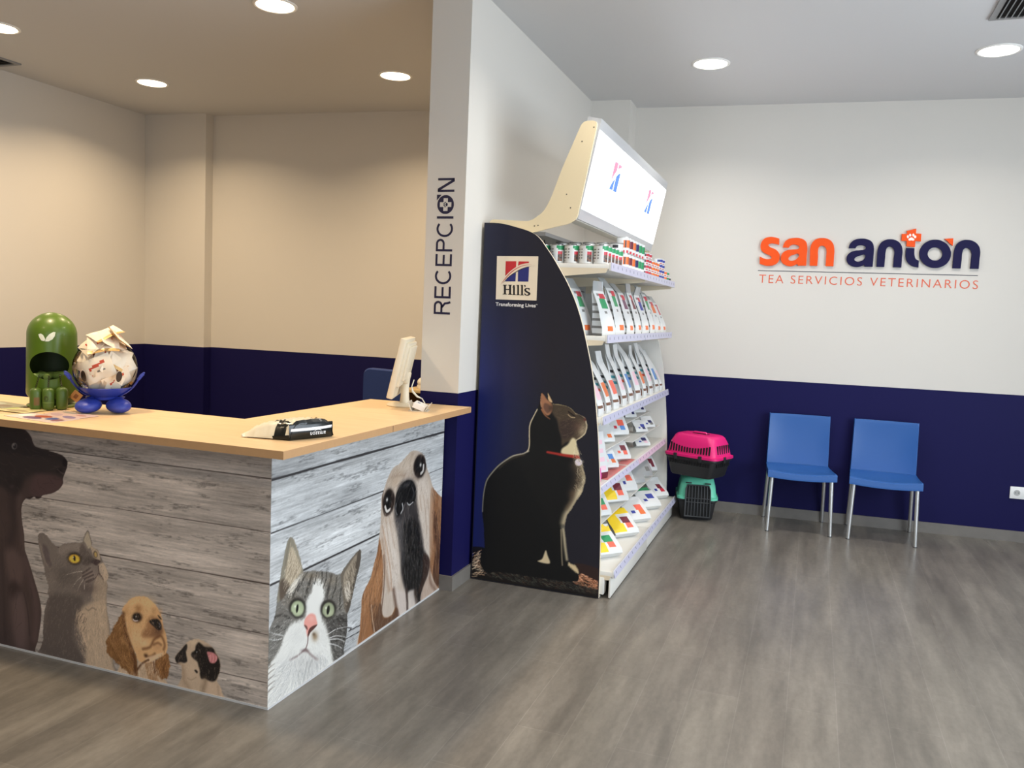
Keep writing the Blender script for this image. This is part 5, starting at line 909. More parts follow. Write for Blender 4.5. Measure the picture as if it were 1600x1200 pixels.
def shelf(x1, ztop, strips, tilt=0., hole=False):
    for bay, (y0, y1) in enumerate(((GY0+.004, 5.277), (5.283, GY1-.004))):
        b = MB(); b.bb(-1.698, x1-.012, y0, y1, ztop-.026, ztop, .002); b.bb(x1-.014, x1-.006, y0, y1, ztop-.034, ztop+.008, .001)
        sh = b.build('shelf', GW, gon)
        b = MB(); n = 10; st = strips[bay]
        R = Matrix.Translation((x1-.0035, (y0+y1)/2, ztop-.012)) @ Matrix.Rotation(tilt, 4, 'Y')
        b.box((0, 0, 0), (.003, y1-y0-.004, .043), R, 0, 0)
        for k in range(n):
            yy = (k+.5)/n*(y1-y0)-(y1-y0)/2
            b.box((.0019, 0, 0), (.0008, .004, .016), R @ Matrix.Translation((0, yy, .002)) @ Matrix.Rotation(.35, 4, 'X'), 0, 1)
        b.build('price_strip', [st, TICK], sh, 0)
    for y in (GY0+.003, 5.272, GY1-.012):
        b = MB(); b.prism([(-1.698, y, ztop-.022), (x1-.02, y, ztop-.022), (x1-.03, y, ztop-.045), (-1.45, y, ztop-.085), (-1.698, y, ztop-.10)], (0, .008, 0)); b.build('shelf_bracket', GCR, gon, 0)
ZS = [1.772, 1.395, .962, .588, .148]
shelf(-1.008, ZS[0], (STRIP, STRIP)); shelf(-1.008, ZS[1], (STRIP, STRIP)); shelf(-1.008, ZS[2], (STRIP, STRIP), -.15)
shelf(-1.008, ZS[3], (STRIP, STRIPP), -.3); shelf(-.905, ZS[4], (STRIP, STRIP), -.25)
# raised tier shelves that carry the back rows of small bags
for x1, y0, y1, z in ((-1.075, 4.62, 5.27, ZS[3]+.15), (-1.06, 5.295, 6.30, ZS[3]+.108), (-1.14, 5.295, 6.30, ZS[3]+.206), (-1.055, 4.26, 5.27, ZS[4]+.185), (-1.055, 5.295, 6.30, ZS[4]+.185)):
    b = MB(); b.bb(-1.6985, x1, y0, y1, z-.006, z, .001); b.build('tier_shelf', GW, gon)
PINKC = pm('shelf_liner_pink', (226, 132, 128), .5)
b = MB(); b.bb(-1.10, -1.03, 4.5, 5.0, ZS[3]+.0002, ZS[3]+.0012); b.bb(-1.10, -1.03, 5.03, 5.26, ZS[3]+.0002, ZS[3]+.0012); b.build('shelf_liner', PINKC, gon, 0)
# lit header: cream cheeks, tilted light box with two screens
HP = HEADER_PROFILE
def rounded(pts, r=.02, n=4):
    out = []; m = len(pts)
    for i in range(m):
        p, a, c = (Vector((*pts[(i+k) % m], 0)) for k in (0, -1, 1))
        u, v = (a-p), (c-p); d = min(r, u.length*.4, v.length*.4); s, e = p+u.normalized()*d, p+v.normalized()*d
        for k in range(n+1):
            t = k/n; q = s*(1-t)**2+p*2*t*(1-t)+e*t*t; out.append((q.x, q.y))
    return out
hp = [(-1.70, 1.93), (-1.70, 2.0)] + [tuple(p) for p in HP[1:7]] + [(-1.208, 2.004)] + [tuple(p) for p in HP[8:]]
hp = rounded(hp, .03)
CHEEK = pm('header_cream', (236, 218, 180), .45); SCREW = pm('screw_dark', (70, 60, 46), .5)
for nm, y in (('header_cheek', 4.238), ('header_cheek', 6.304)):
    b = MB(); b.prism([(x, y, z) for x, z in hp], (0, .012, 0))
    ch = b.build(nm, CHEEK, gon, 0)
    if y < 5:
        for x, z in ((-1.14, 2.47), (-1.20, 2.40), (-1.27, 2.13), (-1.245, 2.06), (-1.44, 1.965), (-1.42, 1.968)):
            b = MB(); b.lathe([(.0035, 0), (.0035, .0012)], (0, 0, 0), 8); bmesh.ops.transform(b.bm, matrix=Matrix.Translation((x, y-.0001, z)) @ Matrix.Rotation(PI/2, 4, 'X'), verts=b.bm.verts); b.build('screw', SCREW, ch, 0)
A, B_ = Vector((-1.203, 0, 2.004)), Vector((-1.104, 0, 2.515))      # lower and upper edge of the lit face
ez = (B_-A).normalized(); en = Vector((ez.z, 0, -ez.x)); Lh = (B_-A).length
def hp3(y, s, d): return Vector((A.x, y, A.z)) + ez*s + en*d
SIL = pm('header_silver', (196, 198, 202), .35, .3); SCRW = pm('screen_white', (255, 255, 255), .3, emit=(250, 252, 255), estr=1.7)
SCRR = pm('screen_red', (255, 120, 140), .4, emit=(255, 120, 150), estr=.95); SCRB = pm('screen_blue', (70, 110, 220), .4, emit=(70, 120, 235), estr=.85)
SCRG = pm('screen_grey', (230, 230, 232), .4, emit=(242, 244, 248), estr=1.25)
b = MB()
for y0, y1 in ((4.25, 6.304),):
    q = [hp3(y0, 0, -.075), hp3(y0, Lh, -.075), hp3(y0, Lh, 0), hp3(y0, 0, 0)]
    b.prism(q, (0, y1-y0, 0))
lb = b.build('light_box', SIL, gon, 0)
b = MB(); b.prism([hp3(4.25, -.005, -.02), hp3(4.25, -.005, -.15), hp3(4.25, .01, -.15), hp3(4.25, .01, -.02)], (0, 2.05, 0)); b.build('header_underside', GW, gon, 0)
b = MB(); b.bb(-1.55, -1.38, 4.25, 6.304, 1.915, 1.935); b.build('header_rail', pm('rail_grey', (150, 150, 150), .4, .4), gon, 0)
for k, (y0, y1) in enumerate(((4.262, 5.264), (5.284, 6.296))):
    b = MB(); q = [hp3(y0, .055, .0005), hp3(y0, Lh-.055, .0005), hp3(y0, Lh-.055, .003), hp3(y0, .055, .003)]; b.prism(q, (0, y1-y0, 0)); sc = b.build('screen', SCRW, lb, 0)
    cs = Vector((0, (y0+y1)/2, 0))
    fm = frame(hp3((y0+y1)/2, Lh*.56, .0046), (0, 1, 0), en)
    lx0, lz0, sc_ = -1530, 1710, 1.45
    for nm, key, mt in (('screen_logo', 'red', SCRR), ('screen_logo', 'blue', SCRB)):
        spl = [[[(p[0]-lx0)*sc_*.9, (p[1]-lz0)*sc_]+p[2:] for p in s] for s in LOGO[key]]
        me = shapes2d(spl, .0003); place(me, fm, sc); link_mesh(nm, me, mt, lb, 0)
    me = fit_mesh(text_mesh("Hill's", .1, .0003), -.075, .075, -.135, -.095); place(me, fm, sc); link_mesh('screen_lettering', me, SCRG, lb, 0)
b = MB(); b.tube([(-1.47, 4.5, 1.93), (-1.46, 4.5, 1.88), (-1.45, 4.51, 1.80), (-1.46, 4.53, 1.775)], .004, 8); b.build('cable', pm('cable_black', (24, 24, 26), .5), gon)
# ------------------------------------------------------------------ goods on the shelves
BW = pm('bag_white', (218, 219, 218), .35); BG = pm('bag_silver_grey', (176, 178, 178), .32, .25); TXT = pm('print_grey', (128, 126, 122), .5)
PC = {k: pm('print_'+k, v, .4) for k, v in dict(green=(40, 146, 92), orange=(226, 112, 52), red=(196, 52, 66), maroon=(112, 36, 52), blue=(48, 62, 150), navy=(34, 38, 92), yellow=(244, 208, 36), pink=(228, 84, 176),
      palepink=(236, 196, 208), brown=(110, 74, 54), teal=(70, 150, 160), coral=(240, 104, 82), dark=(52, 50, 54), sky=(70, 130, 200), purple=(112, 70, 96)).items()}
PK = list(PC); BM = [BW, BG, TXT]+[PC[k] for k in PK]
def ci(k): return {'white': 0, 'silver': 1, 'text': 2}.get(k) if k in ('white', 'silver', 'text') else 3+PK.index(k)
def pouch(w, d, h, pat, lean=.05, nf=10, ns=4, nt=22, seed=0, curl=.0, pinch=.04):
    """gusseted stand-up bag; front faces local +X, width along Y; pat(side, s, t) -> colour name"""
    rg = random.Random(seed); b = MB(); rings = []
    ph = [rg.uniform(0, 6) for _ in range(6)]
    for i in range(nt+1):
        t = i/nt
        W = w/2*(1-pinch*t)*(.95+.05*min(1, t*8)); D = d/2*((.86+.14*min(1, t*7))*max(.05, 1-max(0, t-.12)/.80) if t < .93 else .05)
        x0 = -lean*t**1.6+curl*max(0, t-.8)*1.5*math.sin(ph[0]+3); ring = []
        wr = .003*math.sin(9*t+ph[1])*min(1, t*4)
        for k in range(nf): s = -1+2*k/nf; ring.append((x0+D*(1-.22*abs(s)**3)+wr*math.cos(3*s+ph[2]), W*s, h*t))
        for k in range(ns): q = 1-2*k/ns; ring.append((x0+D*q*(.78 if k == 0 else 1), W*(1-(.14*min(1, t*2)*(1-q*q))), h*t))
        for k in range(nf): s = 1-2*k/nf; ring.append((x0-D*(1-.22*abs(s)**3)+wr*math.cos(3*s+ph[3]), W*s, h*t))
        for k in range(ns): q = -1+2*k/ns; ring.append((x0+D*q*(.78 if k == 0 else 1), -W*(1-(.14*min(1, t*2)*(1-q*q))), h*t))
        rings.append(ring)
    def mi(i, j):
        t = (i+.5)/nt
        if j < nf: return ci(pat('F', -1+2*(j+.5)/nf, t))
        j -= nf
        if j < ns: return ci(pat('R', 1-2*(j+.5)/ns, t))
        j -= ns
        if j < nf: return ci(pat('B', 1-2*(j+.5)/nf, t))
        return ci(pat('L', -1+2*(j-nf+.5)/ns, t))
    b.ring_loft(rings, mi); return b
def bag(name, label, cat, b, loc, rz, pitch, group, mats=None):
    o = b.build(name, mats or BM, None, 50)
    o.matrix_basis = Matrix.Translation(loc) @ Matrix.Rotation(rz, 4, 'Z') @ Matrix.Rotation(pitch, 4, 'Y')
    return tag(o, label, cat, group)
ORD = ['first', 'second', 'third', 'fourth', 'fifth', 'sixth', 'seventh', 'eighth', 'ninth', 'tenth', 'eleventh', 'twelfth']
# upper shelf of tall bags
def pat_tall(sq, ov='red', low='orange'):
    def f(side, s, t):
        if t > .84: return 'silver'
        if side == 'F':
            if .50 < t < .66 and -.35 < s < .55: return sq
            if .69 < t < .77 and -.1 < s < .75: return ov
            if .08 < t < .16 and -.45 < s < .5: return low
            if .40 < t < .44 and -.3 < s < .2: return 'text'
            if .74 < t < .79 and -.7 < s < -.3: return 'text'
        elif side in 'LR':
            if t < .7 and int(t*22) % 3 == 0: return 'text'
            if .54 < t < .6: return sq
            return 'white'
        return 'white'
    return f
g2 = 'tall food bags on the second shelf'
SPEC2 = [(-1.315, 4.345, .30, 'green', -8), (-1.19, 4.37, .305, 'green', -12), (-1.075, 4.42, .295, 'green', -14), (-1.085, 4.74, .33, 'green', -7), (-1.085, 5.02, .31, 'purple', -5),
         (-1.085, 5.27, .32, 'maroon', -3), (-1.085, 5.51, .31, 'blue', -6), (-1.085, 5.75, .33, 'green', -2), (-1.085, 5.98, .29, 'orange', -5), (-1.085, 6.20, .27, 'red', -3)]
L2 = ['rearmost tall white bag beside the printed panel, second shelf from top', 'tall white bag just before the rearmost one, second shelf from top', 'front white bag with green square nearest the printed panel, second shelf from top']
for i, (x, y, h, c, a) in enumerate(SPEC2):
    lab = L2[i] if i < 3 else 'tall white bag, %s square, %s in the front row, second shelf' % (c, ORD[i-2])
    bag('food_bag', lab, 'pet food bag', pouch(.165, .085, h, pat_tall(c), .075, seed=i, curl=.12, pinch=.34), (x, y, ZS[1]+.0005), math.radians(a), 0, g2)
# third shelf: white bags with a dotted gusset
def pat_dot(c1, c2):
    def f(side, s, t):
        if side == 'L':
            if .30 < t < .62 and abs(s) < .5 and int(t*22) % 2 == 0: return ['dark', 'teal', c2][int(t*22) % 3]
            if .06 < t < .17 and abs(s) < .6: return 'brown'
            if .66 < t < .70 and s > 0: return 'text'
        if side == 'F':
            if .28 < t < .5 and s > -.6: return c1
            if .12 < t < .2 and s < .2: return 'brown'
            if .66 < t < .7: return 'text'
        return 'white'
    return f
g3 = 'white bags with dotted sides on the middle shelf'
for i, (y, h, c1, c2) in enumerate(((4.36, .325, 'palepink', 'pink'), (4.54, .335, 'orange', 'coral'), (4.735, .335, 'coral', 'teal'), (4.95, .37, 'palepink', 'teal'), (5.15, .365, 'sky', 'coral'), (5.37, .37, 'palepink', 'sky'), (5.60, .35, 'orange', 'teal'), (5.83, .36, 'palepink', 'coral'), (6.06, .345, 'sky', 'teal'), (6.23, .30, 'palepink', 'teal'))):
    bag('food_bag', 'white bag with dotted side, %s from the printed panel, middle shelf' % ORD[i], 'pet food bag', pouch(.125, .092, h, pat_dot(c1, c2), .12, seed=20+i, curl=.10, pinch=.12), (-1.085, y, ZS[2]+.0005), math.radians(3*math.sin(i*2.3)), 0, g3)
# small bags
def pat_small(top, sq1, sq2, ov, tri=False, body='white'):
    def f(side, s, t):
        if side == 'F':
            if top and t > (.74 if tri else .80): return top
            if top and tri and s < -.12-.35*(t-.5) and t > .08: return top
            if .36 < t < .60 and -.05 < s < .6: return sq1
            if .16 < t < .40 and .1 < s < .75: return sq2
            if .22 < t < .36 and -.55 < s < -.1: return ov
        elif side in 'LR': return 'silver'
        return body
    return f
g4, g5 = 'small bags on the fourth shelf', 'small bags on the bottom shelf'
def small(label, loc, rz, pitch, w, d, h, pat, group, sd):
    bag('small_food_bag', label, 'pet food bag', pouch(w, d, h, pat, .02, 12, 4, 16, sd, .03), (loc[0], loc[1], loc[2]+d*.44*math.sin(math.radians(-pitch))+.001), math.radians(rz), math.radians(pitch), group)
def pat_pink(side, s, t):
    if side == 'F':
        if .45 < t < .6 and abs(s) < .5: return 'red'
        return 'white' if .5 < t+.25*s < .8 else 'pink'
    if side == 'L': return 'pink' if t < .75 else 'palepink'
    return 'pink'
bag('food_bag', 'pink and white bag standing at the panel end of the fourth shelf', 'pet food bag', pouch(.16, .07, .30, pat_pink, .05, seed=50), (-1.095, 4.345, ZS[3]+.0005), math.radians(-20), 0, g4)
def pat_pw(side, s, t):
    if side == 'F' or side == 'L':
        if .2 < t < .8 and int(t*22) % 4 < 2 and abs(s) < .55: return 'palepink'
        if t < .12: return 'maroon'
    return 'white'
bag('food_bag', 'narrow white bag with pink print beside the pink bag on the fourth shelf', 'pet food bag', pouch(.12, .06, .26, pat_pw, .03, seed=51), (-1.09, 4.525, ZS[3]+.0015), math.radians(-25), 0, g4)
z4 = ZS[3]; z5 = ZS[4]
small('small white bag with blue and orange squares, front row of the fourth shelf', (-1.09, 4.8, z4+0.0015), -42, -24, 0.115, 0.055, 0.14, pat_small('', 'sky', 'orange', 'palepink'), g4, 60)
small('small white bag with a dark and coral square, front row centre of the fourth shelf', (-1.09, 5.13, z4+0.0015), -42, -24, 0.125, 0.055, 0.15, pat_small('', 'maroon', 'coral', 'coral'), g4, 61)
small('small white bag with one orange square, raised row of the fourth shelf', (-1.13, 4.83, z4+0.1515), -42, -20, 0.12, 0.05, 0.13, pat_small('', 'white', 'orange', 'white', False), g4, 62)
small('tallest small bag on the raised row of the fourth shelf, red and blue print', (-1.13, 5.17, z4+0.1515), -42, -20, 0.15, 0.055, 0.16, pat_small('', 'coral', 'sky', 'red', False, 'white'), g4, 63)
small('small white bag with dark blue squares, lowest row, fourth shelf far bay', (-1.085, 5.77, z4+0.001), -42, -24, 0.125, 0.05, 0.1, pat_small('', 'navy', 'palepink', 'blue'), g4, 64)
small('small white bag with blue blot, left on the middle tier, fourth shelf far bay', (-1.09, 5.72, z4+0.1095), -42, -20, 0.105, 0.045, 0.092, pat_small('', 'blue', 'navy', 'blue'), g4, 65)
small('small white bag, right on the middle tier, fourth shelf far bay', (-1.09, 6, z4+0.1095), -42, -20, 0.105, 0.045, 0.09, pat_small('', 'navy', 'text', 'blue'), g4, 66)
small('small white bag, left on the topmost tier, fourth shelf far bay', (-1.17, 5.7, z4+0.2075), -42, -20, 0.1, 0.045, 0.105, pat_small('', 'sky', 'navy', 'navy'), g4, 67)
small('small white bag, right on the topmost tier, fourth shelf far bay', (-1.17, 6.04, z4+0.2075), -42, -20, 0.1, 0.045, 0.105, pat_small('', 'brown', 'navy', 'blue'), g4, 68)
small('yellow and white bag with green square, front row beside the printed panel, bottom shelf', (-1.0, 4.47, z5+0.0005), -40, -42, 0.2, 0.055, 0.2, pat_small('yellow', 'green', 'coral', 'red', True), g5, 70)
small('yellow and white bag with maroon square, second in the front row, bottom shelf', (-1.0, 4.96, z5+0.0005), -40, -42, 0.19, 0.055, 0.2, pat_small('yellow', 'maroon', 'coral', 'red', True), g5, 71)
small('white bag with coral square and blue oval, third in the front row, bottom shelf', (-1.0, 5.36, z5+0.0005), -40, -42, 0.19, 0.055, 0.19, pat_small('', 'coral', 'orange', 'blue'), g5, 72)
small('pale green and white bag with blue oval, fourth in the front row, bottom shelf', (-1.0, 5.77, z5+0.0005), -40, -42, 0.18, 0.055, 0.18, pat_small('green', 'blue', 'white', 'blue'), g5, 73)
small('white bag with dark red square, last in the front row, bottom shelf', (-1.0, 6.16, z5+0.0005), -40, -42, 0.15, 0.055, 0.18, pat_small('', 'maroon', 'red', 'blue'), g5, 74)
small('white bag with green and coral squares, back row beside the printed panel, bottom shelf', (-1.095, 4.62, z5+0.1855), -40, -26, 0.16, 0.055, 0.17, pat_small('', 'green', 'coral', 'red'), g5, 75)
small('bag with yellow top and maroon square, second in the back row, bottom shelf', (-1.095, 5.04, z5+0.1855), -40, -26, 0.19, 0.055, 0.19, pat_small('yellow', 'maroon', 'coral', 'red', True), g5, 76)
small('white bag with red square, third in the back row, bottom shelf', (-1.095, 5.4, z5+0.1855), -40, -26, 0.15, 0.055, 0.18, pat_small('', 'coral', 'white', 'blue'), g5, 77)
small('crumpled silver bag, fourth in the back row, bottom shelf', (-1.095, 5.7, z5+0.1855), -40, -26, 0.13, 0.055, 0.15, pat_small('', 'silver', 'silver', 'silver', False, 'silver'), g5, 78)
small('silver bag with dark print, fifth in the back row, bottom shelf', (-1.095, 5.97, z5+0.1855), -40, -26, 0.14, 0.055, 0.19, pat_small('', 'silver', 'text', 'silver', False, 'silver'), g5, 79)
small('white bag with maroon square at the far end of the back row, bottom shelf', (-1.095, 6.2, z5+0.1855), -40, -26, 0.12, 0.055, 0.16, pat_small('', 'maroon', 'maroon', 'navy'), g5, 80)
# tins on the top shelf
TRIMM = pm('tin_rim', (190, 188, 184), .3, .6)
def tin_mesh(r, h, kind):
    b = MB(); seg = 28; nz = 12; rings = []
    for i in range(nz+1): z = h*.04+(h*.92)*i/nz; rings.append([(r*math.cos(2*PI*k/seg), r*math.sin(2*PI*k/seg), z) for k in range(seg)])
    def mi(i, j):
        a = (j+.5)/seg*360; a = a-360 if a > 180 else a; t = (i+.5)/nz          # 0 deg = towards the aisle
        if kind == 'big':
            if -50 < a < 35:
                if t > .72 and a > -50+(1-t)*140: return ci('green')
                if .5 < t < .66 and -25 < a < 12: return ci('red')
                if .12 < t < .5 and -30 < a < 10: return ci('brown') if (i+j) % 3 else ci('dark')
                return ci('white')
            if -175 < a < -60 and i % 2 == 1 and .25 < t < .95 and j % 7: return ci('text')
            if -150 < a < -100 and .06 < t < .2 and j % 2: return ci('text')
        elif kind == 'plain':
            if .3 < t < .75 and -110 < a < -70: return ci('dark')
            if t > .85: return ci('text')
        else:
            if -70 < a < 40 and .32 < t < .82: return ci(kind) if j % 6 else ci('dark')
            if -60 < a < 30 and t < .2: return ci('red') if j % 3 else ci('white')
        return ci('white')
    b.ring_loft(rings, mi, False, False)
    n = len(BM)
    b.lathe([(r, h*.04), (r*1.012, h*.025), (r*1.012, 0), (r*.94, 0), (r*.94, .003)], (0, 0, 0), seg, n); b.lathe([(r, h*.96), (r*1.012, h*.975), (r*1.012, h), (r*.94, h), (r*.94, h-.003)], (0, 0, 0), seg, n)
    return b
TINS = {}
def tin(kind, r, h, loc, label, group, rz=0.):
    key = (kind, r, h)
    if key not in TINS:
        o = tin_mesh(r, h, kind).build('food_tin', BM+[TRIMM], None, 40); TINS[key] = o
    else:
        o = TINS[key].copy(); C.objects.link(o)
    o.matrix_basis = Matrix.Translation(loc) @ Matrix.Rotation(rz, 4, 'Z')
    tag(o, label, 'food tin', group)
zt = ZS[0]+.0005; gt = 'tins on the top shelf'
for k in range(5): tin('big', .0385, .098, (-1.405+k*.0805, 4.30, zt), 'large white tin beside the printed panel, %s from the back, top shelf' % ORD[k], gt, -.75 if k % 2 else -.5)
for k, y in enumerate((4.382, 4.464, 4.546)): tin('big', .0385, .098, (-1.083, y, zt), 'large white tin, %s along the front edge of the top shelf' % ORD[k+1], gt, -.5)
for k in range(5):
    tin('big', .0385, .098, (-1.405+k*.0805, 4.65, zt), 'large white tin under a plain low tin, %s from the back, top shelf' % ORD[k], gt, -.5)
    tin('plain', .0375, .046, (-1.405+k*.0805, 4.65, zt+.099), 'plain low tin on the large tins, %s from the back, top shelf' % ORD[k], gt)
for k, (y, c) in enumerate(((4.78, 'orange'), (4.87, 'maroon'), (4.96, 'orange'), (5.05, 'navy'), (5.14, 'green'), (5.23, 'green'))):
    for z, nm in ((0, 'lower'), (1, 'upper')): tin(c, .0385, .094, (-1.075, y, zt+z*.095), '%s tin, %s label, %s stacked pair after the plain tins, top shelf' % (nm, c, ORD[k]), gt, -.2)
for k, (y, c, n) in enumerate(((5.35, 'red', 4), (5.44, 'red', 4), (5.56, 'orange', 3), (5.65, 'orange', 3), (5.74, 'orange', 3), (5.85, 'blue', 4), (5.94, 'blue', 4), (6.06, 'orange', 2), (6.15, 'green', 2), (6.235, 'dark', 1))):
    for z in range(n): tin(c, .041, .036, (-1.07, y, zt+z*.0368), 'low tin, %s label, %s from bottom, %s stack of the far bay, top shelf' % (c, ORD[z], ORD[k]), gt, -.2)
# ------------------------------------------------------------------ lettering on the sign wall
ORA = pm('sign_orange', (238, 84, 22), .6, spec=.25); NAV = pm('sign_navy', (20, 16, 62), .6, spec=.2); TAGO = pm('tagline_coral', (222, 98, 62), .5); LINE = pm('line_dark', (60, 56, 66), .5); PAWW = pm('paw_white', (244, 236, 230), .5)
tdir = Vector((math.cos(WA), math.sin(WA), 0)); ndir = Vector((math.sin(WA), -math.cos(WA), 0))
def sframe(off): return frame(Vector((.457, 6.737, 0)) + ndir*off, tdir, ndir)
sg = thing('wall_sign', 'raised orange and navy clinic name with tagline on the grey wall above the chairs', 'sign', tuple(Vector((.3, wy(.3), 1.9)) + ndir*.002))
for k, mt in (('s', ORA), ('a', ORA), ('n', ORA), ('A', NAV), ('N', NAV), ('t', NAV), ('o', NAV), ('n2', NAV)):
    me = shapes2d(SIGN[k], .008); place(me, sframe(.011), sg); link_mesh('letter', me, mt, sg, 30, 'orange letter' if mt is ORA else 'navy letter')
me = shapes2d(SIGN['cross'], .008); place(me, sframe(.011), sg); cr_ = link_mesh('cross', me, ORA, sg, 30, 'orange cross')
b = MB()
for s in SIGN['paw']:
    me = shapes2d([s], .0006); place(me, sframe(.0198), sg); b.bm.from_mesh(me); bpy.data.meshes.remove(me)
b.build('paw', PAWW, cr_, 0, world=False, label='white paw print')
me = shapes2d(SIGN['accent'], .008); place(me, sframe(.011), sg); link_mesh('accent', me, ORA, sg, 30, 'orange accent wedge')
(xa, za), (xb, zb) = SIGN['line']
b = MB(); q = [(xa/1000, za/1000-.0025, 0), (xb/1000, zb/1000-.0025, 0), (xb/1000, zb/1000+.0025, 0), (xa/1000, za/1000+.0025, 0)]; b.prism(q, (0, 0, .001)); bmesh.ops.transform(b.bm, matrix=sframe(.0006), verts=b.bm.verts); b.build('underline', LINE, sg, 0)
def solid_w(me):
    co = np.empty(len(me.vertices)*3); me.vertices.foreach_get('co', co); return co.reshape(-1, 3)[:, 0].max()
full = text_mesh('TEA SERVICIOS VETERINARIOS', .08, .0005, 1.22, -.0006); k_ = (.627+.890)/solid_w(full); x_ = 0.
for wd in ('TEA', 'SERVICIOS', 'VETERINARIOS'):
    pre = 'TEA SERVICIOS VETERINARIOS'[:'TEA SERVICIOS VETERINARIOS'.index(wd)+len(wd)]
    x1_ = solid_w(text_mesh(pre, .08, .0005, 1.22, -.0006)); me = text_mesh(wd, .08, .0005, 1.22, -.0006); wl = solid_w(me)
    me = fit_mesh(me, -.890+(x1_-wl+.004)*k_, -.890+x1_*k_, 1.8105, 1.872); place(me, sframe(.0012), sg); link_mesh('tagline_word', me, TAGO, sg, 0)
# ------------------------------------------------------------------ vertical lettering on the column
VN = pm('vinyl_navy', (22, 20, 58), .5)
rc = thing('column_lettering', 'dark navy vertical word lettered up the narrow column face', 'lettering', (-1.845, 3.979, 1.8))
SW_ = 11.5; HT = 94.
def strip(pts, w=SW_):
    P = [Vector(p) for p in pts]; l = []; r = []
    for i, p in enumerate(P):
        t = (P[min(i+1, len(P)-1)]-P[max(i-1, 0)]).normalized(); n = Vector((-t.y, t.x))*w/2; l.append(p+n); r.append(p-n)
    return [[tuple(v)+(1,) for v in l+r[::-1]]]
def arc(cx, cy, rx, ry, a0, a1, n=26): return [(cx+rx*math.cos(math.radians(a0+(a1-a0)*i/n)), cy+ry*math.sin(math.radians(a0+(a1-a0)*i/n))) for i in range(n+1)]
def rect(x0, x1, y0, y1): return [[(x0, y0, 1), (x1, y0, 1), (x1, y1, 1), (x0, y1, 1)]]
def glyph(ch, w):
    h = HT; s = SW_
    if ch == 'I': return [rect(0, w, 0, h)]
    if ch == 'E': return [rect(0, s, 0, h), rect(s, w, 0, s), rect(s, w, h-s, h), rect(s, w*.94, h/2-s/2, h/2+s/2)]
    if ch == 'C': return [strip(arc(w*.54, h/2, w*.54-s/2, h/2-s/2, 48, 312))]
    if ch in 'PR':
        by = h*.47; r = (h-by-s)/2+s/2 - s/2; cy = by+(h-by)/2; rr = (h-by)/2-s/2
        bowl = [(s, h-s/2)]+[(w-rr-s/2+x, y) for x, y in [(rr*math.cos(a), cy+rr*math.sin(a)) for a in np.linspace(PI/2, -PI/2, 18)]]+[(s, by+s/2)]
        o = [rect(0, s, 0, h), strip(bowl)]
        if ch == 'R': o.append(strip([(w*.52, by+s/2), (w*.66, by*.92), (w*.82, by*.72), (w*.86, by*.3), (w*.93, 0)]))
        return o
    if ch == 'N': return [rect(0, s, 0, h), rect(w-s, w, 0, h), [[(s*.2, h, 1), (s*1.5, h, 1), (w-s*.2, 0, 1), (w-s*1.5, 0, 1)]]]
    if ch == 'O':
        e = [(w/2+w/2*math.cos(a), h/2+h/2*math.sin(a)) for a in np.linspace(0, 2*PI, 12, endpoint=False)]
        c, t = w/2, 12.5; L = 33; k = h/2
        cross = [(c-t, k-L, 1), (c+t, k-L, 1), (c+t, k-t, 1), (c+L, k-t, 1), (c+L, k+t, 1), (c+t, k+t, 1), (c+t, k+L, 1), (c-t, k+L, 1), (c-t, k+t, 1), (c-L, k+t, 1), (c-L, k-t, 1), (c-t, k-t, 1)]
        pads = [[[(c+dx+rx*math.cos(a), k+dy+ry*math.sin(a)) for a in np.linspace(0, 2*PI, 8, endpoint=False)]] for dx, dy, rx, ry in ((0, -6, 8.5, 6), (-11, 2.5, 3, 4.2), (-4, 8, 3, 4.4), (4, 8, 3, 4.4), (11, 2.5, 3, 4.2))]
        return [[e, cross]]+pads+[[[(w*.72, h*1.04, 1), (w*1.02, h*1.04, 1), (w*1.02, h*.76, 1)]]]
fr_ = frame((-1.798, 3.9795, 0), (0, 0, 1), (0, -1, 0))
for ch, z0, z1 in RECEP:
    b = MB()
    for sp in glyph(ch, z1-z0):
        me = shapes2d(sp, .0004, 0, ch not in 'O'); me.transform(Matrix.Translation((z0/1000, 0, 0))); place(me, fr_, rc); b.bm.from_mesh(me); bpy.data.meshes.remove(me)
    b.build('letter', VN, rc, 0, world=False)
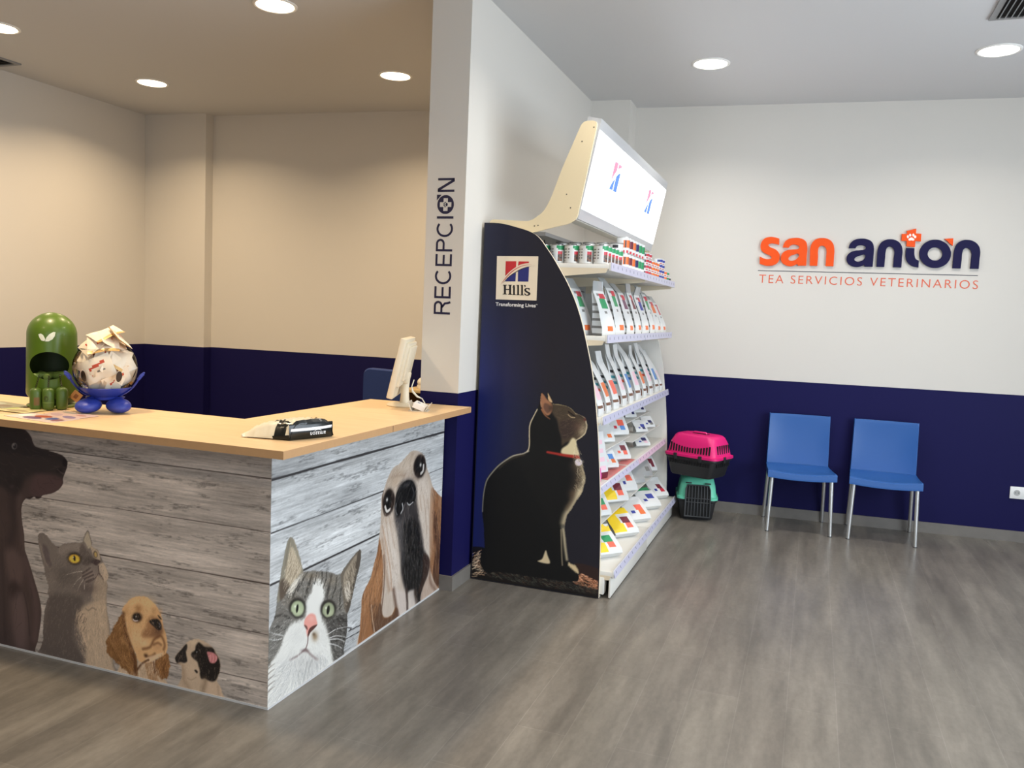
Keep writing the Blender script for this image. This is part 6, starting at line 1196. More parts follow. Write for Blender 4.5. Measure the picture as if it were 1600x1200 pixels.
# ------------------------------------------------------------------ two visitor chairs
BLUE = pm('chair_blue_plastic', (42, 92, 160), .34, spec=.5); ALU = pm('chair_aluminium', (206, 206, 204), .32, .85); FOOT = pm('foot_grey', (90, 90, 92), .6)
def chair(label, loc, rz):
    t = thing('visitor_chair', label, 'chair', loc, rz, 'blue chairs along the navy wall')
    def sheet(f, nu, nv, th, name):
        b = MB(); V = [[b.bm.verts.new(f(i/nu*2-1, j/nv)) for j in range(nv+1)] for i in range(nu+1)]
        for i in range(nu):
            for j in range(nv): b._f((V[i][j], V[i+1][j], V[i+1][j+1], V[i][j+1]))
        o = b.build(name, BLUE, t, 40, world=False); m = o.modifiers.new('thickness', 'SOLIDIFY'); m.thickness = th; m.offset = -1
        m2 = o.modifiers.new('edge', 'BEVEL'); m2.width = .002; m2.segments = 2; m2.limit_method = 'ANGLE'; return o
    def seat(s, v):
        a = min(1, abs(s)/.94); sg_ = 1 if s > 0 else -1; w = .232-.012*max(0, v-.1)
        y = -.24+.40*max(0, (v-.1)/.9); z = .458-.026*math.sin(PI*min(1, max(0, (v-.02)/.98)))**.8*(1-(s*.92)**2)-.014*v-.014*(1-s*s)*(1-v)**3
        dropf = .055*(1-v/.1)**.7 if v < .1 else 0
        if v < .1: y = -.24-.006*(1-v/.1)
        x = sg_*a*w; dz = 0
        if abs(s) > .94: dz = -.05*(abs(s)-.94)/.06; x = sg_*(w+.003)
        return (x, y, z+min(dz, -dropf) if (dz or dropf) else z)
    sheet(seat, 34, 22, .009, 'seat')
    def back(s, v):
        a = min(1, abs(s)/.95); sg_ = 1 if s > 0 else -1; w = .224-.004*v; x = sg_*a*w
        y = .150+.035*v+.024*(1-(a)**2)*math.sin(PI*(.2+.6*v)); z = .425+.395*v
        if abs(s) > .95: y += .028*(abs(s)-.95)/.05; x = sg_*(w+.002)
        return (x, y, z)
    sheet(back, 34, 16, .010, 'backrest')
    for sx in (-1, 1):
        for fy in (-1, 1):
            p0 = (sx*.203, fy*.20 if fy < 0 else .165, .425); p1 = (sx*.216, fy*.226, .006)
            b = MB(); b.tube([p0, p1], [.0155, .0125], 14); b.tube([p1, (p1[0], p1[1], 0)], .0135, 14, 1); b.build('leg', [ALU, FOOT], t, 40, world=False)
    b = MB()
    for sx in (-1, 1): b.tube([(sx*.203, -.20, .418), (sx*.203, .165, .418)], .011, 10)
    b.tube([(-.203, -.19, .418), (.203, -.19, .418)], .011, 10); b.tube([(-.203, .165, .418), (.203, .165, .418)], .011, 10)
    b.build('seat_frame', ALU, t, 40, world=False)
    return t
chair('left blue plastic chair with metal legs, nearer the stacked pet carriers', (-.035, 6.45, 0), math.radians(6.5))
chair('right blue plastic chair with metal legs, nearer the wall socket', (.545, 6.478, 0), math.radians(-1))
# ------------------------------------------------------------------ wall socket
PLW = pm('socket_white', (240, 240, 238), .35)
so = thing('wall_socket', 'white double wall socket on the navy wall at the right edge', 'socket', tuple(Vector((1.49, wy(1.49), .36)) + ndir*.001))
m0 = frame(Vector((1.49, wy(1.49), .36)), tdir, ndir)
b = MB(); b.box((0, 0, .005), (.165, .088, .010), None, .003); bmesh.ops.transform(b.bm, matrix=m0, verts=b.bm.verts); pl_ = b.build('plate', PLW, so)
for dx in (-.038, .038):
    b = MB(); b.lathe([(.021, .0101), (.021, .0108), (.0195, .0112), (.0185, .0104), (.0175, .0103)], (dx, 0, 0), 24, 0, False, True)
    b.lathe([(.0028, .0103), (.0028, .0107)], (dx-.0095, 0, 0), 10, 1); b.lathe([(.0028, .0103), (.0028, .0107)], (dx+.0095, 0, 0), 10, 1)
    bmesh.ops.transform(b.bm, matrix=m0, verts=b.bm.verts); b.build('outlet', [pm('socket_grey', (176, 176, 174), .4), GD], pl_)
# ------------------------------------------------------------------ pet carriers
BLK = pm('carrier_charcoal', (40, 40, 42), .5); SLOTD = pm('slot_black', (10, 10, 12), .8)
def rrect(w, d, z, r, n=6, yo=0.):
    o = []
    for cx, cy, a in ((w/2-r, d/2-r, 0), (-w/2+r, d/2-r, 90), (-w/2+r, -d/2+r, 180), (w/2-r, -d/2+r, 270)):
        for k in range(n+1): t = math.radians(a+90*k/n); o.append((cx+r*math.cos(t), cy+yo+r*math.sin(t), z))
    return o
def carrier(label, loc, rz, top, W, D, zr, zt, grp, door):
    t = thing('pet_carrier', label, 'pet carrier', loc, rz, grp)
    b = MB(); b.ring_loft([rrect(W*.74, D*.80, 0, .03), rrect(W*.80, D*.86, .012, .035), rrect(W*.93, D*.95, zr-.02, .04), rrect(W, D, zr-.012, .045), rrect(W, D, zr, .045)]); 
    def slots(bm, w0, d0, za, zb, tap, n_long, n_short, mi, long_only=False, arch=False, hs=.5):
        for sgn in (-1, 1):
            for k in range(n_long):
                f = (k+.5)/n_long*2-1; za_ = za; zb_ = zb-(.45*(zb-za)*(1-f*f) if arch else 0)
                zc = (za_+zb_)/2; kx = 1-tap*(zc-za)/(zb-za)
                bm.box((f*w0*.42, sgn*(d0/2*kx), zc), (w0*.84/n_long*hs, .006, zb_-za_), (sgn*tap*.9, 0, 0), 0, mi)
            for k in range(n_short):
                f = (k+.5)/n_short*2-1; zc = (za+zb)/2; kx = 1-tap*.5
                bm.box((sgn*(w0/2*kx), f*d0*.34, zc), (.006, d0*.68/n_short*hs, zb-za), (0, -sgn*tap*.9, 0), 0, mi)
    if not door: slots(b, W*.955, D*.965, zr-.055, zr-.03, .02, 15, 7, 1)
    b.build('tub', [BLK, SLOTD], t, 40, world=False, label='charcoal lower tub')
    h = zt-zr; b = MB()
    b.ring_loft([rrect(W*1.03, D*1.03, zr+.001, .048), rrect(W*1.03, D*1.03, zr+.018, .048), rrect(W*.95, D*.95, zr+.022, .045), rrect(W*.88, D*.86, zr+h*.62, .05), rrect(W*.80, D*.74, zr+h*.90, .06), rrect(W*.74, D*.66, zr+h*.975, .06), rrect(W*.66, D*.56, zt, .05)], 0)
    if not door: slots(b, W*.95, D*.955, zr+.035, zr+h*.62, .085, 15, 6, 1, arch=True, hs=.45)
    up = b.build('lid', [top, SLOTD], t, 40, world=False)
    b = MB(); b.box((W*.02, 0, zt+.0005), (W*.28, D*.16, .003), None, 0, 1); b.build('handle_recess', [top, SLOTD], up, 0, world=False)
    b = MB(); b.tube([(-W*.13, 0, zt-.001), (-W*.11, 0, zt+.008), (W*.11, 0, zt+.008), (W*.13, 0, zt-.001)], .009, 10); b.build('handle', top, up, 40, world=False)
    for k, (x, y) in enumerate([(-.26, -1), (.22, -1), (-.26, 1), (.22, 1)] if not door else [(-.3, 1), (.3, 1)]):
        b = MB(); b.box((x*W, y*D*.52, zr), (.028, .012, .045), None, .003); b.build('clip', BLK, t, 40, world=False)
    for sx in (-1, 1):
        b = MB(); b.box((sx*W*.52, 0 if door else -.02, zr), (.012, .028, .045), None, .003); b.build('clip', BLK, t, 40, world=False)
    if door:
        dw, z0, z1 = W*.62, .035, zr+h*.66; y = -D*.515; zc = (z0+z1)/2
        pts = [(-dw/2, z0), (dw/2, z0), (dw/2*.985, .18), (dw/2*.97, z1-.03), (dw/2*.86, z1), (-dw/2*.86, z1), (-dw/2*.97, z1-.03), (-dw/2*.985, .18)]
        lean = lambda z: y+.030*max(0, z-.178)/.08
        b = MB(); lo = [q for q in pts if q[1] < .19]; hi = [q for q in pts if q[1] > .17]
        for part in (lo, hi): b.prism([(p*1.04, lean(z)-.012, z) for p, z in part], (0, .03, 0))
        dp = b.build('doorway', SLOTD, t, 0, world=False)
        b = MB()
        loop = [(p, lean(z)-.016, z) for p, z in pts]; b.tube(loop+[loop[0]], .0055, 8)
        for k in range(7): x = -dw/2+dw*(k+1)/8; b.tube([(x, lean(z0)-.016, z0), (x*.985, lean(.18)-.016, .18), (x*.97, lean(z1)-.016, z1)], .0032, 8)
        for z in (zc-.008, zc+.022): b.tube([(-dw/2, lean(z)-.016, z), (dw/2, lean(z)-.016, z)], .0032, 8)
        b.build('grille_door', pm('door_grey', (58, 60, 62), .45), dp, 40, world=False)
        for sx in (-1, 1):
            b = MB(); b.box((sx*W*.24, lean(z1)-.006, z1+.014), (.045, .008, .010), None, .003); b.build('hinge', BLK, t, 40, world=False)
    return t
PINK = pm('carrier_pink', (232, 34, 120), .4); MINT = pm('carrier_mint', (112, 214, 180), .4)
carrier('mint and charcoal pet carrier with grille door standing on the floor', (-.769, 6.427, 0), math.radians(11), MINT, .295, .36, .158, .322, 'stacked pet carriers', True)
carrier('pink and charcoal slotted pet carrier resting on the mint one', (-.753, 6.31, .340), math.radians(-22), PINK, .43, .30, .145, .312, 'stacked pet carriers', False)
# ------------------------------------------------------------------ things on the counter
ZC = 1.0002
# green bag dispenser
GRN = pm('dispenser_green', (82, 110, 20), .36, coat=.12); GIN = pm('dispenser_inside', (52, 66, 20), .6); LEAF = pm('leaf_white', (232, 236, 214), .5)
dpos = (-3.145, 2.735, ZC); drz = math.radians(43.5)
dsp = thing('bag_dispenser', 'green capsule-shaped dog bag dispenser with white leaf emblem on the counter', 'dispenser', dpos, drz)
b = MB(); b.lathe([(.001, 0), (.096, 0), (.1, .004), (.1, .010), (.096, .013), (.001, .013)], (0, 0, 0), 48); b.build('base_disc', pm('dispenser_base_green', (104, 122, 44), .45), dsp, 30, world=False)
def capsule(r0, r1, z0, z1):
    pr = []
    for k in range(15): a = PI/2*k/14; pr.append((max(.0008, r0*math.sin(a)), z0+r0*.55*(1-math.cos(a))))
    for k in range(1, 10): t = k/10; pr.append((r0+(r1-r0)*t, z0+r0*.55+(z1-r1-z0-r0*.55)*t))
    for k in range(19): a = PI/2*k/18; pr.append((max(.0008, r1*math.cos(a)), z1-r1+r1*math.sin(a)))
    return pr
cap = capsule(.1025, .0985, .0135, .415); inn = capsule(.0985, .0945, .018, .410)
b = MB(); b.lathe(cap, (0, 0, 0), 72); b2 = MB(); b2.lathe(inn, (0, 0, 0), 72, 1)
bmesh.ops.recalc_face_normals(b.bm, faces=b.bm.faces); bmesh.ops.recalc_face_normals(b2.bm, faces=b2.bm.faces); bmesh.ops.reverse_faces(b2.bm, faces=b2.bm.faces)
me2 = bpy.data.meshes.new('t'); b2.bm.to_mesh(me2); b2.bm.free(); b.bm.from_mesh(me2); bpy.data.meshes.remove(me2)
me = bpy.data.meshes.new('body'); b.bm.to_mesh(me); b.bm.free()
body = link_mesh('body', me, [GRN, GIN], None, 0)
cu = MB(); e = [(-.004+.076*math.cos(a), -.2, .187+.060*math.sin(a)) for a in np.linspace(0, 2*PI, 64, endpoint=False)]; cu.prism(e, (0, .2, 0), 1); cut = cu.build('cut', [GRN, GIN], None, 0)
md = body.modifiers.new('hole', 'BOOLEAN'); md.object = cut; md.operation = 'DIFFERENCE'; md.solver = 'EXACT'
dg = bpy.context.evaluated_depsgraph_get(); me = bpy.data.meshes.new_from_object(body.evaluated_get(dg))
bpy.data.objects.remove(body); bpy.data.objects.remove(cut)
for p in me.polygons: p.use_smooth = True
me.set_sharp_from_angle(angle=math.radians(35)); body = bpy.data.objects.new('body', me); C.objects.link(body); body.parent = dsp
def onbody(x, z, lift=.0006):
    r = np.interp(z, [p[1] for p in cap[3:]], [p[0] for p in cap[3:]]); return (x, -math.sqrt(max(1e-6, r*r-x*x))-lift, z)
def leafpts(side):
    pts = []
    L = [(215, 326), (236, 318), (256, 330), (268, 352), (275, 370), (266, 384), (242, 380), (226, 358)] if side < 0 else [(272, 386), (284, 352), (308, 322), (342, 301), (360, 303), (353, 340), (334, 368), (302, 386)]
    L = [((x-313)/2.381*1.08+1, (345-y)/2.381*1.15) for x, y in L]
    return [(x/1000, .312+z/1000) for x, z in L]
for sd in (-1, 1):
    b = MB(); P = leafpts(sd); c = (sum(p[0] for p in P)/len(P), sum(p[1] for p in P)/len(P)); vs = [b.bm.verts.new(onbody(*p)) for p in P]; vc = b.bm.verts.new(onbody(*c, .0012))
    for k in range(len(vs)): b._f((vc, vs[k], vs[(k+1) % len(vs)]))
    b.build('leaf_emblem', LEAF, body, 0, world=False)
RG = pm('roll_green', (112, 136, 62), .5); HG = pm('holder_green', (74, 100, 34), .4); HDK = pm('holder_print', (112, 84, 40), .6); CHN = pm('chain_dark', (60, 60, 40), .35, .7)
dm = Matrix.Translation(dpos) @ Matrix.Rotation(drz, 4, 'Z')
for i, (x, y, z, an, tl) in enumerate(((-.046, -.050, .139, .5, .2), (-.006, -.052, .138, 1.3, .1), (.038, -.052, .142, -.5, .5), (.02, -.022, .141, .2, .3), (-.03, -.010, .140, 2.2, .2), (.0, .03, .139, .9, .1))):
    b = MB(); b.lathe([(.001, -.032), (.013, -.031), (.0145, -.029), (.0145, .029), (.013, .031), (.001, .032)], (0, 0, 0), 18)
    R = dm @ Matrix.Translation((x, y, z)) @ Matrix.Rotation(an, 4, 'Z') @ Matrix.Rotation(PI/2-tl*.5, 4, 'Y')
    bmesh.ops.transform(b.bm, matrix=R, verts=b.bm.verts); tag(b.build('bag_roll', RG, None, 40), 'green bag roll lying in the dispenser opening, %s from its left rim' % ORD[(0, 2, 5, 4, 1, 3)[i]], 'bag roll', 'bag rolls in the dispenser')
b = MB(); b.lathe([(.001, .02), (.085, .02), (.089, .05), (.089, .122), (.001, .122)], (0, 0, 0), 40); b.build('inner_tray', GIN, dsp, 30, world=False)
for i, (x, y, top) in enumerate(((-.050, -.130, .096), (-.002, -.142, .097), (.048, -.130, .099))):
    nm = ['left', 'middle', 'right'][i]
    k = thing('roll_holder', '%s of the three small green roll holders standing before the green dispenser' % nm, 'bag holder', tuple(dm @ Vector((x, y, 0))), drz, 'green roll holders')
    b = MB(); r = .0235
    pr = [(.001, 0), (r*.6, .001), (r*.9, .007), (r, .018), (r, top-.022), (r*.95, top-.013), (r*.8, top-.006), (r*.5, top-.0015), (.001, top)]
    b.lathe(pr, (0, 0, 0), 28); b.build('capsule', HG, k, 40, world=False)
    if i == 0:
        b = MB(); vs = []
        for a0, a1, z0, z1 in ((-PI/2-.2, -PI/2+.75, .022, .056),):
            for q in range(5): 
                a = a0+(a1-a0)*q/4; vs.append((r*1.02*math.cos(a), r*1.02*math.sin(a)))
        b.ring_loft([[(x_, y_, .022) for x_, y_ in vs], [(x_, y_, .056) for x_, y_ in vs]], 0, False, False, False); b.build('paper_label', HDK, k, 40, world=False)
    if i == 1:
        b = MB(); a = [(-PI/2-.55+.9*q/8) for q in range(9)]; pts = []
        el = [(.0085*math.cos(t)-.006, .012*math.sin(t)+.052) for t in np.linspace(0, 2*PI, 20, endpoint=False)]
        vs = [b.bm.verts.new((px, -math.sqrt(r*r-px*px)-.0005, pz)) for px, pz in el]; b._f(vs); b.build('bag_slot', GIN, k, 0, world=False)
        b = MB(); b.tube([(r*1.0*math.cos(t), r*1.0*math.sin(t), .034) for t in np.linspace(-PI*.9, -PI*.1, 12)], .0006, 6); b.build('seam', pm('seam_pale', (130, 150, 90), .5), k, 0, world=False)
    b = MB(); P = [Vector((0, 0, top-.001)), Vector((-x*.1, .012, top+.022)), Vector((-x*.2, .03, top+.048))]
    for q in range(12):
        t = q/11; p = P[0]*(1-t)**2+P[1]*2*t*(1-t)+P[2]*t*t; ring = [(p.x+.0035*math.cos(u)*(1 if q % 2 else .2), p.y+.0035*math.cos(u)*(.2 if q % 2 else 1), p.z+.0042*math.sin(u)) for u in np.linspace(0, 2*PI, 9)]; b.tube(ring, .0009, 5, 0, False)
    b.build('chain', CHN, k, 30, world=False)
b = MB(); kf = pm('kraft_tag', (190, 138, 84), .7); R = dm @ Matrix.Translation((.098, -.07, .052)) @ Matrix.Rotation(-.3, 4, 'Z') @ Matrix.Rotation(.65, 4, 'Y')
b.box((0, 0, 0), (.042, .0012, .042), R, .0004); b.box((0, -.0008, 0), (.016, .0006, .02), R, 0, 1); b.build('paper_tag', [kf, pm('tag_print', (140, 88, 52), .7)], dsp, 0)
# treat globe
gpos = (-2.842, 2.735, ZC); grz = math.radians(38)
gl = thing('treat_jar', 'clear globe jar on blue feet with raised blue hands, full of treat sachets', 'jar', gpos, grz)
FB = pm('jar_blue', (44, 62, 160), .45)
GR_ = .127; gcz = .190
def glassy():
    m = bpy.data.materials.new('clear_plastic'); m.use_nodes = True; n = m.node_tree; L = n.links; n.nodes.remove(n.nodes['Principled BSDF']); out = n.nodes['Material Output']
    tr = n.nodes.new('ShaderNodeBsdfTransparent'); tr.inputs[0].default_value = (.96, .97, .97, 1); gsy = n.nodes.new('ShaderNodeBsdfGlossy'); gsy.inputs['Roughness'].default_value = .04
    fz = n.nodes.new('ShaderNodeFresnel'); fz.inputs[0].default_value = 1.16; mx = n.nodes.new('ShaderNodeMixShader')
    L.new(fz.outputs[0], mx.inputs[0]); L.new(tr.outputs[0], mx.inputs[1]); L.new(gsy.outputs[0], mx.inputs[2]); L.new(mx.outputs[0], out.inputs[0]); return m
GLS = glassy()
b = MB(); pr = []
for k in range(30): a = math.radians(-90+2+k*(90+40-2)/29); pr.append((GR_*math.cos(a), gcz+GR_*math.sin(a)))
b.lathe(pr, (0, 0, 0), 56, 0, True, False); b.build('globe', GLS, gl, 0, world=False)
b = MB(); rr_, rz_ = pr[-1]; b.tube([(rr_*math.cos(t), rr_*math.sin(t), rz_) for t in np.linspace(0, 2*PI, 49)], .0022, 8, 0, False); b.build('rim', GLS, gl, 0, world=False)
b = MB(); pr = [(.001, gcz-GR_-.010), (.045, gcz-GR_-.008)]
for k in range(9): a = math.radians(-68+k*3.6); pr.append(((GR_+.006)*math.cos(a), gcz+(GR_+.006)*math.sin(a)))
for k in range(8, -1, -1): a = math.radians(-68+k*3.6); pr.append(((GR_+.0015)*math.cos(a), gcz+(GR_+.0015)*math.sin(a)))
pr.append((.001, gcz-GR_-.0015)); b.lathe(pr, (0, 0, 0), 48); b.build('cradle', FB, gl, 40, world=False)
for sx in (-1, 1):
    b = MB()
    b.ball((sx*.058, -.045, .0325), (.050, .064, .030), 28, 16, 0, (.12, 0, sx*.25)); 
    ft = b.build('foot', FB, gl, 60, world=False)
    b = MB(); b.tube([(sx*.044, -.005, .03), (sx*.042, 0, .05), (sx*.045, 0, .07)], [.03, .02, .034], 20); b.build('leg', FB, gl, 60, world=False)
    b = MB(); pth = []
    for k in range(10): a = math.radians(-62+k*5.0); pth.append((sx*(GR_+.005+.0009*k)*math.cos(a), -.01, gcz+(GR_+.005+.0009*k)*math.sin(a)))
    wd = [.032, .028, .025, .022, .020, .019, .019, .021, .023, .021]; rings = []
    for p, w_ in zip(pth, wd):
        c = Vector(p); rad = Vector((p[0], 0, p[2]-gcz)).normalized(); rings.append([c+rad*.004*math.cos(t)+Vector((0, 1, 0))*w_*math.sin(t) for t in np.linspace(0, 2*PI, 12, endpoint=False)])
    b.ring_loft(rings); arm = b.build('arm', FB, gl, 60, world=False)
    b = MB(); e0 = Vector(pth[-1]); rad = Vector((pth[-1][0], 0, pth[-1][2]-gcz)).normalized(); tan = Vector((-rad.z*sx, 0, rad.x*sx))
    for q, (dy, ln) in enumerate(((-.016, .022), (-.005, .030), (.007, .029), (.017, .020))):
        b.tube([e0+Vector((0, dy, 0))-tan*.006, e0+Vector((0, dy*1.15, 0))+tan*ln*.5+rad*.005, e0+Vector((0, dy*1.25, 0))+tan*ln+rad*.013], [.0062, .0062, .0035], 10)
    b.build('hand', FB, arm, 60, world=False)
    b = MB(); an = math.radians(-90+sx*33); el = math.radians(-13); vs = []
    for t in np.linspace(0, 2*PI, 24, endpoint=False):
        a = an+.105*math.cos(t); z = el+.19*math.sin(t); vs.append(b.bm.verts.new(((GR_+.0008)*math.cos(a)*math.cos(z), (GR_+.0008)*math.sin(a)*math.cos(z), gcz+(GR_+.0008)*math.sin(z))))
    b._f(vs); b.build('eye_sticker', pm('eye_dark', (40, 26, 20), .4), gl, 0, world=False)
SAC = pm('sachet_cream', (240, 226, 204), .4); SGO = pm('sachet_gold', (222, 178, 110), .35, .2); SRE = pm('sachet_red', (196, 76, 48), .5); SGR = pm('sachet_grey', (120, 116, 110), .5)
def sachet_mesh(w, h, back, sd):
    b = MB(); n, m = 14, 14; rg = random.Random(sd); p1, p2 = rg.uniform(0, 6), rg.uniform(0, 6); rows = []
    for sgn in (1, -1):
        V = []
        for i in range(n+1):
            r = []
            for j in range(m+1):
                s, t = i/n*2-1, j/m*2-1; bu = .006*max(0, (1-s**4))*max(0, 1-abs(t)**2.5)
                r.append(b.bm.verts.new((s*w/2, sgn*-bu+.004*math.sin(3*s+p1)*math.cos(2*t+p2)-.0003*sgn, t*h/2)))
            V.append(r)
        for i in range(n):
            for j in range(m):
                s, t = (i+.5)/n*2-1, (j+.5)/m*2-1; mi = 0
                if sgn > 0:
                    if sd % 3 == 0:
                        if abs(t-.30-.12*math.sin(2.5*s)) < .13 and -.6 < s < .6: mi = 2
                        elif -.25 < t < -.1 and -.1 < s < .5: mi = 3
                        elif -.5 < t < -.3 and -.6 < s < -.3: mi = 2
                    elif sd % 3 == 1:
                        if .1 < t < .2 and -.4 < s < .3: mi = 3
                        elif t < -.7: mi = 1
                    elif abs(t-.1) < .1 and -.3 < s < .1: mi = 2
                else: mi = 1 if back else 0
                f = (V[i][j], V[i+1][j], V[i+1][j+1], V[i][j+1]); b._f(f if sgn > 0 else f[::-1], mi)
    bmesh.ops.remove_doubles(b.bm, verts=b.bm.verts, dist=.0007); return b
gm = Matrix.Translation((gpos[0], gpos[1], gpos[2]+gcz)) @ Matrix.Rotation(grz, 4, 'Z')
protos = [sachet_mesh(.122, .098, True, q) for q in range(3)]; protos = [p.build('treat_sachet', [SAC, SGO, SRE, SGR], None, 60) for p in protos]
# azimuth (deg, 0 = front), elevation, radius, spin, tilt
SP_ = [(-8, 2, .092, -25, 0, 'cream sachet with a red band showing at the front centre of the globe'), (-48, 8, .074, 70, 10, 'sachet against the left front of the globe, beside the left eye'), (42, 2, .076, 35, 0, 'sachet behind the right eye of the globe'),
       (-20, 38, .078, -5, 8, 'sachet lying above the front one in the globe'), (30, 40, .080, 30, 0, 'sachet high on the right inside the globe'), (88, 14, .072, -20, 0, 'pale sachet pressed against the right side of the globe'),
       (-92, 10, .072, 20, 0, 'sachet pressed against the left side of the globe'), (-38, -38, .085, 40, 0, 'sachet low on the left inside the globe'), (8, -42, .086, 5, 0, 'sachet lowest at the front of the globe'), (48, -36, .085, -35, 0, 'sachet low on the right inside the globe'),
       (112, -20, .078, 10, 0, 'sachet at the lower right edge inside the globe'), (-112, -18, .078, 60, 0, 'sachet at the lower left edge inside the globe'), (180, -10, .08, 0, 0, 'sachet at the very back of the globe'), (85, 45, .08, 30, 0, 'sachet at the upper right edge inside the globe'), (-85, 45, .08, 0, 0, 'sachet at the upper left edge inside the globe'),
       (-50, 60, .115, 20, -6, 'sachet heaped at the left of the globe mouth'), (0, 62, .118, -8, -16, 'printed sachet heaped over the front of the globe mouth'), (50, 66, .122, 30, -22, 'sachet heaped at the right of the globe mouth'),
       (60, 62, .150, 60, -30, 'gold-backed sachet sticking up highest on the right of the heap'), (10, 80, .150, -30, -28, 'cream sachet standing up at the top of the heap'), (180, 68, .11, 10, -10, 'sachet at the back of the heap on the globe')]
used = set()
for i, (az, el, rd, spn, tl, lab) in enumerate(SP_):
    p = protos[i % 3]
    if i % 3 in used: o = p.copy(); C.objects.link(o)
    else: o = p; used.add(i % 3)
    a, e = math.radians(az), math.radians(el)
    if el > 50: e_t = math.radians(el*.55)
    else: e_t = e*.8
    fa = a if abs(az) < 60 or abs(az) > 150 or el > 50 else a*.35; sk = 1 if abs(az) < 60 or el > 50 else .8
    R = Matrix.Rotation(a, 4, 'Z') @ Matrix.Translation((0, -rd*math.cos(e), rd*math.sin(e))) @ Matrix.Rotation(fa-a, 4, 'Z') @ Matrix.Scale(sk, 4) @ Matrix.Rotation(-e_t, 4, 'X') @ Matrix.Rotation(math.radians(spn), 4, 'Y') @ Matrix.Rotation(math.radians(tl), 4, 'X')
    o.matrix_basis = gm @ R; tag(o, lab, 'sachet', 'treat sachets in the globe jar')
# leaflets
def leaflet(name, label, quad, z, col, marks, fold=True):
    Q = [Vector((*q, z)) for q in quad]; mats = [pm('paper_'+str(len(MATS)), col, .35)]; b = MB()
    b.prism(Q, (0, 0, .0014))
    for (u0, u1, v0, v1, c) in marks:
        P = lambda u, v: (Q[0]*(1-u)+Q[1]*u)*(1-v)+(Q[3]*(1-u)+Q[2]*u)*v
        mats.append(pm('ink_'+str(len(MATS)), c, .4)); n = 10
        el = [P(.5*(u0+u1)+.5*(u1-u0)*math.cos(t), .5*(v0+v1)+.5*(v1-v0)*math.sin(t))+Vector((0, 0, .00155)) for t in np.linspace(0, 2*PI, n, endpoint=False)]
        b._f([b.bm.verts.new(p) for p in el], len(mats)-1)
    return tag(b.build(name, mats, None, 0), label, 'leaflet', 'leaflets on the counter')
leaflet('leaflet', 'white leaflet with red and blue photos at the front edge of the counter', [(-3.035, 2.412), (-2.735, 2.372), (-2.742, 2.51), (-3.03, 2.535)], ZC, (214, 198, 192), [(.04, .3, .3, .8, (236, 226, 220)), (.25, .6, .1, .5, (116, 84, 120)), (.3, .62, .45, .85, (176, 88, 66)), (.62, .82, .3, .75, (92, 104, 158)), (.8, .97, .2, .6, (150, 100, 110))])
leaflet('leaflet', 'pale pink leaflet reaching towards the feet of the globe jar', [(-2.965, 2.535), (-2.745, 2.445), (-2.748, 2.61), (-2.985, 2.655)], ZC+.0015, (226, 196, 184), [(.1, .5, .1, .45, (200, 170, 176)), (.55, .95, .15, .45, (150, 130, 164)), (.1, .55, .65, .9, (168, 160, 150)), (.6, .9, .6, .8, (204, 150, 132))])
leaflet('magazine', 'yellowish magazine on the counter before the green dispenser', [(-3.33, 2.50), (-3.02, 2.492), (-3.03, 2.605), (-3.33, 2.60)], ZC+.0032, (214, 204, 148), [(.02, .3, .1, .9, (228, 214, 176)), (.3, .6, .4, .95, (200, 204, 120)), (.55, .95, .1, .5, (170, 150, 100)), (.1, .4, .1, .4, (120, 96, 70))])
leaflet('magazine', 'grey-green folder on the counter left of the green dispenser', [(-3.46, 2.58), (-3.20, 2.535), (-3.175, 2.655), (-3.40, 2.70)], ZC+.0048, (150, 146, 116), [(.1, .5, .3, .8, (176, 180, 160)), (.5, .9, .2, .6, (132, 112, 84))])
# parcel bag lying on the counter
PAR = pm('parcel_cream', (232, 222, 196), .32); PBK = pm('parcel_black', (22, 24, 22), .22); PWH = pm('parcel_white', (236, 236, 236), .4)
pc = thing('mailing_bag', 'cream and black plastic mailing bag lying on the counter corner', 'bag', (-1.82, 2.62, ZC))
F0, F1 = Vector((-1.770, 2.535, 0)), Vector((-1.700, 2.715, 0)); T0, T1 = Vector((-1.955, 2.505, 0)), Vector((-1.965, 2.735, 0))
b = MB(); nU, nV = 26, 18; TOP = []; BOT = []
rg = np.random.RandomState(5); NX = rg.rand(40, 40)
def crum(u, v):
    return (vnoise(np.array([[u*260.]]), np.array([[v*200.]]), 42, 38, 9)[0, 0]-.5)*.016+(vnoise(np.array([[u*260.]]), np.array([[v*200.]]), 16, 14, 10)[0, 0]-.5)*.006
for sg2, ST in ((1, TOP), (-1, BOT)):
    for i in range(nU+1):
        u = i/nU; r = []
        for j in range(nV+1):
            v = j/nV; base = (F0*(1-v)+F1*v)*(1-u)+(T0*(1-v)+T1*v)*u; ed = max(0, 1-abs(2*v-1)**6)
            hh = .074*(1-.72*u**3.2)*ed**.6*(1 if u > .03 else .86); hm = .020*(1-u)
            z = hm+(hh-hm)*1. if sg2 > 0 else .0006+.02*(1-ed)*(1-u)
            if sg2 > 0: z = max(.004, z+crum(u, v)*(1 if u > .04 else .3)); 
            if sg2 > 0 and (u > .97): z = .012+.004*math.sin(9*v)
            r.append(b.bm.verts.new((base.x+(.006*(1-u) if sg2 > 0 else 0), base.y, ZC+z)))
        ST.append(r)
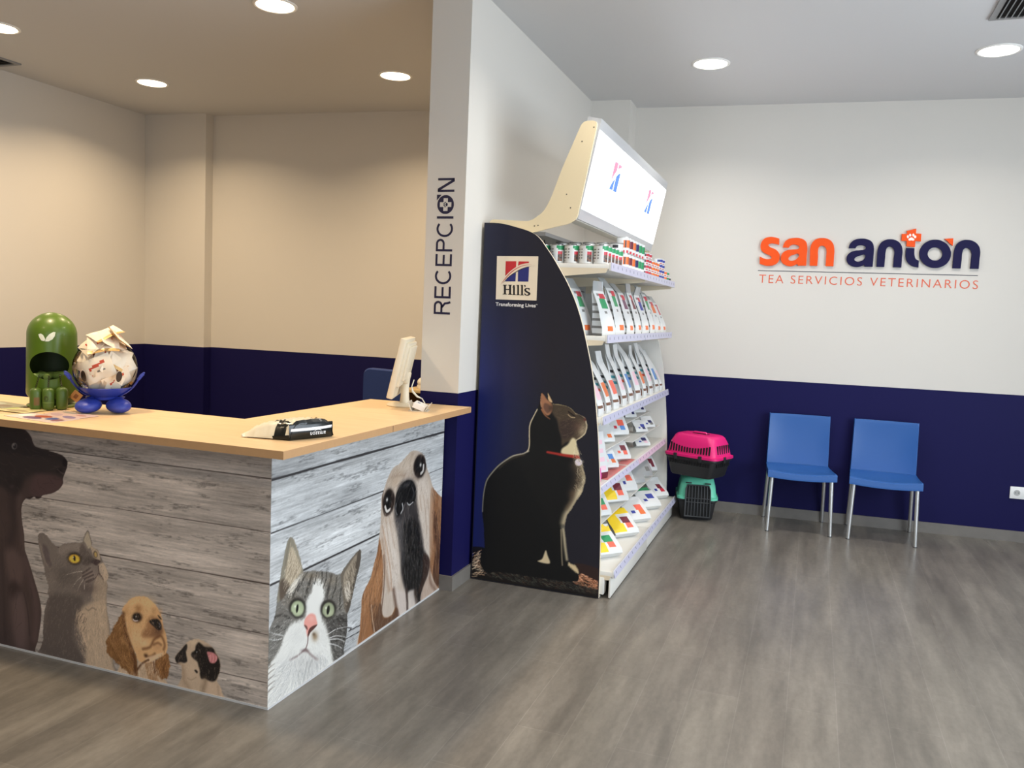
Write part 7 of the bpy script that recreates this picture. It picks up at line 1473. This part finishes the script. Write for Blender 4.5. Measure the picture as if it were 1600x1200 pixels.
for i in range(nU):
    for j in range(nV):
        u, v = (i+.5)/nU, (j+.5)/nV; mi = 0
        if u < .045: mi = 1
        if .12 < u < .36 and v < .17: mi = 1
        if .28 < u < .46 and .17 < v < .24+.2*(.46-u): mi = 1
        if .10 < u < .2 and .62 < v < .76: mi = 1
        b._f((TOP[i][j], TOP[i][j+1], TOP[i+1][j+1], TOP[i+1][j]), mi); b._f((BOT[i][j], BOT[i+1][j], BOT[i+1][j+1], BOT[i][j+1]), 1 if u < .4 else 0)
for j in range(nV): b._f((TOP[0][j+1], TOP[0][j], BOT[0][j], BOT[0][j+1]), 1); b._f((TOP[nU][j], TOP[nU][j+1], BOT[nU][j+1], BOT[nU][j]), 0)
for i in range(nU):
    for jj, fl in ((0, 0), (nV, 1)):
        u = (i+.5)/nU; f = (TOP[i][jj], TOP[i+1][jj], BOT[i+1][jj], BOT[i][jj]); b._f(f if not fl else f[::-1], 1 if u < .36 else 0)
body_ = b.build('bag_body', [PAR, PBK], pc, 40)
xd = (F1-F0).normalized(); nd = Vector((xd.y, -xd.x, 0)); Fm = (F0+F1)/2
b = MB(); q = [F0+xd*.006, F1-xd*.008]
def fp_(v, z, o=.0105): p = F0+(F1-F0)*v+nd*o; return (p.x, p.y, ZC+z)
# bulging end face with the white seal strip
b.ring_loft([[fp_(v, .001, .001) for v in np.linspace(.0, 1, 13)], [fp_(v, .012, .012*math.sin(PI*max(.08, v*.92+.04))) for v in np.linspace(0, 1, 13)], [fp_(v, .034, .016*math.sin(PI*(v*.92+.04))) for v in np.linspace(0, 1, 13)], [fp_(v, .056, .010*math.sin(PI*(v*.92+.04))) for v in np.linspace(0, 1, 13)], [fp_(v, .0595, -.002) for v in np.linspace(.0, 1, 13)]], 0, False, False, False)
b.build('end_flap', PBK, body_, 40)
b = MB(); b.ring_loft([[fp_(v, .033+.004*v, .0165*math.sin(PI*(v*.92+.04))+.0006) for v in np.linspace(.03, .97, 13)], [fp_(v, .043+.004*v, .0135*math.sin(PI*(v*.92+.04))+.0022) for v in np.linspace(.03, .97, 13)]], 0, False, False, False)
b.build('seal_strip', PWH, body_, 40)
me = fit_mesh(text_mesh('amazon', .02, .0002, 1.05, 0), -.034, .034, -.0055, .0055); me.transform(Matrix.Rotation(PI, 4, 'Z')); place(me, frame(Vector(fp_(.60, .0225, .0172)), xd, nd), body_); link_mesh('lettering', me, PWH, body_, 0)
b = MB(); sm_ = [(.016*math.cos(t), .0075+.006*math.sin(t)) for t in np.linspace(math.radians(20), math.radians(160), 14)]
b.ring_loft([[(x, y, 0) for x, y in sm_], [(x*.94, y-.0016, 0) for x, y in sm_]], 0, False, False, False); bmesh.ops.transform(b.bm, matrix=frame(Vector(fp_(.60, .0225, .0174)), xd, nd), verts=b.bm.verts); b.build('smile_mark', PWH, body_, 0)
# monitor seen from behind
MON = pm('monitor_beige', (218, 206, 182), .45); MDK = pm('monitor_slot', (70, 66, 60), .6)
mn = thing('monitor', 'beige computer monitor seen from behind on the far end of the counter', 'monitor', (-1.965, 3.80, ZC), math.radians(20))
tl_ = Matrix.Translation((0, 0, .20)) @ Matrix.Rotation(math.radians(12), 4, 'Y')
b = MB(); b.box((-.012, 0, 0), (.032, .375, .305), tl_, .006); pn = b.build('bezel', MON, mn, 40, world=False)
b = MB(); b.box((.012, 0, .018), (.022, .33, .225), tl_, .006); b.box((.028, 0, .022), (.016, .25, .175), tl_, .005)
for k in range(9): b.box((.0362, 0, .03+k*.008), (.0006, .16, .003), tl_, 0, 1)
b.build('rear_housing', [MON, MDK], mn, 40, world=False)
b = MB(); b.box((-.0285, 0, .004), (.0008, .345, .262), tl_, 0); b.build('screen', pm('screen_black', (14, 14, 16), .2), mn, 0, world=False)
b = MB(); b.lathe([(.026, .012), (.022, .05), (.021, .10), (.024, .135)], (.01, 0, 0), 24); b.box((.016, 0, .145), (.035, .07, .06), (0, .2, 0), .008); b.build('stand_neck', MON, mn, 40, world=False)
b = MB(); b.lathe([(.001, 0), (.098, 0), (.1, .005), (.09, .010), (.03, .016), (.001, .016)], (0, 0, 0), 40); bmesh.ops.scale(b.bm, vec=(.82, 1.05, 1), verts=b.bm.verts); b.build('stand_base', MON, mn, 40, world=False)
b = MB(); b.tube([(.055, .0, .135), (.045, -.005, .10), (.05, -.01, .075), (.075, -.012, .05), (.10, -.012, .04), (.115, -.02, .020), (.118, -.05, .005)], [.0028, .0028, .0055, .0055, .003, .003, .003], 10); b.build('cable', pm('cable_white', (226, 220, 204), .45), mn, 40, world=False)
# business-card holder
ch_ = thing('card_holder', 'small clear holder with white cards beside the monitor base', 'card holder', (-1.80, 3.66, ZC), math.radians(18))
FRO = pm('frosted_acrylic', (214, 204, 186), .25)
b = MB()
for (cx, cy, cz, dx, dy, dz, ry_) in ((0, 0, .0015, .095, .10, .003, 0), (-.040, 0, .024, .003, .115, .046, .45), (.045, 0, .02, .003, .115, .036, -.55)): b.box((cx, cy, cz), (dx, dy, dz), (0, -ry_, 0))
b.build('holder', FRO, ch_, 0, world=False)
b = MB()
b.box((.004, 0, .022), (.062, .10, .026), (0, .35, 0), .002); b.box((-.002, .0, .0378), (.014, .026, .0006), (0, .35, 0), 0, 1); b.build('cards', [pm('card_white', (236, 232, 226), .5), pm('card_print', (120, 124, 150), .5)], ch_, 0, world=False)
# ------------------------------------------------------------------ behind the counter
OB = pm('office_blue_fabric', (26, 50, 108), .8, noise=.12, nscale=90); OBK = pm('office_black', (22, 22, 24), .5)
oc = thing('office_chair', 'dark blue office chair with black armrest behind the counter', 'chair', (-2.94, 5.15, 0), math.radians(-12))
def slab(pts_w, pts_h, th, bulge, y0, z0):
    b = MB(); R_ = rrect(pts_w, pts_h, 0, .05, 5); f = []
    for dy, s in ((0, .96), (.012, 1), (th-.012, 1), (th, .96)): f.append([(x*s, y0+dy+bulge*(x/pts_w*2)**2, z0+y*s) for x, y, _ in R_])
    b.ring_loft(f); return b
slab(.40, .50, .055, -.04, .20, .80).build('backrest', OB, oc, 40, world=False)
b = MB(); R_ = rrect(.46, .44, 0, .07, 5); b.ring_loft([[(x*.95, y, .44) for x, y, _ in R_], [(x, y, .455) for x, y, _ in R_], [(x, y, .49) for x, y, _ in R_], [(x*.93, y*.93, .505) for x, y, _ in R_]]); b.build('seat', OB, oc, 40, world=False)
for sx in (-1, 1):
    b = MB(); b.box((sx*.27, .0, .67), (.05, .25, .028), None, .01); b.tube([(sx*.27, .05, .66), (sx*.275, .08, .52), (sx*.22, .08, .455)], .013, 10); b.build('armrest', OBK, oc, 40, world=False)
b = MB(); b.box((0, .245, .58), (.07, .02, .34), None, .004); b.box((0, .18, .435), (.07, .16, .02), None, .004); b.build('back_bar', OBK, oc, 40, world=False)
b = MB(); b.tube([(0, 0, .44), (0, 0, .10)], [.025, .03], 16); b.build('column', OBK, oc, 40, world=False)
for k in range(5):
    a = 2*PI*k/5; b = MB(); b.tube([(0, 0, .11), (.29*math.cos(a), .29*math.sin(a), .075)], [.026, .016], 10); lg = b.build('leg', OBK, oc, 40, world=False)
    b = MB(); b.ball((.29*math.cos(a), .29*math.sin(a), .03), (.03, .03, .03), 16, 10); b.build('castor', OBK, lg, 40, world=False)
cb_ = thing('side_cabinet', 'pale wooden cabinet with an open compartment behind the monitor', 'cabinet', (-2.62, 6.12, 0))
CW = pm('cabinet_oak', (212, 184, 136), .5); CD = pm('cabinet_inside', (150, 118, 78), .6)
b = MB(); b.bb(-3.10, -2.1, 5.95, 6.36, .825, .85, .002); b.build('top', CW, cb_)
b = MB(); b.bb(-3.08, -3.055, 5.97, 6.36, 0, .825); b.bb(-2.125, -2.1, 5.97, 6.36, 0, .825); b.bb(-2.60, -2.58, 5.97, 6.34, .0, .825); b.bb(-3.055, -2.125, 6.34, 6.36, 0, .825); b.bb(-3.055, -2.125, 5.98, 6.34, .04, .06); b.bb(-3.055, -2.6, 5.98, 6.34, .56, .575); b.build('body', CD, cb_, 0)
b = MB(); b.bb(-2.578, -2.127, 5.955, 5.97, .06, .82, .002); b.build('door', CW, cb_)
hm_ = thing('desk_phone', 'white rounded device on the cabinet, half hidden by the lettered column', 'device', (-2.93, 6.10, .8502))
b = MB(); b.ball((0, 0, .055), (.085, .095, .05), 24, 14); b.lathe([(.001, 0), (.085, 0), (.09, .01), (.088, .03)], (0, 0, 0), 28); b.build('housing', pm('device_white', (240, 232, 216), .4), hm_, 60, world=False)
